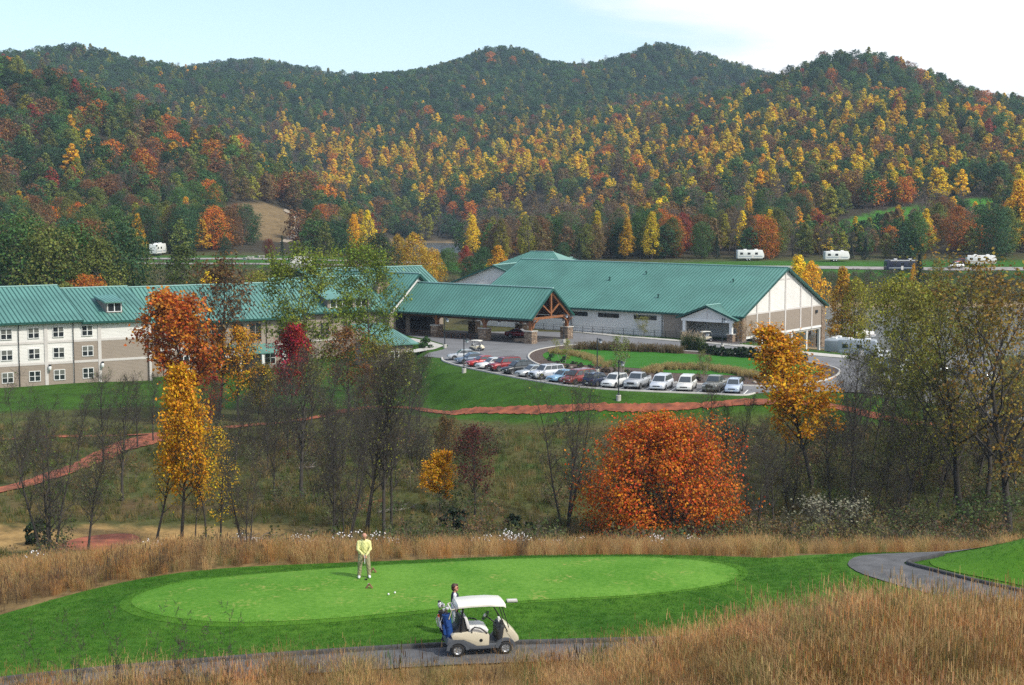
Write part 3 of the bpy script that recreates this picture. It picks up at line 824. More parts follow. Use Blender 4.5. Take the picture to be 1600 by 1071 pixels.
def curb(name, line, off, w, h, m, n=14, parent=None):
    C = catmull(line, n); T = np.gradient(C, axis=0); T /= np.linalg.norm(T, axis=1, keepdims=True); Nn = np.stack([-T[:, 1], T[:, 0]], 1)
    P = C + Nn*off
    z = ground_z(P[:, 0], P[:, 1])
    prof = [(-w/2, -0.05), (-w/2, h*0.75), (-w*0.3, h), (w*0.3, h), (w/2, h*0.75), (w/2, -0.05)]
    G = np.zeros((len(P), len(prof), 3))
    for k, (o, hh) in enumerate(prof):
        G[:, k, 0] = P[:, 0]+Nn[:, 0]*o; G[:, k, 1] = P[:, 1]+Nn[:, 1]*o; G[:, k, 2] = z+hh+0.02
    me = grid_mesh(name, G, m)
    return tag(link(name, me, parent), kind="structure" if parent is None else None)
curb("path_curb", PATH_A[:8], 1.08, 0.16, 0.15, M['curb'])
curb("path_curb", PATH_B[:8], -1.17, 0.16, 0.14, M['curb'])
blob("path_mound", [(16.9, 54.3), (15.9, 55.6), (15.7, 56.6), (16.2, 57.3), (18.5, 57.9), (22, 58.3), (28, 58.0), (33, 55), (31, 50.5), (26, 48.6), (22.5, 50), (19.4, 52)], 0.05, M['mound'], rings=30, centre=(22, 55))

# car park, drive and planted island on the level in front of the lodge
ASPH = [(-13, 224), (-10.2, 221.7), (-9.76, 217.5), (-8.0, 212.6), (-5.67, 208), (-3.43, 204.2), (0, 198.5), (3.25, 193.8), (6.4, 189.9), (9.45, 187.4), (12.5, 185.5), (15.5, 184.3), (19.2, 183.1), (22.9, 182), (27.2, 180.5), (29, 182.2), (31.5, 183.6), (38, 184.6), (48, 188), (52.5, 198), (52.5, 214), (49, 220.5), (42.5, 226.5), (35.6, 237.6), (31, 243.4), (26.7, 246.5), (17, 255.4), (11, 262.5), (4.4, 264.5), (-4, 264), (-14, 266), (-20, 262), (-13, 248), (-10, 240), (-10.5, 234), (-12.5, 229)]
KERB = ASPH[1:16]
flat("car_park", ASPH, 8.03, M['asphalt'])
ISL = [(2.45, 225.2), (2.9, 216.7), (5.2, 208), (8.5, 202), (13.2, 197.1), (20.2, 192.4), (27.9, 189.8), (34, 189.3), (40, 195), (44, 205), (43, 213), (37.5, 221.5), (32.5, 227.2), (25.3, 231.8), (18, 237), (12.3, 240), (8, 239.3), (4, 233)]
ISLs = catmull(ISL, 6, True)
def kerb(name, line, z, w, h, m, closed=True):
    P = np.array(line); k = len(P)
    T = (np.roll(P, -1, 0)-np.roll(P, 1, 0)) if closed else np.gradient(P, axis=0)
    T /= np.linalg.norm(T, axis=1, keepdims=True); Nn = np.stack([-T[:, 1], T[:, 0]], 1)
    if closed: P = np.r_[P, P[:1]]; Nn = np.r_[Nn, Nn[:1]]
    G = np.zeros((len(P), 4, 3))
    for j, (o, hh) in enumerate([(-w/2, -.1), (-w/2, h), (w/2, h), (w/2, -.1)]):
        G[:, j, 0] = P[:, 0]+Nn[:, 0]*o; G[:, j, 1] = P[:, 1]+Nn[:, 1]*o; G[:, j, 2] = z+hh
    return tag(link(name, grid_mesh(name, G, m)), kind="structure")
kerb("kerb", ISLs, 8.03, 0.28, 0.15, M['concrete'])
KS = catmull(KERB, 6)
kerb("kerb", KS, 8.03, 0.26, 0.15, M['concrete'], False)
flat("island_bed", ISLs.tolist(), 8.10, M['mulch'])
ILAWN = [(4.6, 222.5), (6, 216), (10.5, 211.5), (14.5, 209.6), (18.5, 207.0), (20, 203.4), (25, 201.2), (30, 199.6), (35, 197.6), (39, 200), (41.6, 206), (40.5, 212), (35.5, 219.5), (30.5, 224), (24, 228), (17, 232.5), (11, 234.5), (7.5, 233), (5, 228.5)]
flat("island_lawn", catmull(ILAWN, 6, True).tolist(), 8.12, M['lawn'])
# walk along the hall and by the entrance
flat("hall_walk", [(35.6, 238.1), (31, 243.9), (26.7, 247), (17, 255.9), (11.3, 263), (9, 266), (9.9, 267.2), (12.2, 264.8), (18, 257.6), (27.4, 249.2), (34.6, 243.8), (39, 238.5), (44, 231.0), (49.5, 225), (48.4, 221.6), (42.5, 227.0)], 8.05, M['concrete'])
flat("entrance_walk", [(-14.5, 229.5), (-11.8, 234.5), (-10.6, 240), (-13.4, 247), (-16.4, 252), (-18, 251), (-15.0, 245), (-12.9, 240), (-14.2, 235.5), (-16.5, 230.5)], 8.05, M['concrete'])
flat("brick_paving", [(2.4, 243.2), (9.6, 252.8), (-10, 267), (-18, 259)], 8.042, M['paver'])
# parking lines between the stalls
def kerb_at(s):
    seg = np.linalg.norm(np.diff(KS, axis=0), axis=1); cum = np.r_[0, np.cumsum(seg)]
    x, y = np.interp(s, cum, KS[:, 0]), np.interp(s, cum, KS[:, 1])
    x2, y2 = np.interp(s+.6, cum, KS[:, 0]), np.interp(s+.6, cum, KS[:, 1]); x1, y1 = np.interp(s-.6, cum, KS[:, 0]), np.interp(s-.6, cum, KS[:, 1])
    t = np.array([x2-x1, y2-y1]); t /= np.linalg.norm(t)
    return np.array([x, y]), t, np.array([-t[1], t[0]]), cum[-1]
KLEN = kerb_at(0)[3]
# red clay paths
strip("red_clay_path", [(-40, 171), (-32, 178), (-24, 186), (-18, 193), (-13, 193.6), (-9.6, 190), (-3.1, 185.4), (3.05, 181.5), (9.05, 179.3), (15, 177.7), (22.3, 176.7), (29.7, 176.6), (43.6, 175.7), (60, 177)], [1.6, 1.8, 1.5, 1.9, 1.7, 2.0, 1.8, 2.1, 1.8, 2.0, 1.7, 1.9, 1.8, 1.8], 0.10, M['clay'], n=24, edge=0.22)
strip("red_clay_path", [(-70, 165), (-56, 166.6), (-52, 167.4), (-46, 169), (-42, 170.0), (-38, 172)], 1.6, 0.10, M['clay'], n=8, edge=0.15)
strip("red_clay_path", [(-52, 124), (-45.6, 134.2), (-44, 140.8), (-42.2, 149), (-41.4, 158), (-40.2, 164), (-38.6, 171)], [2.4, 2.4, 2.4, 2.6, 3.2, 4.4, 3.0], 0.10, M['clay'], n=10, edge=0.25)
blob("red_clay_patch", [(-31.5, 105), (-29, 104.6), (-27.2, 106), (-26.8, 109), (-28.5, 112.5), (-31, 111), (-32, 108)], 0.06, M['clay'], rings=6)
# marina lot, campground road, track in the clearing
strip("marina_road", [(36, 186.5), (46, 187), (54, 193), (57, 204), (60, 220), (64, 240), (70, 262)], [7, 7, 9, 14, 22, 24, 20], 0.13, M['asphalt'], n=10, across=9)
strip("marina_road", [(55, 196), (62, 184), (66, 170), (70, 158), (78, 146)], 7, 0.14, M['asphalt'], n=10, across=7)
strip("campground_road", [(20, 452), (50, 450), (80, 448.5), (110, 447), (140, 446), (190, 447), (240, 450)], 5.5, 0.15, M['gravel_road'], n=10, across=5)
strip("campground_road", [(-170, 458), (-120, 455), (-95, 452), (-70, 452), (-45, 453), (-20, 458)], 6, 0.15, M['gravel_road'], n=10, across=5)
strip("campground_road", [(-120, 441), (-100, 437.5), (-80, 437), (-58, 437.5), (-40, 440)], 3.4, 0.15, M['gravel_road'], n=10, across=5)
strip("dirt_track", [(-87, 585), (-86.5, 610), (-88, 635), (-93, 655), (-98, 672), (-100, 690)], 3.0, 0.3, M['sandtrack'], n=10, across=3, edge=0.3)
# ------------------------------------------------------------------ buildings
def siding_mat(name, col, pitch=0.2, vert=False):
    m, nt, N, L, B = new_mat(name)
    tc = N.new("ShaderNodeTexCoord"); sp_ = N.new("ShaderNodeSeparateXYZ"); L.new(tc.outputs["Object"], sp_.inputs[0])
    dv = N.new("ShaderNodeMath"); dv.operation = 'DIVIDE'; dv.inputs[1].default_value = pitch; L.new(sp_.outputs["X" if vert else "Z"], dv.inputs[0])
    fr = N.new("ShaderNodeMath"); fr.operation = 'FRACT'; L.new(dv.outputs[0], fr.inputs[0])
    bp = N.new("ShaderNodeBump"); bp.inputs["Strength"].default_value = 0.9; bp.inputs["Distance"].default_value = 0.03; bp.invert = True
    L.new(fr.outputs[0], bp.inputs["Height"]); L.new(bp.outputs[0], B.inputs["Normal"])
    nz_ = N.new("ShaderNodeTexNoise"); nz_.inputs["Scale"].default_value = 0.5; nz_.inputs["Detail"].default_value = 6; L.new(tc.outputs["Object"], nz_.inputs["Vector"])
    mr_ = N.new("ShaderNodeMapRange"); mr_.inputs["To Min"].default_value = 0.86; mr_.inputs["To Max"].default_value = 1.1; L.new(nz_.outputs["Fac"], mr_.inputs["Value"])
    hs_ = N.new("ShaderNodeHueSaturation"); hs_.inputs["Color"].default_value = (*col, 1); L.new(mr_.outputs[0], hs_.inputs["Value"])
    L.new(hs_.outputs[0], B.inputs["Base Color"]); B.inputs["Roughness"].default_value = 0.7
    return m
M['white_siding'] = siding_mat("white_siding", (0.74, 0.72, 0.68))
M['tan_siding'] = siding_mat("tan_siding", (0.30, 0.245, 0.195))
M['trim'] = mat("beige_trim", (0.60, 0.56, 0.53), 0.6, var=0.06, vscale=1)
M['white_trim'] = mat("white_trim", (0.78, 0.78, 0.76), 0.5, var=0.04, vscale=1)
M['roof'] = mat("teal_metal_roof", (0.095, 0.240, 0.202), 0.42, var=0.17, vscale=0.22, spec=0.6)
M['roof_seam_shaded'] = mat("teal_seam_shadow_tone", (0.040, 0.130, 0.108), 0.42)  # same paint as the roof, darkened to put the ribs' shadow lines into colour
M['roof_dark'] = mat("teal_trim_metal", (0.012, 0.075, 0.062), 0.4, var=0.1, vscale=0.5)
M['roof_cap'] = mat("ridge_cap_metal", (0.30, 0.50, 0.46), 0.35, var=0.08, vscale=0.5)
M['timber'] = mat("timber", (0.24, 0.095, 0.035), 0.7, var=0.3, vscale=3)
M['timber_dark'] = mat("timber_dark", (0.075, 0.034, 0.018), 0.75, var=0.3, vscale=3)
M['black_metal'] = mat("black_metal", (0.012, 0.013, 0.014), 0.5)
M['dark_metal'] = mat("dark_blue_metal", (0.018, 0.026, 0.034), 0.45)
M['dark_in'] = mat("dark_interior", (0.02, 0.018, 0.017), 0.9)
def glass_mat(name, col, rough=0.08):
    m = mat(name, col, rough, spec=0.7, var=0.3, vscale=0.7); return m
M['glass'] = glass_mat("window_glass", (0.022, 0.027, 0.03))
M['glass_blind'] = glass_mat("window_glass_blind", (0.16, 0.165, 0.15))
def stone_mat(name, sc_=2.6):
    m, nt, N, L, B = new_mat(name)
    tc = N.new("ShaderNodeTexCoord"); mp = N.new("ShaderNodeMapping"); mp.inputs["Scale"].default_value = (1, 1, 1.7); L.new(tc.outputs["Object"], mp.inputs[0])
    vo = N.new("ShaderNodeTexVoronoi"); vo.inputs["Scale"].default_value = sc_; L.new(mp.outputs[0], vo.inputs["Vector"])
    cr = N.new("ShaderNodeValToRGB"); e = cr.color_ramp.elements
    e[0].color = (0.16, 0.12, 0.09, 1); e[1].color = (0.42, 0.33, 0.24, 1); x = e.new(0.5); x.color = (0.30, 0.20, 0.13, 1)
    se = N.new("ShaderNodeSeparateColor"); L.new(vo.outputs["Color"], se.inputs[0]); L.new(se.outputs[0], cr.inputs[0])
    v2 = N.new("ShaderNodeTexVoronoi"); v2.feature = 'DISTANCE_TO_EDGE'; v2.inputs["Scale"].default_value = sc_; L.new(mp.outputs[0], v2.inputs["Vector"])
    mr_ = N.new("ShaderNodeMapRange"); mr_.inputs["From Max"].default_value = 0.06; L.new(v2.outputs["Distance"], mr_.inputs["Value"])
    mx = N.new("ShaderNodeMix"); mx.data_type = 'RGBA'; mx.inputs["A"].default_value = (0.11, 0.095, 0.08, 1); L.new(cr.outputs[0], mx.inputs["B"]); L.new(mr_.outputs[0], mx.inputs["Factor"])
    L.new(mx.outputs["Result"], B.inputs["Base Color"]); B.inputs["Roughness"].default_value = 0.9
    bp = N.new("ShaderNodeBump"); bp.inputs["Strength"].default_value = 1.0; bp.inputs["Distance"].default_value = 0.08; L.new(mr_.outputs[0], bp.inputs["Height"]); L.new(bp.outputs[0], B.inputs["Normal"])
    return m
M['stone'] = stone_mat("field_stone")

WING_R = math.atan2(0.52, 0.854)
HALL_R = math.atan2(-0.594, 0.804)

def gable_roof(root, x0, x1, y0, y1, ze, zr, m=None, seam=0.62, th=0.22, name="roof", cap=True, yr=None, front_only=False, hipx0=0.0, hipx1=0.0):
    """ridge along local x; two metal slopes with standing seams, a ridge cap and dark fascias"""
    m = m or M['roof']; ym = (y0+y1)/2 if yr is None else yr
    mb = MB(); xr0, xr1 = x0+hipx0, x1-hipx1
    top = [(x0, y0, ze), (x1, y0, ze), (xr1, ym, zr), (xr0, ym, zr), (x0, y1, ze), (x1, y1, ze)]
    bot = [(p[0], p[1], p[2]-th) for p in top]
    fs = [(0, 1, 2, 3), (5, 4, 3, 2), (7, 6, 9, 8), (10, 11, 8, 9)]
    fs += [(0, 3, 9, 6), (3, 4, 10, 9), (2, 1, 7, 8), (5, 2, 8, 11), (1, 0, 6, 7), (4, 5, 11, 10)] if not (hipx0 or hipx1) else [(0, 3, 4), (5, 2, 1), (1, 0, 6, 7), (4, 5, 11, 10), (0, 4, 10, 6), (5, 1, 7, 11)]
    mb.add(top+bot, fs)
    r = mb.build(name, m, root)
    s = MB(); n = int((x1-x0)/seam)
    for side, (ya) in enumerate((y0, y1)):
        if side and front_only: break
        for i in range(1, n):
            x = x0 + (x1-x0)*i/n; t = 1.0
            if hipx0 and x < xr0: t = (x-x0)/hipx0
            if hipx1 and x > xr1: t = (x1-x)/hipx1
            d = Vector((0, (ym-ya)*t, (zr-ze)*t)); nrm = Vector((0, -(zr-ze)*(1 if ym > ya else -1), abs(ym-ya))).normalized()*0.10
            a = Vector((x, ya, ze)); b = a+d; w = Vector((0.055, 0, 0))
            s.add([a-w, a+w, b+w, b-w, a-w+nrm, a+w+nrm, b+w+nrm, b-w+nrm], [(4, 5, 6, 7), (0, 4, 7, 3), (1, 2, 6, 5), (0, 1, 5, 4)])
    so = s.build("seams", M['roof_seam_shaded'], r); so["kind"] = "stuff"
    if cap:
        MB().beam((xr0-0.02, ym, zr+0.06), (xr1+0.02, ym, zr+0.06), 0.42, 0.14).build("ridge_cap", M['roof_cap'], r)
    f = MB().box(x0, x1, y0-0.09, y0-0.002, ze-th-0.06, ze+0.02); f.build("gutter", M['roof_dark'], r)
    if not hipx1:
        for x, dx in ((x0-0.06, 0), (x1+0.06, 0)):
            for ya in (y0, y1):
                MB().beam((x, ya, ze-0.14), (x, ym, zr-0.14), 0.11, 0.34).build("rake_board", M['roof_dark'], r)
    return r

def window_obj(root, x, y, z, w, h, rz=0.0, cols=2, rows=2, glass='glass', frame='white_trim', name="window", nest=True):
    """frame facing local -y with one pane per light"""
    b = MB(); t = 0.09
    b.box(-w/2-t, w/2+t, -0.07, 0, h/2, h/2+t); b.box(-w/2-t, w/2+t, -0.09, 0, -h/2-t, -h/2)
    b.box(-w/2-t, -w/2, -0.07, 0, -h/2, h/2); b.box(w/2, w/2+t, -0.07, 0, -h/2, h/2)
    for i in range(1, cols): xx = -w/2 + w*i/cols; b.box(xx-0.06, xx+0.06, -0.065, -0.004, -h/2, h/2)
    for j in range(1, rows):
        zz_ = -h/2+h*j/rows
        for i in range(cols):
            xa, xb = -w/2+w*i/cols+(0.062 if i else 0.002), -w/2+w*(i+1)/cols-(0.062 if i < cols-1 else 0.002)
            b.box(xa, xb, -0.055, -0.004, zz_-0.03, zz_+0.03)
    o = b.build(name, M[frame], root); o.location = (x, y, z); o.rotation_euler = (0, 0, rz)
    for i in range(cols):
        for j in range(rows):
            g = glass
            if glass == 'mixed': g = 'glass_blind' if (j == 1 and R.random() < 0.75) else 'glass'
            xa, xb = -w/2+w*i/cols, -w/2+w*(i+1)/cols; za, zb = -h/2+h*j/rows, -h/2+h*(j+1)/rows
            MB().box(xa+0.03, xb-0.03, -0.03, -0.006, za+0.02, zb-0.02).build("pane", M[g], o if nest else root).location = (0, 0, 0) if nest else (x, y, z)
    return o
def board(root, x0, x1, y0, y1, z0, z1, m='trim', name="trim_board"):
    return MB().box(x0, x1, y0, y1, z0, z1).build(name, M[m], root)
def pipe(root, x, y, z0, z1, r=0.06, m='black_metal', name="downpipe"):
    return MB().tube([(x, y-0.30, z1), (x, y-r-0.02, z1-0.35), (x, y-r-0.02, z0)], r, 6).build(name, M[m], root)

# ---- three-storey guest wing ------------------------------------------------
g = empty("guest_wing", (-71.86, 213.93, 4.6), WING_R, "three-storey guest wing with white and tan siding and a ribbed green roof", "building")
XL, XR = -24.0, 21.8
MB().box(XL, XR, 0, 25, -1.5, 9.0).build("wall", M['white_siding'], g)
MB().prism([(0.02, 9.0), (24.98, 9.0), (12.9, 12.9)], XL+0.02, 11.2, 'x').build("gable_wall", M['white_siding'], g)
# tan cladding of the lower storeys, set a little proud
board(g, XL, 10.3, -0.04, -0.002, -1.4, 3.0, 'tan_siding', "lower_cladding")
board(g, 10.5, XR, -0.04, -0.002, -1.4, 2.95, 'tan_siding', "lower_cladding")
board(g, 10.5, XR, -0.04, -0.002, 3.3, 6.02, 'tan_siding', "lower_cladding")
board(g, XR+0.002, XR+0.04, 0.1, 24.9, -1.4, 6.0, 'tan_siding', "lower_cladding")
board(g, XL, XR, -0.075, -0.041, 2.98, 3.32)
board(g, XL, XR, -0.075, -0.041, 6.0, 6.32)
for xp in (-17.5, -9.5, -1.5+0.0, 6.53, 14.2):
    board(g, xp-0.24, xp+0.24, -0.12, -0.076, -1.4, 9.0, 'trim', "corner_board")
board(g, XR-0.3, XR+0.06, -0.12, -0.076, -1.4, 9.0, 'trim', "corner_board")
for xp in (-13.4, -5.4, 2.72, 10.4): pipe(g, xp, -0.12, -1.3, 8.9)
pipe(g, XR-0.45, -0.16, -1.3, 8.7)
for xw in (-21, -16.2+0.6, -11.5, -6.7-0.7, -3.3, 1.08, 4.85, 8.32, 12.45):
    for zc in (1.4, 4.6, 7.55):
        if zc > 9: continue
        window_obj(g, xw, -0.042, zc, 1.45, 1.35, 0, 2, 2, 'mixed')
for xl in (6.9, 14.45):
    la = empty("wall_lantern", (0, 0, 0)); la.parent = g; la.location = (xl, -0.42, 2.45)
    MB().box(-.16, .16, -.16, .16, 0.32, 0.5).box(-.05, .05, 0.10, .32, 0.36, 0.44).build("lantern_cap", M['dark_metal'], la)
    MB().lathe([(0.09, -0.35), (0.22, -0.25), (0.24, 0.2), (0.12, 0.32)], n=8).build("lantern_glass", M['white_trim'], la, True)
gable_roof(g, XL-0.6, 11.7, -0.75, 26.2, 9.15, 13.45)
gable_roof(g, 11.72, 22.4, -0.65, 26.1, 8.85, 12.95)
MB().prism([(0.02, 8.6), (24.98, 8.6), (12.8, 12.6)], 11.2, 21.7, 'x').build("gable_wall", M['white_siding'], g)
# shed dormer
d = empty("dormer", (0, 0, 0)); d.parent = g; d.location = (17.2, 2.3, 9.75)
MB().prism([(0, 0.0), (5.2, 1.6), (0, 1.62)], -1.15, 1.15, 'x').build("dormer_wall", M['tan_siding'], d)
window_obj(d, 0, -0.01, 0.83, 1.9, 1.15, 0, 2, 1, 'glass', nest=False)
MB().add([(-1.6, -0.55, 1.68), (1.6, -0.55, 1.68), (1.6, 5.6, 2.35), (-1.6, 5.6, 2.35), (-1.6, -0.55, 1.52), (1.6, -0.55, 1.52), (1.6, 5.6, 2.2), (-1.6, 5.6, 2.2)],
         [(0, 1, 2, 3), (7, 6, 5, 4), (4, 5, 1, 0), (5, 6, 2, 1), (6, 7, 3, 2), (7, 4, 0, 3)]).build("dormer_roof", M['roof'], d)
db = MB()
for i in range(7): x = -1.5+0.5*i; db.beam((x, -0.55, 1.70), (x, 5.6, 2.37), 0.05, 0.07)
db.build("dormer_seams", M['roof'], d)

# ---- two-storey link wing -----------------------------------------------------
k = empty("link_wing", (-71.86, 213.93, 4.6), WING_R, "tan two-storey link wing with tall dark windows under a long green roof", "building")
MB().box(21.9, 46.4, 3.0, 23.6, -1.5, 7.9).build("wall", M['tan_siding'], k)
board(k, 21.95, 46.3, 2.93, 2.998, 3.6, 3.95)
for xw, ww in ((23.2, 1.2), (26.3, 1.7), (29.6, 1.7), (33.2, 1.8), (36.6, 1.7), (39.4, 1.9), (44.2, 1.9)):
    window_obj(k, xw, 2.996, 5.9, ww, 2.7, 0, 2, 2, 'glass', 'tan_siding')
for xw, ww in ((27.8, 1.7), (32, 1.7), (41.8, 1.6)):
    window_obj(k, xw, 2.996, 1.7, ww, 1.9, 0, 2, 2, 'glass')
for xp in (24.6, 31.4, 41.2): pipe(k, xp, 3.0, -1.3, 7.6)
gable_roof(k, 22.42, 47.2, 2.2, 24.4, 7.95, 12.75)
MB().prism([(3.02, 7.9), (23.58, 7.9), (13.3, 12.35)], 44.2, 46.3, 'x').build("gable_wall", M['tan_siding'], k)
# entrance porch of the link wing
p = empty("porch", (0, 0, 0)); p.parent = k; p.location = (38.4, 0, 0)
MB().add([(-3.6, -1.2, 3.0), (4.2, -1.2, 3.0), (4.2, 2.9, 4.0), (-3.6, 2.9, 4.0), (-3.6, -1.2, 2.85), (4.2, -1.2, 2.85), (4.2, 2.9, 3.85), (-3.6, 2.9, 3.85)],
         [(0, 1, 2, 3), (7, 6, 5, 4), (4, 5, 1, 0), (5, 6, 2, 1), (6, 7, 3, 2), (7, 4, 0, 3)]).build("porch_roof", M['roof'], p)
MB().prism([(-6.4, 2.7), (-3.0, 2.7), (-4.7, 3.9)], -2.2, -2.05, 'y').build("porch_gable", M['white_trim'], p)
for sx in (-1, 1):
    MB().add([(-4.7, -2.35, 4.1), (-4.7, 2.8, 4.1), (-4.7+sx*2.0, 2.8, 2.65), (-4.7+sx*2.0, -2.35, 2.65)], [(0, 1, 2, 3)]).build("porch_roof", M['roof_dark'], p)
for xc in (-6.2, -3.3, 0.4, 3.8):
    board(p, xc-0.2, xc+0.2, -1.6, -1.2, -1.5, 2.7, 'white_trim', "column")

# ---- central lodge: gable along the wing direction -----------------------------
a = empty("central_lodge", (-35.8, 249.5, 4.6), WING_R, "central lodge block with white gable, roof dormers and stone chimney", "building")
AE, AR = 7.7, 12.9
MB().box(0.7, 22, 0.8, 19.2, -1.5, AE-0.2).build("wall", M['tan_siding'], a)
MB().prism([(0.82, AE-0.2), (19.18, AE-0.2), (10, AR-0.3)], 0.7, 22, 'x').build("gable_wall", M['white_siding'], a)
for xw in (1.9, 6.1, 10.2, 13.6): window_obj(a, xw, 0.798, 4.4, 1.5, 3.0, 0, 2, 3, 'glass', 'tan_siding')
for xw in (8.2, 11.9, 16.6): window_obj(a, xw, 0.798, 6.75, 1.3, 0.6, 0, 1, 1, 'glass', 'white_trim')
board(a, 0.7, 21.9, 0.72, 0.797, 2.9, 3.2)
gable_roof(a, 0, 20.0, 0, 20, AE, AR)
MB().box(-0.04, -0.002, 4.6, 5.0, 0, 0.4).build("gable_vent", M['trim'], a).location = (0.7, 1.2, 8.2)
for dx in (8.3, 12.9):
    d = empty("dormer", (0, 0, 0)); d.parent = a; d.location = (dx, 1.0, AE+0.5)
    MB().prism([(0, -0.1), (3.4, 1.7), (0, 1.7)], -1.55, 1.55, 'x').build("dormer_wall", M['tan_siding'], d)
    window_obj(d, 0, -0.01, 0.78, 2.1, 1.15, 0, 2, 1, 'glass', nest=False)
    MB().add([(-2.1, -0.7, 1.62), (2.1, -0.7, 1.62), (2.1, 5.2, 2.75), (-2.1, 5.2, 2.75), (-2.1, -0.7, 1.48), (2.1, -0.7, 1.48), (2.1, 5.2, 2.6), (-2.1, 5.2, 2.6)],
             [(0, 1, 2, 3), (7, 6, 5, 4), (4, 5, 1, 0), (5, 6, 2, 1), (6, 7, 3, 2), (7, 4, 0, 3)]).build("dormer_roof", M['roof'], d)
c = empty("chimney", (0, 0, 0)); c.parent = a; c.location = (18.9, 5.4, 9.0)
MB().prism([(-1.35, 0), (1.35, 0), (1.1, 3.0), (-1.1, 3.0)], -0.9, 0.9, 'y').build("chimney_stack", M['stone'], c)
MB().box(-0.75, 0.75, -0.6, 0.6, 3.0, 4.2).build("chimney_cap", M['dark_metal'], c)
# annex with a single green slope
x_ = empty("annex", (-21.2, 237.2, 4.6), WING_R, "low annex with a green single-slope roof below the entrance terrace", "building")
MB().box(0.5, 6.9, 0.6, 8.4, -1.5, 3.45).build("wall", M['tan_siding'], x_)
window_obj(x_, 3.6, 0.598, 1.7, 1.4, 1.6, 0, 2, 2, 'glass')
MB().add([(0, 0, 3.7), (7.6, 0, 3.7), (5.6, 9, 6.4), (0, 9, 6.4), (0, 0, 3.52), (7.6, 0, 3.52), (5.6, 9, 6.2), (0, 9, 6.2)], [(0, 1, 2, 3), (7, 6, 5, 4), (4, 5, 1, 0), (5, 6, 2, 1), (6, 7, 3, 2), (7, 4, 0, 3)]).build("roof", M['roof'], x_)
sb = MB()
for i in range(15): x = 0.3+0.42*i; yy = 9.0; sb.beam((x, 0, 3.72), (x*0.99, 9 if x < 5.5 else 9*(7.6-x)/2.0, 6.42 if x < 5.5 else 3.7+2.7*(7.6-x)/2.0), 0.05, 0.08)
sb.build("seams", M['roof'], x_)["kind"] = "stuff"

# ---- entrance lodge and its drive-through canopy (hall direction) --------------
b = empty("entrance_lodge", (-18.7, 258.0, 8.0), HALL_R, "tall green-roofed entrance lodge joined to the drive-through canopy", "building")
MB().box(-19, -1.6, -1.2, 13.2, -5, 3.7).build("wall", M['tan_siding'], b)
MB().prism([(-1.2, 3.7), (13.2, 3.7), (6.05, 9.5)], -19, -1.5, 'x').build("gable_wall", M['white_trim'], b)
gable_roof(b, -20, -0.9, -2.2, 14.3, 3.9, 10.1)
board(b, -1.7, -1.45, 0.5, 12, -0.2, 3.4, 'dark_in', "entrance_shade_panel")  # solid near-black panel, the shade inside the entrance put into its colour
c = empty("entrance_canopy", (-18.7, 258.0, 8.0), HALL_R, "long green-roofed drive-through canopy on stone pillars with a timber truss gable", "canopy")
gable_roof(c, -1.3, 27, 0, 12.1, 4.0, 8.6, m=None)
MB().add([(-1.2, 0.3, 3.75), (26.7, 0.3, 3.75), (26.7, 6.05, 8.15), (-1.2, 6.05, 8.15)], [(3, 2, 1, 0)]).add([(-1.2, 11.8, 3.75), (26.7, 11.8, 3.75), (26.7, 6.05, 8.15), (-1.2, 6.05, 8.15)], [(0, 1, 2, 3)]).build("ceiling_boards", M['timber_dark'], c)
for px_, py_ in ((26.2, 1.0), (17.0, 1.0), (7.0, 1.0), (26.2, 11.1), (17.0, 11.1), (7.0, 11.1)):
    MB().prism([(px_-0.75, py_-0.75), (px_+0.75, py_-0.75), (px_+0.75, py_+0.75), (px_-0.75, py_+0.75)], 0.0, 1.95, 'z').build("pillar_base", M['stone'], c)
    MB().box(px_-0.85, px_+0.85, py_-0.85, py_+0.85, 1.95, 2.08).build("pillar_capstone", M['concrete'], c)
    MB().box(px_-0.24, px_+0.24, py_-0.24, py_+0.24, 2.08, 3.72).build("post", M['timber'], c)
    for s_ in (-1, 1):
        MB().tube([(px_+s_*0.2, py_, 2.5), (px_+s_*0.5, py_, 3.1), (px_+s_*1.1, py_, 3.55)], 0.12, 5).build("knee_brace", M['timber'], c)
for py_ in (1.0, 11.1):
    MB().box(-1.0, 26.8, py_-0.2, py_+0.2, 3.3, 3.72).build("beam", M['timber_dark'], c)
for gx in (26.55, 17.0, 7.0):
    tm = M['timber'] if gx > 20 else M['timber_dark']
    MB().box(gx-0.17, gx+0.17, 1.25, 10.85, 3.74, 4.1).build("tie_beam", tm, c)
    MB().box(gx-0.15, gx+0.15, 5.87, 6.23, 4.1, 7.95).build("king_post", tm, c)
    for s_ in (-1, 1):
        MB().beam((gx, 6.05+s_*5.2, 3.9), (gx, 6.05+s_*0.2, 7.85), 0.28, 0.34).build("rafter", tm, c)
        MB().beam((gx, 6.05+s_*0.2, 4.6), (gx, 6.05+s_*2.3, 6.0), 0.2, 0.22).build("strut", tm, c)
        MB().tube([(gx, 6.05+s_*4.85, 2.4), (gx, 6.05+s_*4.5, 3.2), (gx, 6.05+s_*3.4, 3.72)], 0.14, 6).build("knee_brace", tm, c)
for lx, ly in ((26.6, 9.6), (20.0, 0.9)):
    l = empty("hanging_lantern", (0, 0, 0)); l.parent = c; l.location = (lx, ly, 2.75)
    MB().lathe([(0.02, .7), (0.26, .45), (0.24, .4)], n=8).build("lantern_cap", M['dark_metal'], l)
    MB().lathe([(0.2, .4), (0.2, 0), (0.08, -0.1)], n=8).build("lantern_glass", M['white_trim'], l)
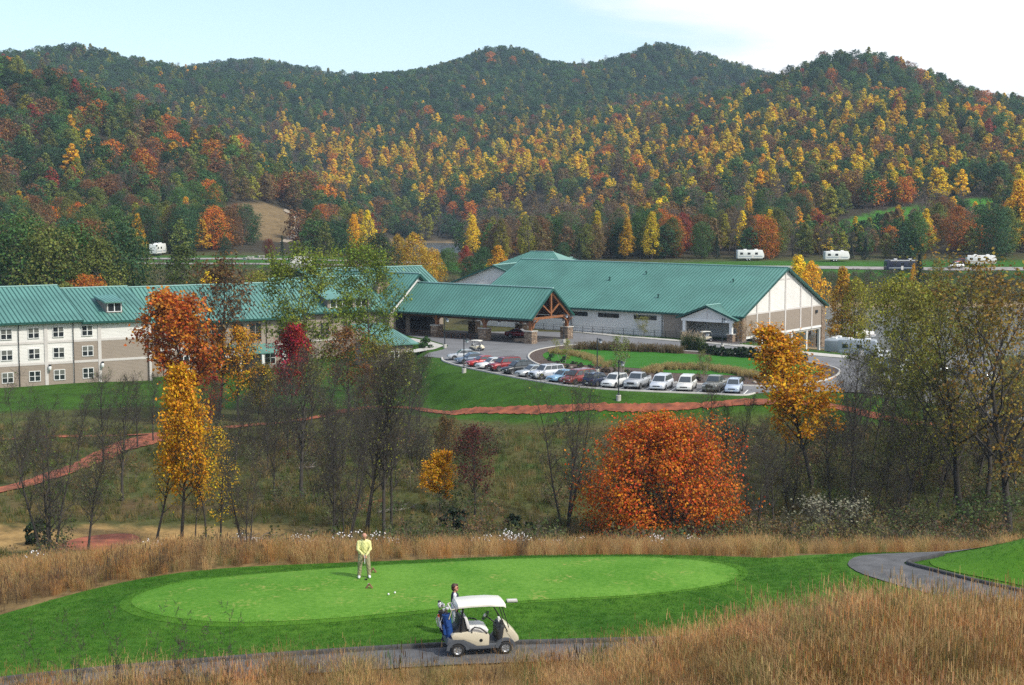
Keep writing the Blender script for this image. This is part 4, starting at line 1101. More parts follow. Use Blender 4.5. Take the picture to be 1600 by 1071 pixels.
# low terrace wall and rail beside the canopy
MB().box(-1.4, 16, -0.35, -0.1, -3.2, 0.0).build("terrace_wall", M['tan_siding'], c)
for i in range(9):
    x = 7.9+1.0*i*1.0
    if i < 8: MB().box(x, x+0.09, -0.28, -0.19, 0, 1.0).build("rail_post", M['timber_dark'], c)
for zz_ in (0.3, 0.65, 1.0): MB().box(-1.2, 16, -0.27, -0.20, zz_-0.03, zz_+0.03).build("rail", M['timber_dark'], c)

# ---- big hall -------------------------------------------------------------------
h = empty("sports_hall", (-7.67, 278.0, 8.0), HALL_R, "large white hall with a wide green ribbed roof and open lower storey", "building")
HL, HW, HE, HR = 55.5, 32.0, 4.15, 11.4
gable_roof(h, 0, HL, 0, HW, HE, HR, seam=0.62)
wx = HL-0.55
for vx, vy in ((12, 5), (24, 9.5), (37, 4.5), (30, 12), (48, 10.5)):
    vz = HE+(HR-HE)*vy/16; MB().tube([(vx, vy, vz-0.1), (vx, vy, vz+0.55)], 0.12, 8).lathe([(0.22, vz+0.5), (0.2, vz+0.62), (0.001, vz+0.68)], (vx, vy, 0), 8).build("roof_vent", M['roof_dark'], h)
MB().box(0.5, 44.0, 0.7, 31.3, -0.3, HE-0.1).build("wall", M['white_siding'], h)
MB().box(44.0, wx, 5.2, 31.3, 0.35, HE-0.1).build("wall", M['white_siding'], h)
MB().box(44.02, wx-0.05, 0.75, 5.2, 3.45, HE-0.12).build("porch_ceiling", M['tan_siding'], h)
MB().prism([(0.7, HE-0.1), (31.3, HE-0.1), (16, HR-0.35)], 0.5, wx, 'x').build("gable_wall", M['white_siding'], h)
# front wall panels and clerestory windows
MB().box(40.4, 44.05, 0.62, 0.698, 0, HE-0.15).build("tan_panel", M['tan_siding'], h)
for x0, x1 in ((2.5, 8.5), (11, 17), (19.2, 25.2), (27.4, 31.6), (34.6, 39.0)):
    MB().box(x0, x1, 0.60, 0.69, 2.75, 3.45).build("clerestory_window", M['glass'], h)
for xp in (21.9, 40.2, 10.2): pipe(h, xp, 0.6, 0.0, 3.9, 0.08)
# gable end facing +x: tan band, trims
def gz_(y): return HE-0.1 + (HR-0.35-HE+0.1)*(1-abs(y-16)/15.3)
MB().box(wx+0.002, wx+0.04, 1.9, 30.1, 0.75, 4.15).build("tan_band", M['tan_siding'], h)
MB().box(wx+0.002, wx+0.05, 1.9, 30.1, 0.35, 0.749).build("base_trim", M['white_trim'], h)
MB().box(wx+0.002, wx+0.05, 1.9, 30.1, 4.151, 4.4).build("band_trim", M['trim'], h)
for y in (5.8, 10.2, 16.0, 21.8, 26.2):
    MB().box(wx+0.052, wx+0.10, y-0.22, y+0.22, 0.4, gz_(y)-0.35).build("vertical_trim", M['trim'], h)
MB().box(wx+0.002, wx+0.05, 12.2, 19.8, 9.35, 9.6).build("band_trim", M['trim'], h)
for y0, y1 in ((0.55, 1.9), (30.1, 31.45)):
    MB().box(wx-0.9, wx+0.16, y0, y1, -3.2 if y0 > 5 else -0.3, 4.0).build("stone_pier", M['stone'], h)
MB().box(wx+0.05, wx+0.3, 27.6, 28.2, 3.0, 3.5).build("wall_light", M['dark_metal'], h)
# open lower storey below the gable end
MB().box(20, wx-7, 6, 31.2, -4.5, 0.34).build("lower_wall", M['tan_siding'], h)
MB().box(44, wx-0.1, 5.3, 31.2, 0.05, 0.34).build("floor_slab", M['concrete'], h)
for y in (2.2, 8, 13.4, 19, 24.8, 30): MB().box(wx-0.5, wx-0.1, y-0.2, y+0.2, -4.5, 0.04).build("post", M['white_trim'], h)
for y in (11, 17, 23): MB().box(wx-6.99, wx-6.9, y-1.7, y+1.7, -3.3, -0.4).build("garage_door", M['dark_in'], h)
# porch: cross gable on two posts over the recess
pr = empty("porch", (0, 0, 0)); pr.parent = h; pr.location = (49.3, 0, 0)
for s_ in (-1, 1):
    MB().add([(0, -1.0, 5.75), (0, 5.4, 5.75), (s_*5.6, 1.6, 3.62), (s_*5.6, -1.0, 3.62), (0, -1.0, 5.6), (0, 5.4, 5.6), (s_*5.6, 1.6, 3.45), (s_*5.6, -1.0, 3.45)],
             [(0, 1, 2, 3), (4, 5, 6, 7), (0, 3, 7, 4), (2, 1, 5, 6), (3, 2, 6, 7)]).build("porch_roof", M['roof'], pr)
    MB().beam((0, -1.05, 5.62), (s_*5.6, -1.05, 3.5), 0.12, 0.32).build("rake_board", M['roof_dark'], pr)
    sb = MB()
    for i in range(1, 9): t = -1.0+i*0.62; ww = min(1.0, (5.4-t)/3.8 if t > 1.6 else 1.0); sb.beam((0, t, 5.78), (s_*5.6*ww, t, 5.78-2.13*ww), 0.06, 0.07)
    sb.build("seams", M['roof'], pr)["kind"] = "stuff"
MB().prism([(-4.6, 3.5), (4.6, 3.5), (0, 5.35)], -0.55, -0.4, 'y').build("pediment", M['white_siding'], pr)
MB().box(-0.1, 0.1, -0.6, -0.551, 3.55, 5.2).build("vertical_trim", M['trim'], pr)
MB().box(-4.8, 4.8, -0.62, -0.2, 3.05, 3.5).build("beam", M['white_trim'], pr)
MB().beam((-0.05, -1.0, 5.8), (-0.05, 5.3, 5.8), 0.3, 0.1).build("ridge_cap", M['roof_cap'], pr)
for s_ in (-1, 1):
    MB().box(s_*4.3-0.5, s_*4.3+0.5, -0.85, 0.15, 0, 1.2).build("pillar_base", M['stone'], pr)
    MB().box(s_*4.3-0.58, s_*4.3+0.58, -0.93, 0.23, 1.2, 1.3).build("pillar_capstone", M['concrete'], pr)
    MB().box(s_*4.3-0.24, s_*4.3+0.24, -0.62, -0.14, 1.3, 3.04).build("post", M['white_trim'], pr)
flat("porch_floor", [(26.8, 249.0), (35.6, 242.2), (38.5, 246), (30.5, 252.5)], 8.06, M['paver'])

# ---- roofs behind -----------------------------------------------------------------
q = empty("dining_block", (-34.0, 270.0, 6.0), WING_R, "rear lodge block with pale teal roof behind the entrance lodge", "building")
MB().box(0.5, 24.5, 0.5, 17.5, -1, 8.5).build("wall", M['white_siding'], q)
gable_roof(q, 0, 25.2, -0.3, 18.3, 8.2, 12.1)
e_ = empty("rear_hall", (-13.6, 325, 6.0), math.atan2(-0.42, 0.907), "white gabled hall with a dark teal roof behind the sports hall", "building")
# its ridge runs away from the car park: built turned a quarter
e_.location = (-13.6+22*0.9075, 325-22*0.4202, 6.0); e_.rotation_euler.z += math.pi/2; er = e_
MB().box(0, 42, 0.3, 21.7, -2, 6.6).build("wall", M['white_siding'], er)
MB().prism([(0.3, 6.6), (21.7, 6.6), (11, 10.6)], 0.0, 42, 'x').build("gable_wall", M['white_siding'], er)
gable_roof(er, -0.6, 42, -0.6, 22.6, 6.55, 10.85)
sg = empty("rear_annex", (-5.3, 309, 6.0), math.atan2(-0.42, 0.907), "small white gabled annex in front of the rear hall", "building")
sg.location = (-5.3+10*0.9075, 309-10*0.4202, 6.0); sg.rotation_euler.z += math.pi/2; er = sg
MB().box(0, 12, 0.3, 9.7, -2, 6.9).build("wall", M['white_siding'], er)
MB().prism([(0.3, 6.9), (9.7, 6.9), (5, 8.9)], 0, 12, 'x').build("gable_wall", M['white_siding'], er)
gable_roof(er, -0.5, 12, -0.5, 10.5, 6.8, 9.1)
th = empty("hip_roofed_block", (-8, 352, 6.0), math.atan2(-0.52, 0.85), "block with a dark teal hipped roof standing behind the rear hall", "building")
MB().box(0.6, 23.4, 0.6, 17.4, -2, 8).build("wall", M['white_siding'], th)
gable_roof(th, 0, 24, 0, 18, 7.9, 12.4, hipx0=9, hipx1=9)

# ---- railing along the hall -----------------------------------------------------------
f = empty("railing", (-7.67, 278.0, 8.05), HALL_R, "black metal railing along the walk in front of the hall", "railing")
for i in range(17): x = 11+2.05*i; MB().box(x-0.03, x+0.03, -1.03, -0.97, 0, 1.15).build("rail_post", M['black_metal'], f)
for zz_ in (0.25, 0.75, 1.12): MB().box(11, 43.8, -1.02, -0.98, zz_-0.02, zz_+0.02).build("rail", M['black_metal'], f)
# ------------------------------------------------------------------ vehicles
def paint_mat(name):
    m, nt, N, L, B = new_mat(name)
    at = N.new("ShaderNodeAttribute"); at.attribute_type = 'INSTANCER'; at.attribute_name = "tint"
    nz_ = N.new("ShaderNodeTexNoise"); nz_.inputs["Scale"].default_value = 1.3; tc = N.new("ShaderNodeTexCoord"); L.new(tc.outputs["Object"], nz_.inputs["Vector"])
    mr_ = N.new("ShaderNodeMapRange"); mr_.inputs["To Min"].default_value = 0.82; mr_.inputs["To Max"].default_value = 1.12; L.new(nz_.outputs["Fac"], mr_.inputs["Value"])
    hs_ = N.new("ShaderNodeHueSaturation"); L.new(at.outputs["Color"], hs_.inputs["Color"]); L.new(mr_.outputs[0], hs_.inputs["Value"])
    L.new(hs_.outputs[0], B.inputs["Base Color"]); B.inputs["Roughness"].default_value = 0.3; B.inputs["Coat Weight"].default_value = 0.5; B.inputs["Metallic"].default_value = 0.15
    return m
M['paint'] = paint_mat("car_paint")
M['car_glass'] = mat("car_glass", (0.05, 0.062, 0.07), 0.06, spec=0.8)
M['rubber'] = mat("rubber", (0.018, 0.018, 0.019), 0.85, var=0.2, vscale=8)
M['rim'] = mat("alloy", (0.55, 0.56, 0.57), 0.3, metal=0.8)
M['lamp_clear'] = mat("headlamp_lens", (0.72, 0.74, 0.76), 0.12, spec=0.8)
M['lamp_red'] = mat("tail_lamp_lens", (0.35, 0.012, 0.012), 0.2)
M['plastic'] = mat("dark_plastic", (0.03, 0.031, 0.033), 0.6)
M['chrome'] = mat("chrome", (0.6, 0.61, 0.62), 0.2, metal=0.9)
M['plate'] = mat("number_plate", (0.7, 0.7, 0.66), 0.5)

_wheel = {}
def wheel(parent, x, y, r, w):
    key = (r, w)
    if key not in _wheel:
        t = MB().lathe([(r*0.62, -w/2), (r*0.94, -w/2), (r, -w*0.36), (r, w*0.36), (r*0.94, w/2), (r*0.62, w/2), (r*0.60, 0), (r*0.62, -w/2)], n=20, axis='y').mesh("tyre", M['rubber'], True)
        rm = MB()
        rm.lathe([(r*0.63, -w*0.44), (r*0.58, -w*0.46), (r*0.52, -w*0.30), (r*0.20, -w*0.34), (0.001, -w*0.38)], n=20, axis='y')
        rm.lathe([(r*0.63, w*0.44), (r*0.58, w*0.46), (r*0.52, w*0.30), (r*0.20, w*0.34), (0.001, w*0.38)], n=20, axis='y')
        sp_ = MB()
        for s_ in (-1, 1):
            for k_ in range(6):
                a_ = k_*math.pi/3
                sp_.beam((0.16*r*math.cos(a_), s_*w*0.40, 0.16*r*math.sin(a_)), (0.55*r*math.cos(a_), s_*w*0.38, 0.55*r*math.sin(a_)), 0.06*r*1.2, 0.16*r)
        _wheel[key] = (t, rm.mesh("rim", M['rim'], True), sp_.mesh("spokes", M['rim']))
    t, rm, sp_ = _wheel[key]
    o = empty("wheel", (x, y, r)); o.parent = parent
    link("tyre", t, o); link("rim", rm, o); link("spokes", sp_, o)
    return o

CARS = {
 'sedan':  dict(L=4.75, W=1.80, H=1.45, belt=0.92, hood=0.86, nose=0.66, trunk=0.96, gh=[(0.98, 0.0), (0.28, 1.0), (-1.02, 1.0), (-1.82, 0.05)], wheel=0.32, clear=0.20, ax=(1.42, -1.33)),
 'suv':    dict(L=4.80, W=1.88, H=1.80, belt=1.12, hood=1.08, nose=0.92, trunk=1.10, gh=[(1.12, 0.0), (0.55, 1.0), (-2.05, 1.0), (-2.30, 0.05)], wheel=0.37, clear=0.28, ax=(1.45, -1.32)),
 'minivan': dict(L=5.05, W=1.95, H=1.76, belt=1.02, hood=0.98, nose=0.74, trunk=1.05, gh=[(1.55, 0.0), (0.70, 1.0), (-2.20, 1.0), (-2.45, 0.05)], wheel=0.33, clear=0.20, ax=(1.52, -1.45)),
 'pickup': dict(L=5.60, W=2.00, H=1.88, belt=1.18, hood=1.15, nose=1.02, trunk=1.18, gh=[(1.15, 0.0), (0.55, 1.0), (-0.95, 1.0), (-1.15, 0.05)], wheel=0.39, clear=0.32, ax=(1.78, -1.75)),
 'crossover': dict(L=4.45, W=1.82, H=1.66, belt=1.02, hood=0.98, nose=0.78, trunk=1.04, gh=[(1.08, 0.0), (0.38, 1.0), (-1.70, 1.0), (-2.08, 0.05)], wheel=0.34, clear=0.22, ax=(1.34, -1.28)),
}
def make_car(kind):
    c = CARS[kind]; root = empty("parked_car", (0, 0, 0))
    L, W, H, belt = c['L'], c['W'], c['H'], c['belt']; f, r = L/2, -L/2
    g0, g1, g2, g3 = c['gh']
    # body: sections from nose to tail
    st = [(f, 0.40, c['nose']*0.80, 0.80), (f-0.10, c['clear']+0.06, c['nose'], 0.92), (f-0.45, c['clear'], c['nose']+(c['hood']-c['nose'])*0.55, 0.985), (g0[0]+0.02, c['clear'], c['hood'], 1.0),
          (g0[0]-0.25, c['clear'], belt, 1.0), (g3[0]+0.45, c['clear'], belt+0.02, 1.0)]
    if kind == 'pickup': st += [(g3[0]-0.05, c['clear'], c['trunk'], 1.0), (r+0.12, c['clear']+0.08, c['trunk'], 0.99), (r, 0.5, c['trunk']-0.03, 0.97)]
    else: st += [(min(g3[0]+0.02, r+0.5), c['clear'], c['trunk'], 0.995), (r+0.12, c['clear']+0.06, c['trunk']-0.02, 0.95), (r, 0.42, c['trunk']*0.86, 0.87)]
    mb = MB(); n = 0; ring = []
    for x, zb, zt, wf in st:
        w = W/2*wf; hh = zt-zb
        sec = [(-w*0.90, zb), (-w*0.985, zb+hh*0.25), (-w, zb+hh*0.55), (-w*0.965, zb+hh*0.86), (-w*0.86, zt), (0, zt+0.035), (w*0.86, zt), (w*0.965, zb+hh*0.86), (w, zb+hh*0.55), (w*0.985, zb+hh*0.25), (w*0.90, zb)]
        ring.append([len(mb.v)+i for i in range(len(sec))]); mb.v += [(x, y, z) for y, z in sec]
    for a_, b_ in zip(ring, ring[1:]):
        for i in range(len(a_)):
            j = (i+1) % len(a_); mb.f.append((a_[i], b_[i], b_[j], a_[j])); mb.m.append(0)
    mb.f.append(tuple(ring[0])); mb.m.append(0); mb.f.append(tuple(reversed(ring[-1]))); mb.m.append(0)
    me = mb.mesh("body", M['paint'], False)
    bm = bmesh.new(); bm.from_mesh(me); bmesh.ops.recalc_face_normals(bm, faces=bm.faces); bm.to_mesh(me); bm.free()
    me.shade_smooth(); link("body", me, root)
    # wheel arches as dark discs
    for x in c['ax']:
        for s_ in (-1, 1):
            rr_ = c['wheel']*1.16
            MB().lathe([(0.001, 0), (rr_, 0), (rr_, -0.03*s_)], (x, s_*(W/2+0.004), c['wheel']+0.02), 18, 'y').build("wheel_arch", M['plastic'], root)
            wheel(root, x, s_*(W/2-0.075), c['wheel'], 0.22)
    # greenhouse
    wb, wr = W/2*0.86, W/2*0.70
    def P(i, s_):
        x, t = c['gh'][i]; z = belt+0.03 if t < 0.5 else H-0.04
        return Vector((x, s_*(wb if t < 0.5 else wr), z))
    k = MB()
    prof = [(g0[0], belt-0.02), (g1[0], H-0.04), (g1[0]-0.35, H), (g2[0]+0.35, H), (g2[0], H-0.04), (g3[0], belt-0.02)]
    lo = []
    for s_ in (-1, 1):
        lo.append([len(k.v)+i for i in range(6)])
        for x, z in prof: t = (z-belt)/(H-belt); k.v.append((x, s_*(wb+(wr-wb)*max(0, t)), z))
    a_, b_ = lo
    for i in range(5): k.f.append((a_[i], a_[i+1], b_[i+1], b_[i])); k.m.append(0)
    k.f.append(tuple(reversed(a_))); k.f.append(tuple(b_)); k.m += [0, 0]
    me = k.mesh("roof", M['paint'])
    bm = bmesh.new(); bm.from_mesh(me); bmesh.ops.recalc_face_normals(bm, faces=bm.faces); bm.to_mesh(me); bm.free()
    link("roof", me, root)
    def panel(name, pts, m, off):
        pts = [Vector(p) for p in pts]; nn = (pts[1]-pts[0]).cross(pts[2]-pts[0]).normalized()*off
        cen = sum(pts, Vector())/len(pts)
        if nn.dot(cen-Vector((-(L*0.05), 0, H*0.5))) < 0: nn = -nn
        return MB().add([p+nn for p in pts], [tuple(range(len(pts)))]).build(name, m, root)
    def ins(A, B_, C_, D_, m1=0.06, m2=0.08):
        return [A.lerp(B_, m1).lerp(D_.lerp(C_, m1), m2), A.lerp(B_, 1-m1).lerp(D_.lerp(C_, 1-m1), m2), A.lerp(B_, 1-m1).lerp(D_.lerp(C_, 1-m1), 1-m2), A.lerp(B_, m1).lerp(D_.lerp(C_, m1), 1-m2)]
    panel("windshield", ins(P(0, -1), P(0, 1), P(1, 1), P(1, -1)), M['car_glass'], 0.012)
    panel("rear_window", ins(P(3, -1), P(3, 1), P(2, 1), P(2, -1), 0.08, 0.14), M['car_glass'], 0.012)
    nw = 3 if kind in ('suv', 'minivan', 'crossover') else 2
    for s_ in (-1, 1):
        A, B_, C_, D_ = P(0, s_), P(3, s_), P(2, s_), P(1, s_)
        for i in range(nw):
            u0, u1 = 0.04+0.93*i/nw+0.012, 0.04+0.93*(i+1)/nw-0.012
            pts = [A.lerp(B_, u0).lerp(D_.lerp(C_, u0), 0.1), A.lerp(B_, u1).lerp(D_.lerp(C_, u1), 0.1), A.lerp(B_, u1).lerp(D_.lerp(C_, u1), 0.87), A.lerp(B_, u0).lerp(D_.lerp(C_, u0), 0.87)]
            panel("side_window", pts, M['car_glass'], 0.012)
        MB().cbox((g0[0]-0.12, s_*(W/2+0.09), belt+0.06), (0.10, 0.18, 0.13)).build("mirror", M['paint'], root)
        zl = c['nose']*0.86
        MB().cbox((f-0.10, s_*W*0.345, zl-0.03), (0.16, W*0.17, 0.13)).build("headlight", M['lamp_clear'], root, bevel=0.02)
        MB().cbox((r+0.06, s_*W*0.37, c['trunk']*0.80), (0.12, W*0.12, 0.18 if kind != 'suv' else 0.3)).build("tail_light", M['lamp_red'], root, bevel=0.02)
        MB().box(-L*0.28, L*0.26, s_*W/2-0.02, s_*W/2+0.015, c['clear']+0.02, c['clear']+0.10).build("sill", M['plastic'], root)
    gh_ = 0.24 if kind in ('pickup', 'suv') else 0.12
    MB().cbox((f-0.045, 0, c['nose']*0.80), (0.12, W*0.46, gh_)).build("grille", M['plastic'], root, bevel=0.015)
    MB().cbox((f-0.02, 0, c['clear']+0.20), (0.14, W*0.86, 0.14)).build("bumper", M['plastic'] if kind in ('suv',) else M['paint'], root, bevel=0.03)
    MB().cbox((r+0.02, 0, c['clear']+0.22), (0.14, W*0.86, 0.16)).build("bumper", M['chrome'] if kind == 'pickup' else M['paint'], root, bevel=0.03)
    MB().cbox((f+0.055, 0, c['clear']+0.22), (0.015, 0.32, 0.13)).build("number_plate", M['plate'], root)
    MB().cbox((r-0.055, 0, c['clear']+0.28), (0.015, 0.32, 0.15)).build("number_plate", M['plate'], root)
    if kind in ('suv', 'crossover'):
        for s_ in (-1, 1): MB().tube([(g1[0]-0.2, s_*wr*0.9, H), (g1[0]-0.3, s_*wr*0.9, H+0.06), (g2[0]+0.3, s_*wr*0.9, H+0.06), (g2[0]+0.2, s_*wr*0.9, H)], 0.022, 5).build("roof_rail", M['plastic'], root)
    if kind == 'pickup':
        MB().box(r+0.12, g3[0]-0.12, -W*0.40, W*0.40, c['trunk']+0.036, c['trunk']+0.05).build("bed", M['dark_in'], root)
        for s_ in (-1, 1): MB().box(r+0.04, g3[0]-0.08, s_*W*0.44-0.05, s_*W*0.44+0.05, c['trunk']-0.02, c['trunk']+0.09).build("bed_rail", M['paint'], root)
    return root
PROTO = {}
def place_car(kind, x, y, heading, tint, label, z=8.03, group=None, name="parked_car", category=None):
    if kind not in PROTO: PROTO[kind] = make_car(kind); o = PROTO[kind]
    else: o = copy_tree(PROTO[kind])
    o.name = name
    o.location = (x, y, z); o.rotation_euler = (0, 0, heading); tag(o, label, category or {'pickup': 'pickup truck', 'minivan': 'minivan', 'suv': 'suv', 'crossover': 'suv'}.get(kind, 'car'), group)
    for ch in o.children:
        if ch.type == 'MESH' and ch.data.materials and ch.data.materials[0] == M['paint']: ch["tint"] = tint
    return o
SILV, WHITE, NAVY, REDC, MAROON, BLACKC, LBLUE, GREYG, BGREY = (.50, .52, .54), (.74, .75, .74), (.016, .028, .07), (.38, .016, .014), (.26, .045, .04), (.022, .026, .03), (.20, .36, .52), (.20, .205, .19), (.10, .14, .20)
ROW = [  # bumper point in the photograph, kind, colour, nose towards the kerb, label
 (703, 562, 'sedan', SILV, 1, "pale silver sedan at the end of the row by the hedge"),
 (712, 568.5, 'sedan', BGREY, 1, "slate blue sedan parked beside the pale silver end car"),
 (727, 573.5, 'sedan', REDC, 1, "bright red low sedan parked between two pale and dark sedans"),
 (742, 577.2, 'sedan', WHITE, 1, "white sedan squeezed between the red sedan and the red suv"),
 (758, 581, 'suv', (.24, .02, .025), 1, "dark red boxy suv with roof rails in the curved row"),
 (780, 585.5, 'crossover', BLACKC, 1, "black car parked next to the dark red suv"),
 (802, 590, 'sedan', (.44, .47, .48), 1, "light grey sedan parked between black car and silver suv"),
 (827, 593.5, 'suv', (.60, .62, .66), 1, "big silver suv with roof rails and dark windows"),
 (860, 597.5, 'sedan', LBLUE, 1, "sky blue sedan parked beside the big silver suv"),
 (891, 600, 'minivan', MAROON, 1, "dusty maroon minivan parked between blue sedan and navy suv"),
 (926, 603.5, 'crossover', NAVY, -1, "navy suv parked with its tail lights to the kerb"),
 (956, 605.5, 'crossover', WHITE, 1, "white suv parked behind the lamp post"),
 (990, 608, 'pickup', (.42, .44, .46), 1, "silver pickup truck with open bed and wide grille"),
 (1029, 610, 'minivan', (.62, .65, .70), 1, "pale silver blue minivan parked beside the silver pickup"),
 (1067, 613, 'minivan', (.70, .70, .66), 1, "cream white minivan between silver minivan and grey pickup"),
 (1107, 615.5, 'pickup', GREYG, 1, "grey green pickup with a large dark grille"),
 (1142.5, 616.6, 'crossover', (.46, .54, .66), 1, "light blue suv in the last stall by the exit"),
]
seg_p = []
for i, (px, py, kind, col_, face, lab) in enumerate(ROW):
    bx_, by_ = gz(px, py, 8.03)
    dd = np.hypot(KS[:, 0]-bx_, KS[:, 1]-by_); j = int(np.argmin(dd)); j = min(max(j, 3), len(KS)-4)
    t = KS[j+3]-KS[j-3]; t = t/np.linalg.norm(t); n = np.array([-t[1], t[0]])
    base = KS[j] + t*np.dot(np.array([bx_, by_])-KS[j], t)
    L = CARS[kind]['L']; dist = 0.75 + L/2
    cx, cy = base[0]+n[0]*dist, base[1]+n[1]*dist
    hd = math.atan2(-n[1], -n[0]) if face > 0 else math.atan2(n[1], n[0])
    place_car(kind, cx, cy, hd + R.uniform(-.04, .04), col_, lab, group="cars parked along the curved kerb")
    seg_p.append((base, t, n))
for i in range(len(seg_p)+1):
    if i == 0: p, t, n = seg_p[0][0]-seg_p[0][1]*1.4, seg_p[0][1], seg_p[0][2]
    elif i == len(seg_p): p, t, n = seg_p[-1][0]+seg_p[-1][1]*1.4, seg_p[-1][1], seg_p[-1][2]
    else: p, t, n = (seg_p[i-1][0]+seg_p[i][0])/2, seg_p[i][1], seg_p[i][2]
    a = p+n*0.2; b_ = p+n*5.4; w_ = t*0.07
    MB().add([(a[0]-w_[0], a[1]-w_[1], 8.036), (a[0]+w_[0], a[1]+w_[1], 8.036), (b_[0]+w_[0], b_[1]+w_[1], 8.036), (b_[0]-w_[0], b_[1]-w_[1], 8.036)], [(0, 1, 2, 3)]).build("parking_line", M['paint_w'], bpy.data.objects["car_park"])
x, y = gz(812, 529, 8.05)
place_car('sedan', x, y+2, math.radians(-20), (.20, .012, .018), "dark red sedan standing under the drive-through canopy", z=8.046)

# ---- golf buggies
M['cream'] = mat("cream_plastic", (0.62, 0.56, 0.42), 0.35, var=0.05, vscale=2, coat=0.3)
M['roof_white'] = mat("white_plastic", (0.66, 0.64, 0.57), 0.4, var=0.04, vscale=2)
M['seat_white'] = mat("white_vinyl", (0.74, 0.73, 0.71), 0.45)
M['grey_plastic'] = mat("grey_plastic", (0.085, 0.095, 0.11), 0.55, var=0.1, vscale=4)
M['tint_screen'] = mat("tinted_screen", (0.10, 0.115, 0.10), 0.12, spec=0.7)
def loft(secs, name, m, parent, smooth_=True):
    """secs: list of equal-length rings"""
    k = MB(); rings = []
    for s_ in secs: rings.append([len(k.v)+i for i in range(len(s_))]); k.v += [tuple(p) for p in s_]
    n = len(secs[0])
    for a_, b_ in zip(rings, rings[1:]):
        for i in range(n): j = (i+1) % n; k.f.append((a_[i], a_[j], b_[j], b_[i])); k.m.append(0)
    k.f.append(tuple(reversed(rings[0]))); k.m.append(0); k.f.append(tuple(rings[-1])); k.m.append(0)
    me = k.mesh(name, m)
    bm = bmesh.new(); bm.from_mesh(me); bmesh.ops.recalc_face_normals(bm, faces=bm.faces); bm.to_mesh(me); bm.free()
    if smooth_:
        me.shade_smooth(); me.set_sharp_from_angle(angle=math.radians(40))
    return link(name, me, parent)
def side_shell(poly, w0, w1, name, m, parent, bevel=0.03):
    """an outline in the x-z plane, as wide as the vehicle, with softened edges"""
    return MB().prism(poly, -w0, w0, 'y').build(name, m, parent, True if bevel else False, bevel)
def flat_shade(o):
    o.data.shade_smooth(); o.data.set_sharp_from_angle(angle=math.radians(35)); return o
def golf_cart(detail=True):
    """x forward, wheelbase 1.66"""
    r = empty("golf_cart", (0, 0, 0)); hw = 0.58
    # chassis and rocker
    flat_shade(side_shell([(-1.02, 0.30), (-0.20, 0.24), (0.70, 0.24), (0.78, 0.34), (0.72, 0.42), (-0.10, 0.42), (-0.60, 0.62), (-1.15, 0.66), (-1.22, 0.46)], hw, hw, "chassis", M['grey_plastic'], r))
    # rear body
    flat_shade(side_shell([(-1.00, 0.62), (-0.62, 0.60), (-0.36, 0.47), (-0.16, 0.36), (0.26, 0.36), (0.28, 0.72), (0.22, 0.80), (-0.45, 0.86), (-0.95, 0.84), (-1.05, 0.76)], hw+0.012, hw, "rear_body", M['cream'], r, 0.035))
    # rear wheel skirts
    for s_ in (-1, 1):
        pts = []
        for i in range(9): a_ = math.pi*(1-i/8); pts.append((-0.83+0.40*math.cos(a_), 0.26+0.36*math.sin(a_)))
        inner = [(-0.83+0.29*math.cos(math.pi*i/8), 0.24+0.27*math.sin(math.pi*i/8)) for i in range(9)]
        MB().prism([*reversed(pts), *reversed(inner)], s_*(hw+0.016), s_*(hw+0.045), 'y').build("rear_arch", M['grey_plastic'], r)
    # front cowl, dash and front arch
    flat_shade(side_shell([(0.62, 0.36), (1.20, 0.40), (1.34, 0.46), (1.30, 0.62), (1.10, 0.84), (0.93, 0.99), (0.82, 1.00), (0.74, 0.80), (0.66, 0.55)], 0.50, .5, "front_cowl", M['cream'], r, 0.05))
    flat_shade(side_shell([(0.58, 0.30), (0.70, 0.32), (0.80, 0.98), (0.70, 1.00), (0.60, 0.84)], 0.55, .5, "dashboard", M['plastic'], r, 0.02))
    for s_ in (-1, 1):
        pts = [(0.84+0.36*math.cos(math.pi*i/8), 0.27+0.33*math.sin(math.pi*i/8)) for i in range(9)]
        inner = [(0.84+0.27*math.cos(math.pi*i/8), 0.25+0.25*math.sin(math.pi*i/8)) for i in range(8, -1, -1)]
        MB().prism(pts+inner, s_*0.42, s_*0.60, 'y').build("front_arch", M['grey_plastic'], r)
        wheel(r, -0.83, s_*0.50, 0.235, 0.20); wheel(r, 0.84, s_*0.50, 0.235, 0.20)
        MB().ball((1.25, s_*0.34, 0.60), (0.05, 0.07, 0.05), 10, 6).build("headlight", M['lamp_clear'], r, True)
        # roof struts
        MB().tube([(0.92, s_*0.50, 0.80), (0.72, s_*0.50, 1.24), (0.44, s_*0.49, 1.72)], 0.018, 6).build("front_strut", M['black_metal'], r)
        MB().tube([(0.98, s_*0.47, 0.42), (0.99, s_*0.48, 0.86), (0.72, s_*0.49, 1.74)], 0.016, 6).build("front_strut", M['black_metal'], r)
        MB().tube([(-0.70, s_*0.52, 0.80), (-0.66, s_*0.52, 1.30), (-0.62, s_*0.50, 1.74)], 0.024, 6).build("rear_strut", M['black_metal'], r)
        # hip restraint
        MB().tube([(-0.34, s_*0.575, 0.84), (-0.34, s_*0.60, 0.98), (-0.24, s_*0.60, 1.04), (-0.04, s_*0.60, 1.0), (0.20, s_*0.585, 0.80)], 0.028, 6).build("hip_rail", M['plastic'], r)
    flat_shade(side_shell([(-0.42, 0.84), (0.22, 0.80), (0.26, 0.90), (0.10, 0.96), (-0.42, 0.98)], 0.52, .5, "seat", M['seat_white'], r, 0.03))
    flat_shade(side_shell([(-0.48, 0.96), (-0.36, 0.96), (-0.48, 1.36), (-0.58, 1.36)], 0.52, .5, "backrest", M['seat_white'], r, 0.03))
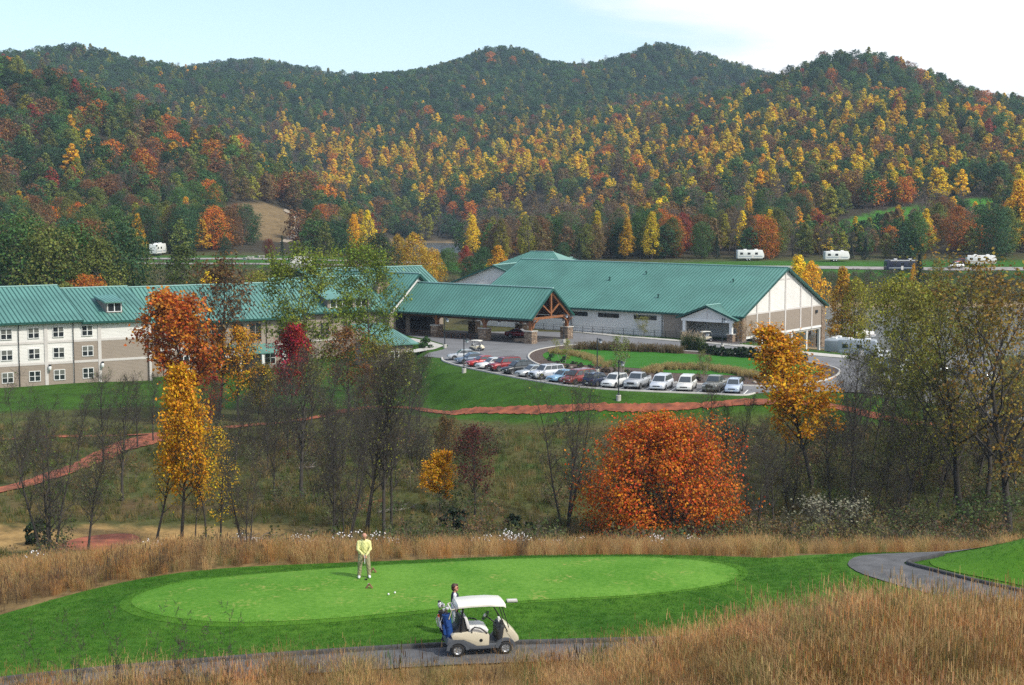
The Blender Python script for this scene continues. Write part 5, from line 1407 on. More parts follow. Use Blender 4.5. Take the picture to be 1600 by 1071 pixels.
    flat_shade(side_shell([(-0.98, 0.82), (-0.50, 0.86), (-0.60, 1.30), (-0.72, 1.34), (-0.78, 1.0)], 0.47, .5, "bag_well", M['plastic'], r, 0.02))
    # rear canopy frame that holds the bags
    for s_ in (-1, 1):
        MB().beam((-0.70, s_*0.48, 1.00), (-0.62, s_*0.46, 1.70), 0.10, 0.03).build("rear_panel", M['plastic'], r)
        MB().tube([(-0.62, s_*0.42, 1.72), (-1.00, s_*0.42, 1.66), (-1.10, s_*0.40, 1.32)], 0.022, 6).build("bag_cover_frame", M['cream'], r)
    MB().beam((-0.66, -0.4, 1.69), (-1.02, -0.4, 1.63), 0.02, 0.02).build("bag_cover_frame", M['cream'], r)
    for k_ in range(3): MB().box(-1.04+0.12*k_, -1.0+0.12*k_, -0.4, 0.4, 1.63+0.02*k_, 1.66+0.02*k_).build("bag_cover_slat", M['trim'], r)
    # roof: crowned slab
    secs = []
    for x, dz, wf in ((-0.86, -0.06, 0.84), (-0.80, 0.0, 0.96), (-0.3, 0.03, 1.0), (0.3, 0.03, 1.0), (0.78, -0.01, 0.97), (0.86, -0.07, 0.88)):
        w = 0.60*wf; z = 1.80+dz
        secs.append([(x, -w, z-0.07), (x, -w*0.99, z-0.02), (x, -w*0.86, z+0.045), (x, 0, z+0.06), (x, w*0.86, z+0.045), (x, w*0.99, z-0.02), (x, w, z-0.07), (x, 0, z-0.05)])
    loft(secs, "roof", M['roof_white'], r)
    # folded screen, steering
    MB().add([(0.915, -0.5, 0.86), (0.915, 0.5, 0.86), (0.72, 0.5, 1.36), (0.72, -0.5, 1.36), (0.93, -0.5, 0.865), (0.93, 0.5, 0.865), (0.735, 0.5, 1.365), (0.735, -0.5, 1.365)],
             [(0, 1, 2, 3), (7, 6, 5, 4), (0, 3, 7, 4), (1, 5, 6, 2), (3, 2, 6, 7)]).build("windscreen", M['tint_screen'], r)
    MB().tube([(0.72, 0.24, 0.86), (0.30, 0.24, 1.18)], 0.025, 6).build("steering_column", M['black_metal'], r)
    sw = MB(); ctr = Vector((0.28, 0.24, 1.20)); ax = Vector((-0.80, 0, 0.60)).normalized(); u_ = Vector((0, 1, 0)); v_ = ax.cross(u_)
    ringp = [ctr + (u_*math.cos(t_)+v_*math.sin(t_))*0.175 for t_ in [2*math.pi*i/16 for i in range(17)]]
    sw.tube(ringp, 0.018, 5); sw.beam(ringp[0], ringp[8], 0.03, 0.02); sw.beam(ringp[4], ringp[12], 0.03, 0.02)
    sw.build("steering_wheel", M['black_metal'], r)
    MB().cbox(ctr + ax*0.03, (0.05, 0.13, 0.09), ax.to_track_quat('X', 'Z').to_matrix()).build("score_clip", M['white_trim'], r)
    for s_ in (-1, 1): MB().cbox((0.76, s_*0.20, 1.06), (0.10, 0.16, 0.14)).build("dash_display", M['white_trim'] if s_ > 0 else M['plastic'], r)
    MB().box(-0.30, 0.66, -0.53, 0.53, 0.40, 0.44).build("floor_mat", M['plastic'], r)
    MB().box(0.30, 0.42, 0.10, 0.40, 0.44, 0.52).build("pedal", M['black_metal'], r)
    # oval badge on each flank, a pale mark on a dark ground
    for s_ in (-1, 1):
        MB().lathe([(0.001, 0.0), (0.06, 0.0)], (0, 0, 0), 16, 'y').build("badge", M['black_metal'], r).location = (-0.02, s_*(hw+0.018), 0.56)
        bd = r.children[-1]; bd.scale = (1.15, 1, 0.62)
        bm_ = MB()
        for k_, (u0, u1) in enumerate(((-0.036, -0.016), (-0.008, 0.010), (0.018, 0.036))):
            bm_.box(u0, u1, -0.002, 0.002, -0.014, 0.014)
        mk_ = bm_.build("mark", M['cream'], bd); mk_.location = (0, s_*0.004, 0)
    return r
cart = golf_cart()
cx_, cy_ = (-1.84-0.19)/2, 45.75
cart.location = (cx_+0.0, cy_, gh(cx_, cy_)+0.055); cart.rotation_euler = (0, 0, math.radians(11)); cart.scale = (.88, .88, .86)
tag(cart, "cream golf cart with white roof parked on the asphalt path", "golf cart")
c2 = copy_tree(cart); x, y = gz(745, 548, 8.03); c2.location = (x, y, 8.03); c2.rotation_euler = (0, 0, math.radians(-25)); tag(c2, "small cream golf cart on the drive behind the parked cars", "golf cart")
c3 = copy_tree(cart); c3.location = (31.2, 246.9, 8.07); c3.rotation_euler = (0, 0, math.radians(205)); tag(c3, "cream golf cart parked under the hall porch", "golf cart")

# golf bags strapped on the back of the near cart
M['bag_black'] = mat("bag_black", (0.022, 0.022, 0.024), 0.6, var=0.3, vscale=9)
M['bag_blue'] = mat("bag_blue", (0.012, 0.06, 0.24), 0.55, var=0.25, vscale=9)
M['bag_white'] = mat("bag_white", (0.7, 0.7, 0.7), 0.5)
M['orange'] = mat("orange_cloth", (0.6, 0.10, 0.02), 0.6)
def golf_bag(mname, lx, ly, label, head):
    o = empty("golf_bag", (0, 0, 0)); cm = Matrix.Translation(cart.location) @ Matrix.Rotation(math.radians(11), 4, 'Z') @ Matrix.Scale(.87, 4); o.scale = (.87,)*3
    w = cm @ Vector((lx, ly, 0.60)); o.location = w; o.rotation_euler = (0, math.radians(-8), math.radians(11)); tag(o, label, "golf bag", "golf bags on the cart")
    flat_shade(MB().lathe([(0.001, 0), (0.13, 0.01), (0.145, 0.08), (0.14, 0.5), (0.15, 0.62), (0.155, 0.86), (0.13, 0.87), (0.12, 0.80)], n=14).build("bag_body", M[mname], o, True))
    MB().cbox((-0.15, 0, 0.32), (0.09, 0.20, 0.36)).build("pocket", M[mname], o, bevel=0.03)
    MB().cbox((-0.02, -0.15, 0.55), (0.10, 0.05, 0.24)).build("side_pocket", M[mname], o, bevel=0.02)
    MB().tube([(-0.14, 0.03, 0.78), (-0.25, 0.03, 0.6), (-0.23, 0.03, 0.35), (-0.14, 0.03, 0.25)], 0.02, 5).build("strap", M['bag_white'], o)
    rr_ = random.Random(hash(mname) % 99 + 3)
    for k_ in range(7):
        a_ = k_*0.9; p0 = Vector((0.07*math.cos(a_), 0.07*math.sin(a_), 0.5)); p1 = p0 + Vector((rr_.uniform(-.04, .04), rr_.uniform(-.04, .04), 0.48+rr_.uniform(0, .12)))
        cl = MB().tube([p0, p1], 0.007, 5).build("club", M['chrome'], o)
        MB().cbox(p1+Vector((0.02, 0, 0.02)), (0.09, 0.03, 0.06), Matrix.Rotation(a_, 3, 'Z')).build("club_head", M['chrome'] if k_ % 3 else M['bag_white'], cl, bevel=0.008)
    if head:
        MB().ball((-0.06, 0, 1.08), (0.075, 0.07, 0.12), 12, 8).build("head_cover", M['bag_white'], o, True)
        MB().ball((-0.06, 0, 1.20), (0.06, 0.06, 0.045), 10, 6).build("head_cover", M['bag_black'], o, True)
        MB().cbox((-0.17, -0.06, 0.72), (0.06, 0.05, 0.10)).build("tag", M['orange'], o)
        MB().beam((-0.18, -0.08, 0.68), (-0.17, -0.09, 0.30), 0.03, 0.06).build("towel", M['bag_white'], o)
    return o
golf_bag('bag_black', -1.13, 0.22, "black golf bag with white head cover strapped on the golf cart", True)
golf_bag('bag_blue', -1.06, -0.24, "blue golf bag with irons strapped on the golf cart", False)

# ---- campers, boats, distant things
M['camper'] = mat("camper_white", (0.72, 0.72, 0.70), 0.4, var=0.05, vscale=1)
M['camper_navy'] = mat("camper_navy", (0.014, 0.02, 0.045), 0.3, var=0.2, vscale=0.4)
M['camper_tan'] = mat("camper_tan", (0.35, 0.29, 0.22), 0.5, var=0.1, vscale=1)
M['camper_grey'] = mat("camper_grey", (0.30, 0.34, 0.38), 0.5, var=0.1, vscale=1)
def camper(x, y, rz, L, H, body, label, stripe='camper_grey', cat="camper", z=None, motor=False, group=None):
    o = empty("motorhome" if motor else "travel_trailer", (x, y, gh(x, y)+0.15 if z is None else z), rz, label, cat, group)
    front = [(L/2-0.5, 0.55), (L/2, 1.0), (L/2, H*0.55), (L/2-0.55, H)] if not motor else [(L/2, 0.55), (L/2+0.05, 1.2), (L/2-0.12, H-0.3), (L/2-0.4, H)]
    flat_shade(MB().prism([(-L/2, 0.55), *front, (-L/2+0.2, H), (-L/2, H-0.25)], -1.2, 1.2, 'y').build("body", M[body], o, False, 0.06))
    for s_ in (-1, 1):
        MB().box(-L/2+0.3, L/2-0.6, s_*1.2-0.012, s_*1.2+0.012, 1.05, 1.32).build("stripe", M[stripe], o)
        for k_ in range(max(2, int(L/2.6))):
            xx = -L/2+1.2+k_*2.3
            if xx > L/2-1.2: break
            MB().box(xx-0.45, xx+0.45, s_*1.2-0.02, s_*1.2+0.02, H*0.55, H*0.55+0.65).build("window", M['glass'], o)
        MB().box(0.3, 0.95, s_*1.2-0.016, s_*1.2+0.016, 0.62, H*0.50-0.02).build("door", M['trim'], o)
        for wx_ in ((-0.35, -1.2) if not motor else (L*0.30, -L*0.24)): wheel(o, wx_, s_*1.05, 0.38, 0.24)
    for k_ in (-0.2, 0.22): MB().box(L*k_-0.45, L*k_+0.45, -0.4, 0.4, H, H+0.28).build("roof_unit", M['white_trim'], o, bevel=0.06)
    if motor: MB().box(L/2-0.06, L/2+0.07, -1.05, 1.05, 1.35, H-0.45).build("windshield", M['car_glass'], o)
    else: MB().beam((L/2-0.4, 0, 0.6), (L/2+1.1, 0, 0.55), 0.12, 0.12).build("hitch", M['black_metal'], o)
    MB().box(-L/2+1, L/2-1, 1.2, 1.32, H-0.3, H-0.16).build("awning", M['white_trim'], o)
    return o
def farxy(px, Y): return gY(px, 400, Y)[0]
GC = "campers on the far bank"
camper(farxy(1172, 470), 470, math.radians(4), 8.2, 3.1, 'camper', "white travel trailer parked directly above the hall roof ridge", group=GC)
camper(farxy(1307, 466), 466, math.radians(6), 7.6, 3.0, 'camper', "white travel trailer beside the blue spruce on the far bank", group=GC)
camper(farxy(1411, 441), 441, math.radians(188), 10.5, 3.5, 'camper_navy', "long navy motorhome with pale swooshes on the far bank", 'camper_grey', "motorhome", motor=True, group=GC)
camper(farxy(1533, 452), 452, math.radians(-3), 8.6, 3.0, 'camper', "white travel trailer with brown stripe behind thin trees", 'camper_tan', group=GC)
place_car('crossover', farxy(1495, 447), 447.5, math.radians(185), WHITE, "white suv parked next to the far campers", z=gh(farxy(1495, 447), 447.5)+0.16)
place_car('pickup', farxy(1508, 452), 455, math.radians(200), MAROON, "maroon pickup half hidden behind the white campground suv", z=gh(farxy(1508, 452), 455)+0.05)
camper(farxy(247, 470), 470, math.radians(80), 7.5, 3.4, 'camper', "white camper standing end-on between dark trees", group=GC)
camper(farxy(1345, 250), 250, math.radians(-20), 6.5, 3.0, 'camper_grey', "grey box trailer standing in the marina lot", z=gh(farxy(1345, 250), 250)+0.1, cat="trailer", group="trailers in the marina lot")
camper(farxy(1310, 258), 258, math.radians(60), 5.5, 2.6, 'camper_grey', "shorter grey box trailer beside the hall end wall", z=gh(farxy(1310, 258), 258)+0.1, cat="trailer", group="trailers in the marina lot")
# white tent on the far bank
t = empty("tent_shelter", (farxy(471, 432), 432, gh(farxy(471, 432), 432)+0.02), math.radians(-8), "white arched fabric tent on the far lawn", "tent")
ar = [(-1.7, 0), (1.7, 0), (1.7, 1.7), (1.2, 2.5), (0, 3.0), (-1.2, 2.5), (-1.7, 1.7)]
flat_shade(MB().prism(ar, -2.8, 2.8, 'x').build("cover", M['roof_white'], t))
MB().prism([(p[0]*0.9, p[1]*0.93+0.02) for p in ar], 2.801, 2.83, 'x').build("end_flap", M['white_trim'], t)
for yy_ in (-1.72, 1.72): MB().tube([(-2.7, yy_, 0), (2.7, yy_, 0)], 0.05, 5).build("base_rail", M['trim'], t)
# pontoon boat on the inlet
bx_ = farxy(1348, 318)
bo = empty("pontoon_boat", (bx_, 318, 2.0), math.radians(25), "white pontoon boat with canopy floating on the inlet", "boat")
for s_ in (-1, 1): MB().tube([(-3, s_*0.9, 0.15), (2.6, s_*0.9, 0.15), (3.2, s_*0.9, 0.4)], [0.3, 0.3, 0.1], 10).build("pontoon", M['chrome'], bo)
MB().box(-3, 2.8, -1.2, 1.2, 0.45, 0.58).build("deck", M['trim'], bo)
for s_ in (-1, 1): MB().box(-2.8, 2.5, s_*1.15-0.03, s_*1.15+0.03, 0.6, 1.3).build("side_panel", M['white_trim'], bo)
MB().box(-2.6, 0.6, -1.25, 1.25, 2.75, 2.9).build("canopy", M['roof_white'], bo, bevel=0.06)
for sx in (-2.4, 0.4):
    for s_ in (-1, 1): MB().tube([(sx, s_*1.1, 0.6), (sx, s_*1.1, 2.75)], 0.03, 5).build("canopy_post", M['chrome'], bo)
MB().box(-0.2, 0.8, 0.2, 1.0, 0.6, 1.5).build("console", M['camper_grey'], bo)
# cars in the marina lot behind the trees
for i, (px, Y, kd, cl, lab) in enumerate([(1385, 226, 'sedan', WHITE, "white sedan in the marina lot behind thin trees"), (1430, 220, 'suv', SILV, "silver suv in the marina lot behind thin trees"), (1470, 214, 'pickup', WHITE, "white pickup in the marina lot behind thin trees"), (1510, 226, 'suv', BGREY, "slate suv in the marina lot behind thin trees"), (1545, 218, 'crossover', WHITE, "white suv in the marina lot behind the leaning trunk"), (1400, 205, 'minivan', SILV, "silver minivan near the marina road bend")]):
    xx = farxy(px, Y); place_car(kd, xx, Y, math.radians(70+8*i), cl, lab, z=gh(xx, Y)+0.14, group="cars in the marina lot")
# ------------------------------------------------------------------ trees of the valley and round the buildings
def ground_hit(px, py):
    dx, dy, dz = ray(px, py)
    T = np.linspace(18, 900, 3500); d = CAM_Z + dz*T - ground_z(dx*T, dy*T)
    i = int(np.argmax(d < 0))
    t = T[i-1] + (T[i]-T[i-1])*d[i-1]/(d[i-1]-d[i]) if i > 0 else T[0]
    return dx*t, dy*t
NEAR = {}
def near_kind(key, H, sk_args, leaf_args, bark='bark_dark', n=2, leafm='leaf'):
    out = []
    for s in range(n):
        sk, an = skeleton(H, **{**sk_args, 'seed': sk_args.get('seed', 0)+s*7})
        la = dict(leaf_args); cnt = la.pop('count')
        cm_ = leaf_mesh("crown", an, cnt, seed=s+3, m=M[leafm], **la) if cnt else None
        if key == 'dome':
            va = np.array([v.co for v in cm_.vertices]).reshape(-1, 4, 3)
            cm_ = quads_mesh("crown", np.concatenate([va, crown_blobs(9.0, 13.2, -0.2, 'dome', 150, 24000, 0.175, 388)]), M[leafm])
        out.append((cm_, wood_mesh("trunk", sk, M[bark])))
    top = max(v.co.z for v in out[0][1].vertices)
    NEAR[key] = (out, H)
near_kind('bare', 12, dict(r0=0.16, seed=301, first=0.24, limbs=30, length=0.28, up=1.4, sub=8, twig=6, profile='oval', twiglen=0.12), dict(count=420, size=0.15, spread=0.15), n=3)
near_kind('bare_multi', 12, dict(r0=0.19, seed=321, first=0.2, limbs=44, length=0.27, up=1.2, sub=7, twig=5, stems=4, profile='vase', twiglen=0.12), dict(count=320, size=0.15, spread=0.2), n=2)
near_kind('poplar', 12, dict(r0=0.17, seed=341, first=0.26, limbs=38, length=0.27, up=0.85, sub=6, twig=4, profile='spire', twiglen=0.11), dict(count=9500, size=0.21, spread=0.22), n=2)
near_kind('thin_poplar', 12, dict(r0=0.13, seed=361, first=0.25, limbs=26, length=0.20, up=0.95, sub=5, twig=4, profile='spire', twiglen=0.10), dict(count=1300, size=0.18, spread=0.18), n=2)
near_kind('dome', 9, dict(r0=0.15, seed=381, first=0.06, limbs=120, length=0.66, up=0.28, sub=6, twig=4, stems=8, lean=0.10, profile='dome', twiglen=0.12), dict(count=13000, size=0.17, spread=0.26), n=1)
near_kind('maple', 9, dict(r0=0.16, seed=401, first=0.2, limbs=28, length=0.38, up=0.8, sub=7, twig=5, profile='egg', twiglen=0.12), dict(count=8500, size=0.25, spread=0.22), n=2)
near_kind('airy', 9, dict(r0=0.14, seed=421, first=0.22, limbs=28, length=0.37, up=0.85, sub=7, twig=5, profile='egg', twiglen=0.12), dict(count=2800, size=0.2, spread=0.25), n=2)
near_kind('locust', 12, dict(r0=0.16, seed=441, first=0.30, limbs=26, length=0.32, up=0.40, sub=7, twig=5, profile='oval', twiglen=0.13), dict(count=9000, size=0.20, spread=0.24), n=2)
near_kind('spread', 12, dict(r0=0.24, seed=461, first=0.22, limbs=20, length=0.52, up=0.85, sub=8, twig=6, profile='oval', twiglen=0.12, wob=0.10, lean=0.2), dict(count=5200, size=0.18, spread=0.3), n=2)
near_kind('sapling', 4.5, dict(r0=0.06, seed=481, first=0.22, limbs=14, length=0.26, up=1.4, sub=5, twig=4, stems=3, profile='oval', twiglen=0.14, minr=0.006), dict(count=1500, size=0.14, spread=0.14), bark='bark_pale', n=2)
near_kind('shrub', 2.6, dict(r0=0.05, seed=501, first=0.1, limbs=26, length=0.5, up=1.0, sub=5, twig=4, stems=6, lean=0.35, profile='dome', twiglen=0.2, minr=0.006), dict(count=900, size=0.12, spread=0.15), n=2)
_cnt = {}
def near_tree(kind, px, base, top, tint, label, name="tree", group=None, cat="tree", wide=1.0, xy=None, H=None, leaves=True):
    prot, H0 = NEAR[kind]
    x, y = xy if xy else ground_hit(px, base)
    z = gh(x, y)
    if H is None:
        _, zt = gY(px, top, y); H = zt - z
    i = _cnt.get(kind, 0); _cnt[kind] = i+1
    cr, tr = prot[i % len(prot)]
    e = empty(name, (x, y, z-0.05), (i*2.1) % 6.28, label, cat, group)
    s = H/H0; e.scale = (s*wide, s*wide, s)
    if cr and leaves: link("crown", cr, e)["tint"] = [float(t) for t in tint]
    link("trunk", tr, e)
    return e
TG = "bare trees in the valley"
LYEL, LGOLD, LORG, LRED, LRUST, LYG, LGR, LOL = (.60, .40, .02), (.62, .32, .012), (.54, .145, .012), (.38, .020, .018), (.24, .09, .02), (.25, .26, .03), (.085, .14, .02), (.14, .15, .035)
T_ = near_tree
# row of trees beyond the tee, from the sandy field rightwards
T_('bare_multi', 75, 876, 610, LGR, "bare many-stemmed tree at the near edge of the sandy field", "bare_tree")
T_('bare', 137, 862, 690, LOL, "thin bare sapling tree next to the red clay patch", "bare_tree")
T_('bare', 192, 783, 600, LOL, "slim bare tree standing below the fork of the clay paths", "bare_tree")
T_('bare', 163, 740, 590, LGR, "bare tree growing where the two red paths meet", "bare_tree")
T_('thin_poplar', 243, 852, 640, LYEL, "thin yellow tree with leaves hanging low over the sandy field", "yellow_tree")
T_('poplar', 283, 853, 582, LGOLD, "tall golden poplar on the sandy field", "yellow_tree", wide=0.8)
T_('bare', 304, 851, 690, LYEL, "bent thin stem beside the golden poplar", "bare_tree", wide=0.6)
T_('thin_poplar', 324, 855, 640, LGOLD, "thin upright tree with few gold leaves beside the golden poplar", "yellow_tree", wide=0.8)
T_('thin_poplar', 344, 861, 660, LYEL, "forked half bare yellow tree on the edge of the sandy field", "yellow_tree", leaves=True)
T_('bare_multi', 386, 866, 690, LOL, "low forked bare tree beside the fallen logs", "bare_tree", wide=0.8)
T_('bare', 473, 780, 560, LOL, "big bare tree beside the white branch pile", "bare_tree", wide=1.2)
T_('bare', 523, 852, 640, LOL, "slim bare tree behind the golfer", "bare_tree", wide=0.8)
T_('bare_multi', 540, 850, 640, LOL, "bare clump of stems behind the golfer", "bare_tree", wide=0.8)
T_('bare', 572, 832, 570, LOL, "tall bare tree right behind the golfer's head", "bare_tree")
T_('bare', 602, 838, 560, LYG, "tallest bare tree with twin trunk in the thicket", "bare_tree", wide=0.9)
T_('bare', 612, 830, 575, LOL, "leaning bare stem beside the tallest bare tree", "bare_tree", wide=0.7)
T_('bare', 632, 712, 560, LOL, "bare tree standing on the bank below the red path", "bare_tree")
T_('maple', 687, 800, 712, LGOLD, "small golden maple in the rough meadow", "golden_maple", wide=1.1)
T_('airy', 742, 805, 672, (.12, .03, .022), "dusky red half bare tree in the rough meadow", "red_tree", wide=0.95)
T_('airy', 705, 745, 655, (.16, .10, .03), "brown half bare tree above the golden maple", "brown_tree")
T_('bare_multi', 884, 822, 585, LYG, "tall vase-shaped bare tree with yellow-green top beside the orange maple", "bare_tree", wide=0.85)
T_('dome', 1030, 848, 645, LORG, "broad dome-shaped orange maple on the valley floor", "orange_maple", wide=1.0)
T_('bare', 1112, 762, 612, LOL, "bare tree rising behind the orange maple, touching the clay path", "bare_tree")
T_('bare', 1133, 748, 640, LOL, "bare tree between the orange maple and a leaning stem", "bare_tree", wide=0.8)
T_('bare', 1152, 745, 625, LOL, "leaning bare stem on the far side of the orange maple", "bare_tree", wide=0.8)
T_('bare_multi', 1180, 835, 690, LOL, "bare clump growing by the dome-shaped maple", "bare_tree")
T_('poplar', 1270, 770, 512, (.60, .30, .012), "big golden tree with dark straight trunk in front of the hall corner", "golden_tree", wide=1.15)
T_('bare', 1210, 828, 700, LOL, "low bare tree in the thicket by the pale bush", "bare_tree", wide=1.2)
T_('bare', 1329, 775, 560, LOL, "bare trunk just past the big golden tree", "bare_tree")
T_('bare', 1361, 735, 540, LYG, "slender bare tree on the road bend", "bare_tree")
T_('locust', 1388, 700, 455, (.30, .29, .03), "tall feathery yellow-green tree by the marina", "locust_tree", wide=0.85)
T_('locust', 1448, 690, 462, (.20, .22, .03), "flat-topped green locust tree over the inlet", "locust_tree", wide=0.9)
T_('spread', 1412, 815, 600, LOL, "crooked half bare tree with ivy trunk in the thicket", "bare_tree", wide=0.85)
T_('spread', 1505, 818, 490, (.20, .19, .035), "big spreading half bare tree above the cart path bend", "spreading_tree", wide=0.95)
T_('spread', 1575, 830, 470, (.26, .17, .03), "olive brown spreading tree leaning over the green mound", "spreading_tree", wide=0.95)
T_('spread', 1545, 790, 520, (.24, .19, .03), "half bare tree between the two spreading trees", "spreading_tree", wide=0.9)
T_('bare_multi', 1460, 800, 620, LOL, "bare clump under the spreading trees", "bare_tree")
T_('bare', 1340, 830, 690, LOL, "short bare tree above the grassy bend", "bare_tree", wide=1.1)
T_('airy', 1360, 640, 560, (.12, .13, .025), "small green tree on the marina verge", "green_tree")
# thicket between the lodge and the meadow
T_('maple', 300, 660, 465, (.52, .17, .018), "large orange maple in front of the link wing", "orange_maple", wide=1.05)
T_('airy', 340, 655, 418, (.15, .085, .028), "tall thin brown tree with yellow top beside the large orange maple", "brown_tree", wide=0.85)
T_('maple', 455, 650, 515, LRED, "crimson maple in front of the lodge entrance", "red_maple", wide=0.75)
T_('airy', 372, 660, 520, LGOLD, "half bare gold tree beside the crimson maple", "gold_tree")
T_('maple', 404, 660, 575, (.26, .20, .02), "small yellow-green maple in the thicket", "yellow_green_maple")
T_('airy', 330, 680, 590, (.30, .045, .015), "small red tree under the large orange maple", "red_tree")
T_('locust', 490, 640, 407, (.17, .22, .025), "tall green locust tree with layered branches in front of the dormers", "locust_tree", wide=0.95)
T_('locust', 568, 620, 402, (.16, .22, .025), "green locust tree rising past the stone chimney", "locust_tree", wide=0.85)
T_('airy', 545, 650, 520, (.22, .10, .02), "orange brown airy tree below the chimney", "orange_tree", wide=1.1)
T_('airy', 600, 655, 540, (.20, .17, .025), "yellow green airy tree in front of the annex roof", "yellow_green_tree")
T_('airy', 640, 640, 552, (.16, .17, .03), "light green airy tree at the end of the lawn bank", "green_tree")
T_('airy', 485, 665, 570, (.20, .18, .05), "pale yellow airy tree in the thicket", "yellow_green_tree")
T_('airy', 570, 668, 575, (.20, .09, .03), "rusty airy tree in the thicket", "orange_tree")
for i, (px, by, ty) in enumerate([(430, 690, 560), (450, 720, 600), (505, 700, 570), (535, 730, 600), (590, 700, 580), (655, 690, 590), (400, 720, 610), (365, 740, 620), (240, 690, 590), (270, 720, 620), (215, 700, 600), (555, 770, 640), (650, 740, 620), (430, 780, 660), (340, 700, 600), (300, 720, 610), (385, 690, 590), (420, 740, 630), (470, 700, 600), (520, 760, 640), (545, 700, 590), (580, 740, 620), (620, 760, 650), (660, 770, 680), (500, 790, 690), (120, 720, 620), (60, 720, 640), (690, 720, 640), (355, 800, 680), (30, 760, 650)]):
    T_('bare' if i % 3 else 'bare_multi', px, by, ty, LOL, "grey bare tree in the thicket below the lodge", "bare_tree", "bare thicket trees below the lodge")
for i, (px, by, ty) in enumerate([(1235, 800, 690), (1300, 810, 660), (1385, 775, 640), (1435, 770, 600), (1525, 770, 600), (1590, 790, 640), (1405, 720, 590), (1480, 735, 580), (1565, 730, 560), (1345, 700, 580), (1200, 780, 660), (1225, 740, 640), (1315, 720, 600), (1370, 800, 690), (1420, 760, 620), (1455, 720, 590), (1490, 790, 640), (1515, 720, 580), (1540, 760, 620), (1580, 750, 600), (1598, 720, 560), (1390, 830, 720)]):
    T_('bare' if i % 3 else 'bare_multi', px, by, ty, LOL, "dark bare tree in the thicket beside the cart path bend", "bare_tree", "bare thicket trees by the path bend", wide=1.15)
# behind the guest wing and the roofs
BT = [(28, 'w', 300, 0, 330, GREEN, "dark green tree behind the guest wing"), (-15, 'w', 305, 1, 345, GREEN_D, ""), (75, 'w', 295, 2, 350, OLIVE, "olive green tree behind the guest wing"), (115, 'w', 300, 0, 345, GREEN, ""),
      (155, 'w', 292, 6, 365, OLIVE, ""), (185, 'w', 300, 1, 350, GREEN_D, ""), (200, 'w', 325, 7, 350, OLIVE, ""), (50, 'w', 325, 1, 340, BROWN, ""), (140, 'w', 330, 2, 340, RUST, "")]
def wtree_at(px, Y, k, top, tint, label, name="woodland_tree", group=None, wide=1.0):
    x = gY(px, 400, Y)[0]; z = gh(x, Y); zt = gY(px, top, Y)[1]
    Hm = max(v.co.z for v in WOOD[k][0].vertices)
    s = (zt-z)/Hm
    return wood_tree(x, Y, z-0.1, k, s, px*0.37, tint, label, group, name, sv=(s*wide, s*wide, s))
for px, _, Y, k_, top, tint, lab in BT:
    wtree_at(px, Y, k_, top, np.array(tint)*1.0, "%s tree behind the guest wing roof" % colour_word(tint), group="%s trees behind the guest wing" % colour_word(tint))
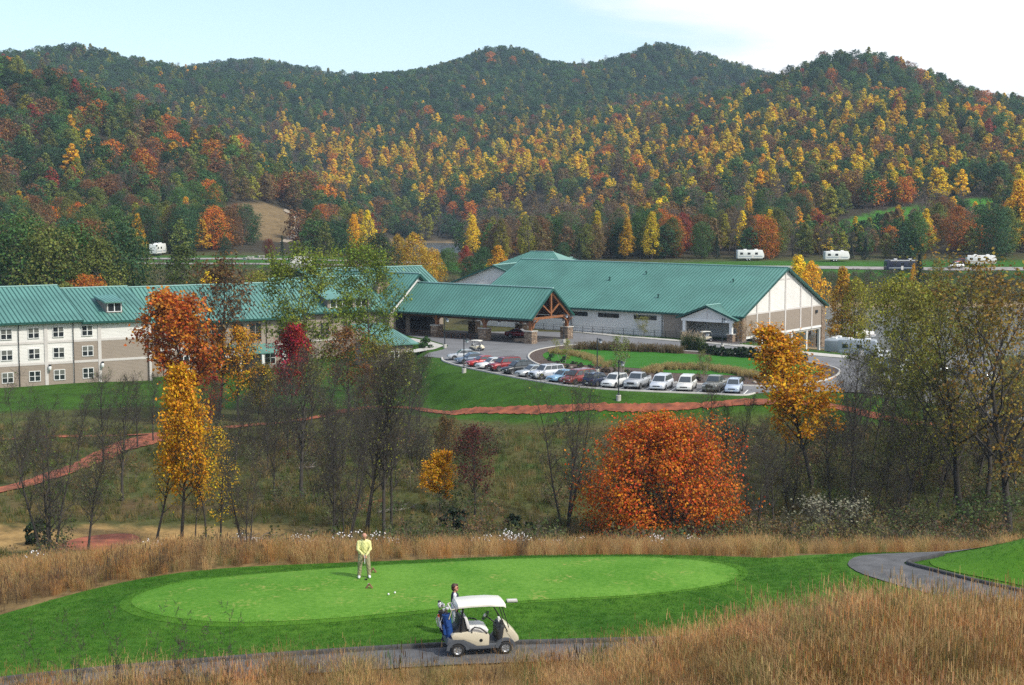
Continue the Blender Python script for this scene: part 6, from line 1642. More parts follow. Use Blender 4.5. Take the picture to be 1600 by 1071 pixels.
for px, Y, k_, top, tint, lab, wd in [
 (135, 262, 0, 425, (.36, .13, .015), "orange tree peeping over the guest wing roof", 1.0), (100, 258, 7, 436, OLIVE, "olive bush peeping over the guest wing ridge", 1.2),
 (285, 300, 6, 378, (.06, .085, .015), "dark green tree with gold tips behind the link wing", 1.15), (328, 292, 3, 424, YELLOW, "yellow tree behind the link wing ridge", 1.5), (402, 300, 0, 420, (.20, .20, .02), "yellow green tree left of the white gable", 1.0),
 (648, 372, 7, 358, (.42, .27, .03), "open golden tree in front of the pond", 0.85), (622, 380, 6, 362, (.36, .24, .03), "golden tree leaning beside the pond", 0.7), (672, 366, 0, 385, (.42, .26, .02), "low golden tree beside the pond", 0.8), (588, 372, 1, 365, (.025, .05, .018), "dark tree beside the golden pond trees", 1.0), (560, 385, 6, 385, RUST, "rust tree behind the lodge roof", 1.0),
 (778, 400, 3, 384, (.50, .27, .015), "small bright gold tree behind the rear hall", 1.4), (755, 405, 1, 386, GREEN_D, "dark round tree near the small gold tree", 1.0), (735, 402, 0, 398, GREEN_D, "low dark tree by the pond end", 1.0), (728, 430, 6, 382, RED, "small red tree by the pond end", 1.0), (700, 430, 0, 386, GREEN, "green tree by the pond end", 1.1),
 (1248, 330, 3, 400, YELLOW, "yellow tree behind the hall ridge", 1.0), (1268, 325, 6, 404, GOLD, "gold tree just behind the hall gable", 0.8), (1318, 300, 3, 418, (.42, .24, .015), "golden pointed tree right of the hall gable", 0.9), (1338, 298, 7, 428, (.24, .22, .02), "yellow green tree beside the golden pointed tree", 0.8),
 (1362, 296, 9, 445, YGREEN, "thin yellow green tree by the inlet", 0.9), (1437, 415, 8, 398, (.02, .04, .018), "dark conifer on the far bank of the inlet", 1.3), (1428, 425, 3, 412, GOLD, "small gold tree beside the dark conifer", 0.9), (1465, 428, 7, 404, (.17, .18, .02), "yellow green tree above the inlet", 1.0), (1478, 412, 7, 436, RUST, "rusty shrub tree on the inlet bank", 1.2),
 (420, 462, 0, 372, (.14, .04, .02), "small round dark red tree on the picnic lawn", 0.9), (441, 466, 8, 368, (.018, .04, .022), "small dark spruce on the picnic lawn", 0.8), (351, 466, 1, 370, (.035, .065, .03), "round dark green tree on the picnic lawn", 1.0), (460, 470, 8, 378, (.025, .05, .03), "low blue spruce by the tent", 0.9), (261, 462, 9, 385, OLIVE, "slim half bare tree on the picnic lawn", 0.8),
 (905, 476, 8, 372, (.016, .035, .016), "tall dark spruce above the hall roof", 0.9), (880, 470, 1, 378, GREEN_D, "dark round tree above the hall roof", 1.0), (1352, 474, 8, 372, (.022, .045, .028), "blue green spruce by the campers", 1.25), (1330, 478, 8, 380, (.022, .045, .03), "low blue green spruce by the campers", 1.1), (1120, 480, 8, 368, (.02, .045, .028), "dark spruce above the hall ridge", 1.0),
 (1555, 470, 0, 318, GREEN_D, "big dark tree on the far bank beside the green field", 1.0), (1590, 500, 3, 282, GOLD, "tall gold tree at the end of the green field", 1.3), (1430, 478, 7, 326, GREEN, "tall green tree above the far campers", 0.9), (1495, 490, 6, 318, (.30, .11, .02), "orange tree above the far campers", 1.1)]:
    wtree_at(px, Y, k_, top, np.array(tint)*1.15, lab, wide=wd)
# saplings on the island and along the walk
for px, by, ty, tint, lab in [(880, 568, 528, LYG, "young birch at the round tip of the planted island"), (968, 592, 528, (.15, .19, .03), "clump-stemmed green birch on the planted island"), (1100, 597, 548, (.16, .17, .04), "small thin birch between the tan ornamental grasses"), (1003, 527, 494, (.24, .24, .04), "yellow green young tree against the white hall wall"), (1160, 540, 500, (.26, .15, .04), "young brown tree at the hall corner"), (1180, 543, 518, (.08, .07, .04), "bare little tree on the verge in front of the gable"), (1208, 548, 520, (.06, .07, .03), "small dark tree on the verge in front of the gable"), (1248, 552, 520, (.14, .13, .04), "thin young tree at the far end of the gable")]:
    T_('sapling', px, by, ty, tint, lab, "young_tree")
# shrubs
hb = crown_blobs(1.0, 1.25, 0.0, 'round', 10, 500, 0.16, 601)
hedge_me = quads_mesh("foliage", hb, M['leaf'])
stem_me = MB().tube([(0, 0, -0.1), (0.03, 0, 0.35), (0, 0.04, 0.7)], [0.05, 0.04, 0.02], 5).tube([(0, 0, 0.1), (0.2, 0.1, 0.5)], [0.03, 0.01], 4).mesh("stem", M['bark_dark'])
def shrub(x, y, s, tint, label, group, name="shrub", z=None, sz=1.0):
    e = empty(name, (x, y, gh(x, y) if z is None else z), R.uniform(0, 6), label, "shrub", group); e.scale = (s, s, s*sz)
    link("foliage", hedge_me, e)["tint"] = [float(t) for t in tint]; link("stem", stem_me, e)
    return e
for i in range(26):
    t = i/25; px = 1098+155*t; py = 552+16*t+R.uniform(-1.5, 1.5)
    x, y = gz(px, py, 8.1); shrub(x, y, R.uniform(1.1, 1.6), (.022, .045, .014), "dark green rounded shrub in the row along the hall road", "shrubs along the hall road", z=8.08)
for i in range(16):
    x, y = gz(652+R.uniform(10, 75), 556+R.uniform(-8, 6), 7.6)
    if poly_dist(ASPH, np.array([x]), np.array([y]))[0] < 1.0: continue
    shrub(x, y, R.uniform(1.2, 2.0), (.03, .075, .015), "leafy green shrub at the end of the car park row", "shrubs by the car park end")
for i in range(34):
    t = R.random(); q = ISLs[int(t*0.42*len(ISLs))]; cen = np.array([22, 212.0]); v = cen-q; v /= np.linalg.norm(v)
    x, y = q + v*R.uniform(1.6, 6.0); shrub(x, y, R.uniform(0.5, 0.95), R.choice([(.03, .045, .03), (.045, .06, .035), (.07, .05, .035)]), "low grey green shrub in the mulch of the planted island", "low shrubs on the island", z=8.1, sz=0.7)
for (px, py, s, tint, lab) in [(709, 838, 2.1, (.018, .035, .014), "dark evergreen bush in the meadow behind the tee"), (800, 832, 1.4, (.02, .035, .016), "low dark bush in the meadow near the vase-shaped tree"), (60, 850, 1.8, (.03, .05, .02), "dark ivy bush at the foot of the many-stemmed tree"), (830, 838, 1.1, (.02, .035, .016), "small dark bush in the dry meadow")]:
    x, y = ground_hit(px, py); shrub(x, y, s, tint, lab, None, "evergreen_bush")
T_('shrub', 1300, 840, 765, (.30, .29, .20), "pale flowering bush with whitish leaves beside the golden tree trunk", "pale_bush", cat="shrub", wide=1.3)
T_('shrub', 1260, 850, 795, (.16, .16, .10), "grey green bush beside the pale flowering bush", "bush", cat="shrub", wide=1.3)
T_('shrub', 985, 852, 812, (.12, .16, .07), "small grey green bush under the orange maple", "bush", cat="shrub")
T_('shrub', 1430, 850, 780, (.08, .10, .03), "olive bush behind the cart path bend", "bush", cat="shrub", wide=1.2)
T_('shrub', 1530, 845, 760, (.07, .11, .03), "green bush behind the mound by the path", "bush", cat="shrub", wide=1.2)

# ------------------------------------------------------------------ grasses
def tuft(n, h, spread, bend, w, seed, heads=0.0):
    rs = np.random.default_rng(seed); Q = []
    for k in range(n):
        a = rs.uniform(0, 6.283); r = spread*math.sqrt(rs.random()); b = np.array([r*math.cos(a), r*math.sin(a), -0.03])
        hh = h*rs.uniform(0.55, 1.15); ba = rs.uniform(0, 6.283); bd = bend*hh*rs.uniform(0.2, 1.2)
        d = np.array([math.cos(ba), math.sin(ba), 0]); s_ = np.array([-d[1], d[0], 0])
        if rs.random() < 0.5: s_ = np.array([1, 0, 0]) * math.copysign(1, rs.random()-.5)
        P = [b, b + d*bd*0.12 + np.array([0, 0, hh*0.45]), b + d*bd*0.5 + np.array([0, 0, hh*0.82]), b + d*bd + np.array([0, 0, hh])]
        W = [w, w*0.85, w*0.6, w*0.12]
        for i in range(3): Q.append([P[i]-s_*W[i], P[i]+s_*W[i], P[i+1]+s_*W[i+1], P[i+1]-s_*W[i+1]])
        if rs.random() < heads:
            p = P[3]; Q.append([p-s_*w*2.2-[0, 0, .10], p+s_*w*2.2-[0, 0, .10], p+s_*w*1.2+[0, 0, .06], p-s_*w*1.2+[0, 0, .06]])
    return quads_mesh("tuft", np.array(Q), M['grassblade'])
tufts = [source("dry_tuft_%d" % i, tuft(60, 1.0, 0.30, 0.8, 0.0032, 700+i, 0.5)) for i in range(4)]
meadow = [source("meadow_tuft_%d" % i, tuft(22, 0.5, 0.28, 0.5, 0.012, 720+i)) for i in range(3)]
stalks = [source("stalk_%d" % i, tuft(14, 1.0, 0.28, 0.2, 0.006, 730+i, 0.9)) for i in range(3)]
short = [source("turf_%d" % i, tuft(14, 0.07, 0.16, 0.5, 0.006, 740+i)) for i in range(2)]
def brush_src(seed):
    sk, an = skeleton(1.6, 0.03, seed, first=0.1, limbs=14, length=0.45, up=1.0, sub=4, twig=3, stems=4, lean=0.35, profile='dome', twiglen=0.2, minr=0.006)
    a = MB()
    for p, r, n in sk: a.tube(p, r, 3, cap=False)
    me = a.mesh("brush", M['brush'])
    return me, leaf_mesh("brush_leaves", an, 260, 0.12, 0.12, seed, M['leaf'])
M['brush'] = mat("brush_twig", (0.13, 0.105, 0.085), 0.9)
def in_poly(P, X, Y): return poly_dist(P, X, Y) < 0
def path_dist(line, X, Y):
    C = catmull(line, 6); d = np.full(X.shape, 1e9)
    for c_ in C: d = np.minimum(d, np.hypot(X-c_[0], Y-c_[1]))
    return d
def colmix(n, cols, wts, rs, var=0.2):
    i = rs.choice(len(cols), n, p=np.array(wts)/sum(wts)); return np.array(cols)[i]*rs.uniform(1-var, 1+var, (n, 1))*rs.uniform(.94, 1.06, (n, 3))
rs = np.random.default_rng(77)
STRAW, TANO, DRYB, DRYG = (.50, .34, .15), (.45, .225, .075), (.24, .145, .07), (.17, .19, .06)
# tall dry grass on the knoll in front of the cart path
n = 15000; X = rs.uniform(-16, 26, n); Y = rs.uniform(25, 45.5, n)
edge = -3.5 + 1.2*np.sin(X*1.3) 
dens = np.where(X < -3, 0.55, np.clip(0.30 + 0.055*(X+6), 0.10, 1.0))
k_ = (rs.random(n) < dens) & (path_dist(PATH_A, X, Y) > 1.45) & (path_dist(PATH_B, X, Y) > 1.7) & (Y < 43.6 + 0.06*X) & (np.abs(X) < 0.42*Y+2)
X, Y = X[k_], Y[k_]; n = len(X); patch = bumpn(X, Y, 5, 91) + 0.7*bumpn(X, Y, 1.7, 94)
sc_ = rs.uniform(0.65, 1.35, n)*(0.95+0.28*patch)*np.where(X < -4, 0.8, np.clip(0.62+0.055*(X-1), 0.5, 1.1))
tint = colmix(n, [STRAW, TANO, DRYB, DRYG], [.46, .26, .2, .08], rs); gmask = bumpn(X, Y, 3.0, 92) > 0.75
zone = bumpn(X, Y, 7, 96) + 0.8*bumpn(X, Y, 2.3, 99); tint *= (1.0 + 0.38*np.clip(zone, -1.1, 1.0))[:, None]; tint[:, 1] *= 1 + 0.10*np.clip(-zone, -1, 1)
tint[gmask] = tint[gmask]*0.3 + np.array((.10, .16, .03))*0.7
so = scatter("dry_grass", np.c_[X, Y, ground_z(X, Y)], sc_, rs.uniform(0, 6.28, n), tint, rs.integers(0, 4, n), tufts); tag(so, "tall straw-coloured dry grass on the knoll below the cart path", "grass", kind="stuff")
n = 420; Xw = rs.uniform(-13, 24, n); Yw = rs.uniform(30, 44, n); k_ = (path_dist(PATH_A, Xw, Yw) > 1.6) & (path_dist(PATH_B, Xw, Yw) > 1.9) & (Yw < 43 + 0.05*Xw) & (bumpn(Xw, Yw, 6, 55) > -0.1); Xw, Yw = Xw[k_], Yw[k_]; n = len(Xw)
so = scatter("weed_stalks", np.c_[Xw, Yw, ground_z(Xw, Yw)], rs.uniform(.7, 1.2, n), rs.uniform(0, 6.28, n), colmix(n, [(.10, .065, .04), (.17, .11, .06), (.10, .15, .04)], [.45, .3, .25], rs), rs.integers(0, 3, n), stalks); tag(so, "dark and green weed stalks mixed into the knoll grass", "weeds", kind="stuff")
# strip of dry grass behind the tee
n = 15000; X = rs.uniform(-34, 34, n); Y = rs.uniform(54, 84, n)
ap = poly_dist(APRON, X, Y); k_ = (ap > 0.05) & (Y > 53) & (path_dist(PATH_B, X, Y) > 1.6) & (rs.random(n) < np.clip(1.15-(Y-60)/28, .2, 1)) & ~((X > 11) & (Y < 61.6)) & (poly_dist([(-40,60),(-24,60),(-19.5,57.2),(-23,55.5),(-40,55)], X, Y) > 0)
X, Y = X[k_], Y[k_]; n = len(X)
sc_ = rs.uniform(0.4, 0.85, n)*(0.9+0.2*bumpn(X, Y, 6, 93)); tint = colmix(n, [STRAW, TANO, DRYB, DRYG], [.42, .3, .2, .08], rs)
so = scatter("dry_grass", np.c_[X, Y, ground_z(X, Y)], sc_, rs.uniform(0, 6.28, n), tint, rs.integers(0, 4, n), tufts); tag(so, "strip of tan dry grass behind the tee", "grass", kind="stuff")
# dark weed stalks at the lawn's far edge
n = 1500; X = rs.uniform(-30, 2, n); Y = rs.uniform(50, 66, n); ap = poly_dist(APRON, X, Y); k_ = (ap > 0.3) & (ap < 2.2+1.5*rs.random(n)) & (Y > 50) & (rs.random(n) < np.where(X < -10, 1.0, 0.25))
X, Y = X[k_], Y[k_]; n = len(X)
so = scatter("weed_stalks", np.c_[X, Y, ground_z(X, Y)], rs.uniform(.6, 1.05, n), rs.uniform(0, 6.28, n), colmix(n, [(.10, .065, .045), (.16, .10, .06), (.07, .05, .04)], [.5, .3, .2], rs), rs.integers(0, 3, n), stalks); tag(so, "dark brown weed stalks along the far edge of the tee lawn", "weeds", kind="stuff")
# meadow and brush on the valley floor
n = 30000; X = rs.uniform(-75, 80, n); Y = rs.uniform(78, 186, n); d1 = poly_dist(PLATEAU, X, Y)
sand = poly_dist([(-62, 108), (-46, 106), (-34, 104.5), (-20, 103), (-11, 104), (-12, 110), (-20, 116), (-34, 118), (-46, 119), (-64, 122)], X, Y)
redp = np.minimum(path_dist([(-40, 171), (-32, 178), (-24, 186), (-18, 193), (-13, 193.6), (-3.1, 185.4), (9.05, 179.3), (22.3, 176.7), (43.6, 175.7), (60, 177)], X, Y), path_dist([(-52, 124), (-45.6, 134.2), (-42.2, 149), (-40.2, 164), (-38.6, 171)], X, Y))
k_ = (np.abs(X) < 0.36*Y+6) & (sand > 0.5) & (redp > 2.6) & (d1 > 9) & (Y < 172 + 0.10*np.abs(X)) & (rs.random(n) < 0.8)
X, Y = X[k_], Y[k_]; n = len(X); nn = bumpn(X, Y, 22, 95)
tint = colmix(n, [(.13, .13, .035), (.20, .15, .06), (.075, .11, .025), (.27, .18, .07)], [.4, .27, .23, .10], rs)
so = scatter("meadow_grass", np.c_[X, Y, ground_z(X, Y)], rs.uniform(.6, 1.5, n)*(1+.3*nn), rs.uniform(0, 6.28, n), tint, rs.integers(0, 3, n), meadow); tag(so, "rough olive meadow grass on the valley floor", "meadow grass", kind="stuff")
BR = [brush_src(s) for s in (801, 802)]
bsrc = []
for a_, b_ in BR: bsrc += [source("brush_twigs", a_), source("brush_leaf", b_)]
n = 5200; X = rs.uniform(-72, 78, n); Y = rs.uniform(84, 178, n); cl = bumpn(X, Y, 26, 97) + 0.6*bumpn(X, Y, 9, 98)
d1 = poly_dist(PLATEAU, X, Y); sand = poly_dist([(-62, 108), (-46, 106), (-34, 104.5), (-20, 103), (-11, 104), (-12, 110), (-20, 116), (-34, 118), (-46, 119), (-64, 122)], X, Y)
thick = (X > 22) | ((Y > 150) & (X < 0)) | ((X > -12) & (Y < 112)) 
redp = np.minimum(path_dist([(-70, 165), (-52, 167.4), (-40, 171), (-32, 178), (-24, 186), (-18, 193), (-13, 193.6), (-3.1, 185.4), (9.05, 179.3), (22.3, 176.7), (43.6, 175.7), (60, 177)], X, Y), path_dist([(-52, 124), (-45.6, 134.2), (-42.2, 149), (-40.2, 164), (-38.6, 171)], X, Y))
k_ = (np.abs(X) < 0.36*Y+4) & (sand > 1.5) & (redp > 3.5) & (d1 > 13) & (Y < 168) & (rs.random(n) < np.where(thick, 0.8, 0.22)*np.clip(0.5+cl, .1, 1))
X, Y = X[k_], Y[k_]; n = len(X); w_ = rs.integers(0, 2, n); sc_ = rs.uniform(.6, 1.7, n); rz = rs.uniform(0, 6.28, n)
tint = colmix(n, [(.10, .11, .04), (.18, .12, .05), (.07, .10, .03), (.16, .16, .045), (.20, .09, .035)], [.32, .25, .2, .15, .08], rs)
P_ = np.c_[X, Y, ground_z(X, Y)]
so = scatter("undergrowth", np.r_[P_, P_], np.r_[sc_, sc_], np.r_[rz, rz], np.r_[tint, tint], np.r_[w_*2, w_*2+1], bsrc); tag(so, "tangled brown and olive undergrowth in the valley", "undergrowth", kind="stuff")
print("brush", n)
# banks of the inlet and the field behind the lodge
n = 5200; X = np.r_[rs.uniform(45, 165, n//2), rs.uniform(-165, 20, n//2)]; Y = np.r_[rs.uniform(395, 438, n//2), rs.uniform(345, 434, n//2)]
Z = ground_z(X, Y); k_ = (Z > 2.8) & (np.abs(X) < 0.37*Y) & (rs.random(n) < 0.8); X, Y, Z = X[k_], Y[k_], Z[k_]; n = len(X)
w_ = rs.integers(0, 2, n); sc_ = rs.uniform(.5, 1.3, n); rz = rs.uniform(0, 6.28, n); tint = colmix(n, [(.06, .085, .03), (.12, .09, .045), (.05, .07, .02), (.20, .13, .07)], [.4, .25, .25, .1], rs); P_ = np.c_[X, Y, Z]
so = scatter("bank_scrub", np.r_[P_, P_], np.r_[sc_, sc_], np.r_[rz, rz], np.r_[tint, tint], np.r_[w_*2, w_*2+1], bsrc); tag(so, "low scrub on the far banks behind the buildings", "scrub", kind="stuff")
# short turf blades on the apron
n = 60000; X = rs.uniform(-24, 27, n); Y = rs.uniform(44, 61, n); k_ = ((poly_dist(APRON, X, Y) < -0.1) | (X > 15)) & (poly_dist(TEE, X, Y) > -0.12) & (path_dist(PATH_A, X, Y) > 1.2) & (path_dist(PATH_B, X, Y) > 1.3)
X, Y = X[k_], Y[k_]; n = len(X)
so = scatter("turf", np.c_[X, Y, ground_z(X, Y)+0.02], rs.uniform(.6, 1.25, n), rs.uniform(0, 6.28, n), colmix(n, [(.040, .155, .010), (.055, .19, .014), (.032, .12, .008), (.10, .16, .03)], [.4, .3, .24, .06], rs, .25), rs.integers(0, 2, n), short); tag(so, "short green turf of the apron around the tee", "turf", kind="stuff")
# ornamental grasses of the island
om = [source("ornamental_%d" % i, tuft(44, 1.0, 0.30, 0.75, 0.016, 760+i, 0.5)) for i in range(2)]
pts = []
arc = catmull([gz(1010, 582, 8.1), gz(1050, 577, 8.1), gz(1105, 578, 8.1), gz(1150, 584, 8.1), gz(1190, 592, 8.1), gz(1212, 597, 8.1)], 10)
for q in arc:
    for _ in range(9): pts.append((q[0]+R.gauss(0, .5), q[1]+R.gauss(0, .9), 8.1, R.uniform(.55, .85), 0))
arc2 = catmull([gz(862, 552, 8.1), gz(900, 556, 8.1), gz(925, 563, 8.1), gz(945, 575, 8.1)], 10)
for q in arc2:
    for _ in range(5): pts.append((q[0]+R.gauss(0, .5), q[1]+R.gauss(0, .7), 8.1, R.uniform(.5, .8), 0))
arc3 = catmull([gz(905, 546, 8.1), gz(960, 548, 8.1), gz(1010, 550, 8.1), gz(1062, 552, 8.1)], 10)
for q in arc3:
    for _ in range(4): pts.append((q[0]+R.gauss(0, .5), q[1]+R.gauss(0, .6), 8.1, R.uniform(.9, 1.25), 1))
pts = np.array(pts)
tint = np.where(pts[:, 4:5] > 0, np.array([(.17, .125, .065)]), np.array([(.40, .31, .13)]))*rs.uniform(.75, 1.2, (len(pts), 1))
so = scatter("ornamental_grass", pts[:, :3], pts[:, 3], rs.uniform(0, 6.28, len(pts)), tint, rs.integers(0, 2, len(pts)), om); tag(so, "tan ornamental grass in bands round the island lawn", "ornamental grass", kind="stuff")
pg = quads_mesh("blades", np.concatenate([np.array([v.co for v in tuft(260, 2.0, 0.75, 0.45, 0.02, 771+i).vertices]).reshape(-1, 4, 3) for i in range(1)]), M['grassblade'])
pl = quads_mesh("plumes", np.concatenate([np.array([v.co for v in tuft(90, 2.45, 0.7, 0.35, 0.05, 781).vertices]).reshape(-1, 3, 4, 3)[:, 2]]), M['grassblade'])
for i, (px, py, lab) in enumerate([(1072, 545, "tall feathery pampas clump in front of the hall porch, first of three"), (1083, 546, "tall feathery pampas clump in the middle of three"), (1094, 547, "tall feathery pampas clump next to the dark shrub row")]):
    x, y = gz(px, py+1, 8.1); e = empty("pampas_grass", (x, y, 8.1), i*2.0, lab, "ornamental grass", "pampas clumps before the porch"); e.scale = (1.1, 1.1, 1.12)
    link("blades", pg, e)["tint"] = [.05, .085, .02]; link("plumes", pl, e)["tint"] = [.42, .33, .22]
# white asters in the strip behind the tee
ab = MB()
for i in range(12): ab.ball((R.gauss(0, .2), R.gauss(0, .2), R.uniform(.5, .95)), R.uniform(.018, .034), 6, 4)
M['aster'] = mat("aster_white", (0.75, 0.74, 0.74), 0.8)
ab.cur = 1
for i in range(10): ab.tube([(R.gauss(0, .05), R.gauss(0, .05), 0), (R.gauss(0, .14), R.gauss(0, .14), .8)], [.008, .004], 3)
asrc = [source("aster", ab.mesh("aster", [M['aster'], M['brush']]))]
n = 30; X = rs.normal(-3, 7, n); Y = rs.uniform(61.5, 67, n); so = scatter("white_asters", np.c_[X, Y, ground_z(X, Y)], rs.uniform(.7, 1.2, n), rs.uniform(0, 6.28, n), np.ones((n, 3)), np.zeros(n, int), asrc); tag(so, "white fluffy asters in the dry grass behind the tee", "flowers", kind="stuff")
# dry weeds standing singly in the near grass
wsk = []
for s in range(3):
    sk, an = skeleton(1.5, 0.012, 820+s, first=0.3, limbs=16, length=0.28, up=2.0, sub=4, twig=3, stems=3+s, lean=0.10, profile='vase', twiglen=0.10, minr=0.0045)
    wsk.append((wood_mesh("stems", sk, M['bark_dark']), leaf_mesh("seed_heads", an, 170, 0.022, 0.02, s, M['leaf'])))
for i, (px, Y, top, lab) in enumerate([(312, 39.5, 955, "bushy dark dry weed with seed heads in front of the cart path"), (85, 40.2, 968, "branching brown dry weed at the lawn's near corner"), (228, 40, 958, "single tall dry weed stalk before the lawn"), (145, 40.4, 975, "thin dry weed between two bushier ones"), (262, 40.0, 990, "small dry weed beside the bushy dark one"), (1458, 40, 930, "dark dry weed stalk rising from the knoll grass"), (1190, 38, 1000, "dry weed in the knoll grass")]):
    x = gY(px, 1000, Y)[0]; z = gh(x, Y); h_ = gY(px, top, Y)[1]-z
    e = empty("dry_weed", (x, Y, z-0.03), i*1.3, lab, "weed"); s = h_/1.5; e.scale = (s*0.85, s*0.85, s)
    link("stems", wsk[i % 3][0], e); link("seed_heads", wsk[i % 3][1], e)["tint"] = [.14, .10, .07]
# ------------------------------------------------------------------ lamp posts
lp = empty("lamp_post", (0, 0, 0))
MB().lathe([(0.30, -0.3), (0.30, 0.55), (0.27, 0.6), (0.001, 0.6)], n=14).build("footing", M['concrete'], lp, False)
MB().lathe([(0.14, 0.6), (0.14, 0.75), (0.075, 0.85), (0.07, 4.75), (0.001, 4.8)], n=10).build("post", M['dark_metal'], lp, False)
ar = MB().box(0.05, 0.42, -0.04, 0.04, 4.55, 4.65).box(0.05, 0.42, -0.03, 0.03, 4.2, 4.26).build("arm", M['dark_metal'], lp)
ln = empty("lantern", (0.45, 0, 4.05)); ln.parent = lp
MB().lathe([(0.33, 0.36), (0.30, 0.42), (0.10, 0.56), (0.001, 0.58)], n=8).build("lantern_roof", M['dark_metal'], ln)
M['lantern_glass'] = mat("lantern_glass", (0.62, 0.68, 0.74), 0.2, spec=0.6)
MB().lathe([(0.14, 0.0), (0.22, 0.34), (0.001, 0.35)], n=8).build("lantern_glass", M['lantern_glass'], ln)
MB().lathe([(0.001, -0.06), (0.15, -0.02), (0.15, 0.02)], n=8).build("lantern_base", M['dark_metal'], ln)
first = True
for px, py, lab in [(725, 583, "lamp post on the lawn edge in front of the red cars"), (933, 585, "lamp post in the mulch of the planted island"), (966.5, 620, "lamp post on concrete footing in front of the white suv"), (1128, 546, "lamp post in front of the hall porch"), (881, 537, "lamp post beside the canopy's stone pillar"), (695, 545, "lamp post by the shrubs at the entrance walk"), (1385, 640, "lamp post on the marina road bend")]:
    x, y = gz(px, py, 7.9) if px < 1300 else ground_hit(px, py)
    o = lp if first else copy_tree(lp); first = False
    o.location = (x, y, gh(x, y)); o.rotation_euler = (0, 0, R.uniform(-.3, .3)); tag(o, lab, "lamp post", "lamp posts round the car park")

# ------------------------------------------------------------------ people
def capsule_parts(parts):
    b = MB()
    for p in parts:
        if len(p) == 4:
            a, c, r0, r1 = p; a, c = Vector(a), Vector(c)
            b.ball(a, r0, 12, 8); b.ball(c, r1, 12, 8)
            if (c-a).length > 1e-4: b.tube([a, c], [r0, r1], 12)
        else: b.ball(p[0], p[1], 16, 12)
    return b
def fused(name, parts, m, parent, voxel=0.011, iters=4, folds=0.0):
    """fuses overlapping limb volumes into one continuous skin"""
    me = capsule_parts(parts).mesh(name + "_src", m)
    o = bpy.data.objects.new(name + "_tmp", me); COL.objects.link(o)
    r = o.modifiers.new("remesh", 'REMESH'); r.mode = 'VOXEL'; r.voxel_size = voxel
    s = o.modifiers.new("smooth", 'SMOOTH'); s.factor = 0.5; s.iterations = iters
    dg = bpy.context.evaluated_depsgraph_get(); dg.update()
    out = bpy.data.meshes.new_from_object(o.evaluated_get(dg)); out.name = name
    COL.objects.unlink(o); bpy.data.objects.remove(o)
    if folds:
        n_ = len(out.vertices); co = np.zeros(n_*3); nn_ = np.zeros(n_*3); out.vertices.foreach_get("co", co); out.vertices.foreach_get("normal", nn_)
        co = co.reshape(-1, 3); nn_ = nn_.reshape(-1, 3)
        w_ = np.sin(co[:, 2]*62 + 9*np.sin(co[:, 0]*17+1) + 5*np.sin(co[:, 1]*23))*0.6 + np.sin(co[:, 0]*55 + co[:, 2]*35 + 4*np.sin(co[:, 1]*30))*0.5
        out.vertices.foreach_set("co", (co + nn_*(w_*folds)[:, None]).reshape(-1))
    out.materials.clear(); out.materials.append(m); out.shade_smooth()
    return link(name, out, parent)
M['skin'] = mat("skin", (0.52, 0.25, 0.17), 0.5, var=0.12, vscale=8)
M['sweater'] = mat("yellow_sweater", (0.72, 0.70, 0.30), 0.85, var=0.08, vscale=6, bump=0.4, bscale=30)
M['khaki'] = mat("khaki_cloth", (0.30, 0.27, 0.16), 0.85, var=0.12, vscale=5)
M['navy_cloth'] = mat("navy_cloth", (0.012, 0.016, 0.04), 0.8, var=0.2, vscale=5)
M['white_cloth'] = mat("white_cloth", (0.76, 0.76, 0.78), 0.85, var=0.05, vscale=5)
M['grey_cloth'] = mat("pale_grey_cloth", (0.60, 0.60, 0.62), 0.85, var=0.06, vscale=5)
M['hair'] = mat("brown_hair", (0.055, 0.022, 0.014), 0.6, var=0.3, vscale=12)
M['hair_grey'] = mat("grey_hair", (0.35, 0.32, 0.30), 0.7)
M['shoe_black'] = mat("black_leather", (0.014, 0.014, 0.014), 0.4)
M['shoe_white'] = mat("white_leather", (0.75, 0.75, 0.75), 0.4)
M['eye'] = mat("eye", (0.05, 0.04, 0.035), 0.2); M['lip'] = mat("lip", (0.42, 0.14, 0.11), 0.5)
def hand(w, d, side, curl, s=1.0):
    """palm at wrist w pointing along d; five fingers of unequal length, thumb from the side of the palm"""
    w, d = Vector(w), Vector(d).normalized(); sd = Vector(side).normalized(); cu = Vector(curl).normalized()
    P = [(w, w+d*0.085*s, 0.026, 0.034)]
    for off, L_ in ((-0.030, 0.060), (-0.010, 0.072), (0.010, 0.068), (0.029, 0.052)):
        k0 = w + d*0.085*s + sd*off; k1 = k0 + (d*0.75+cu*0.65).normalized()*L_*0.55; k2 = k1 + (d*0.15+cu).normalized()*L_*0.45
        P += [(k0, k1, 0.0105, 0.0095), (k1, k2, 0.0095, 0.008)]
    t0 = w + d*0.025*s - sd*0.03; t1 = t0 + (d*0.6-sd*0.6+cu*0.4).normalized()*0.04; P += [(t0, t1, 0.013, 0.011), (t1, t1+(d*0.7+cu*0.6).normalized()*0.03, 0.011, 0.009)]
    return P
def head_parts(c, fw):
    """skull, jaw, nose, ears and brow round centre c, looking along fw"""
    c, f = Vector(c), Vector(fw).normalized(); rt = f.cross(Vector((0, 0, 1))).normalized(); up = rt.cross(f)
    P = [(c + up*0.02 - f*0.012, (0.088, 0.098, 0.106)), (c + f*0.03 - up*0.055, c + f*0.055 - up*0.090, 0.068, 0.045), (c + f*0.085 + up*0.005, c + f*0.108 - up*0.028, 0.011, 0.015), (c + f*0.066 + up*0.028 - rt*0.03, c + f*0.066 + up*0.028 + rt*0.03, 0.020, 0.020)]
    for s_ in (-1, 1): P += [(c + rt*s_*0.083 - up*0.0, c + rt*s_*0.086 - up*0.035 - f*0.005, 0.014, 0.010)]
    return P, f, rt, up
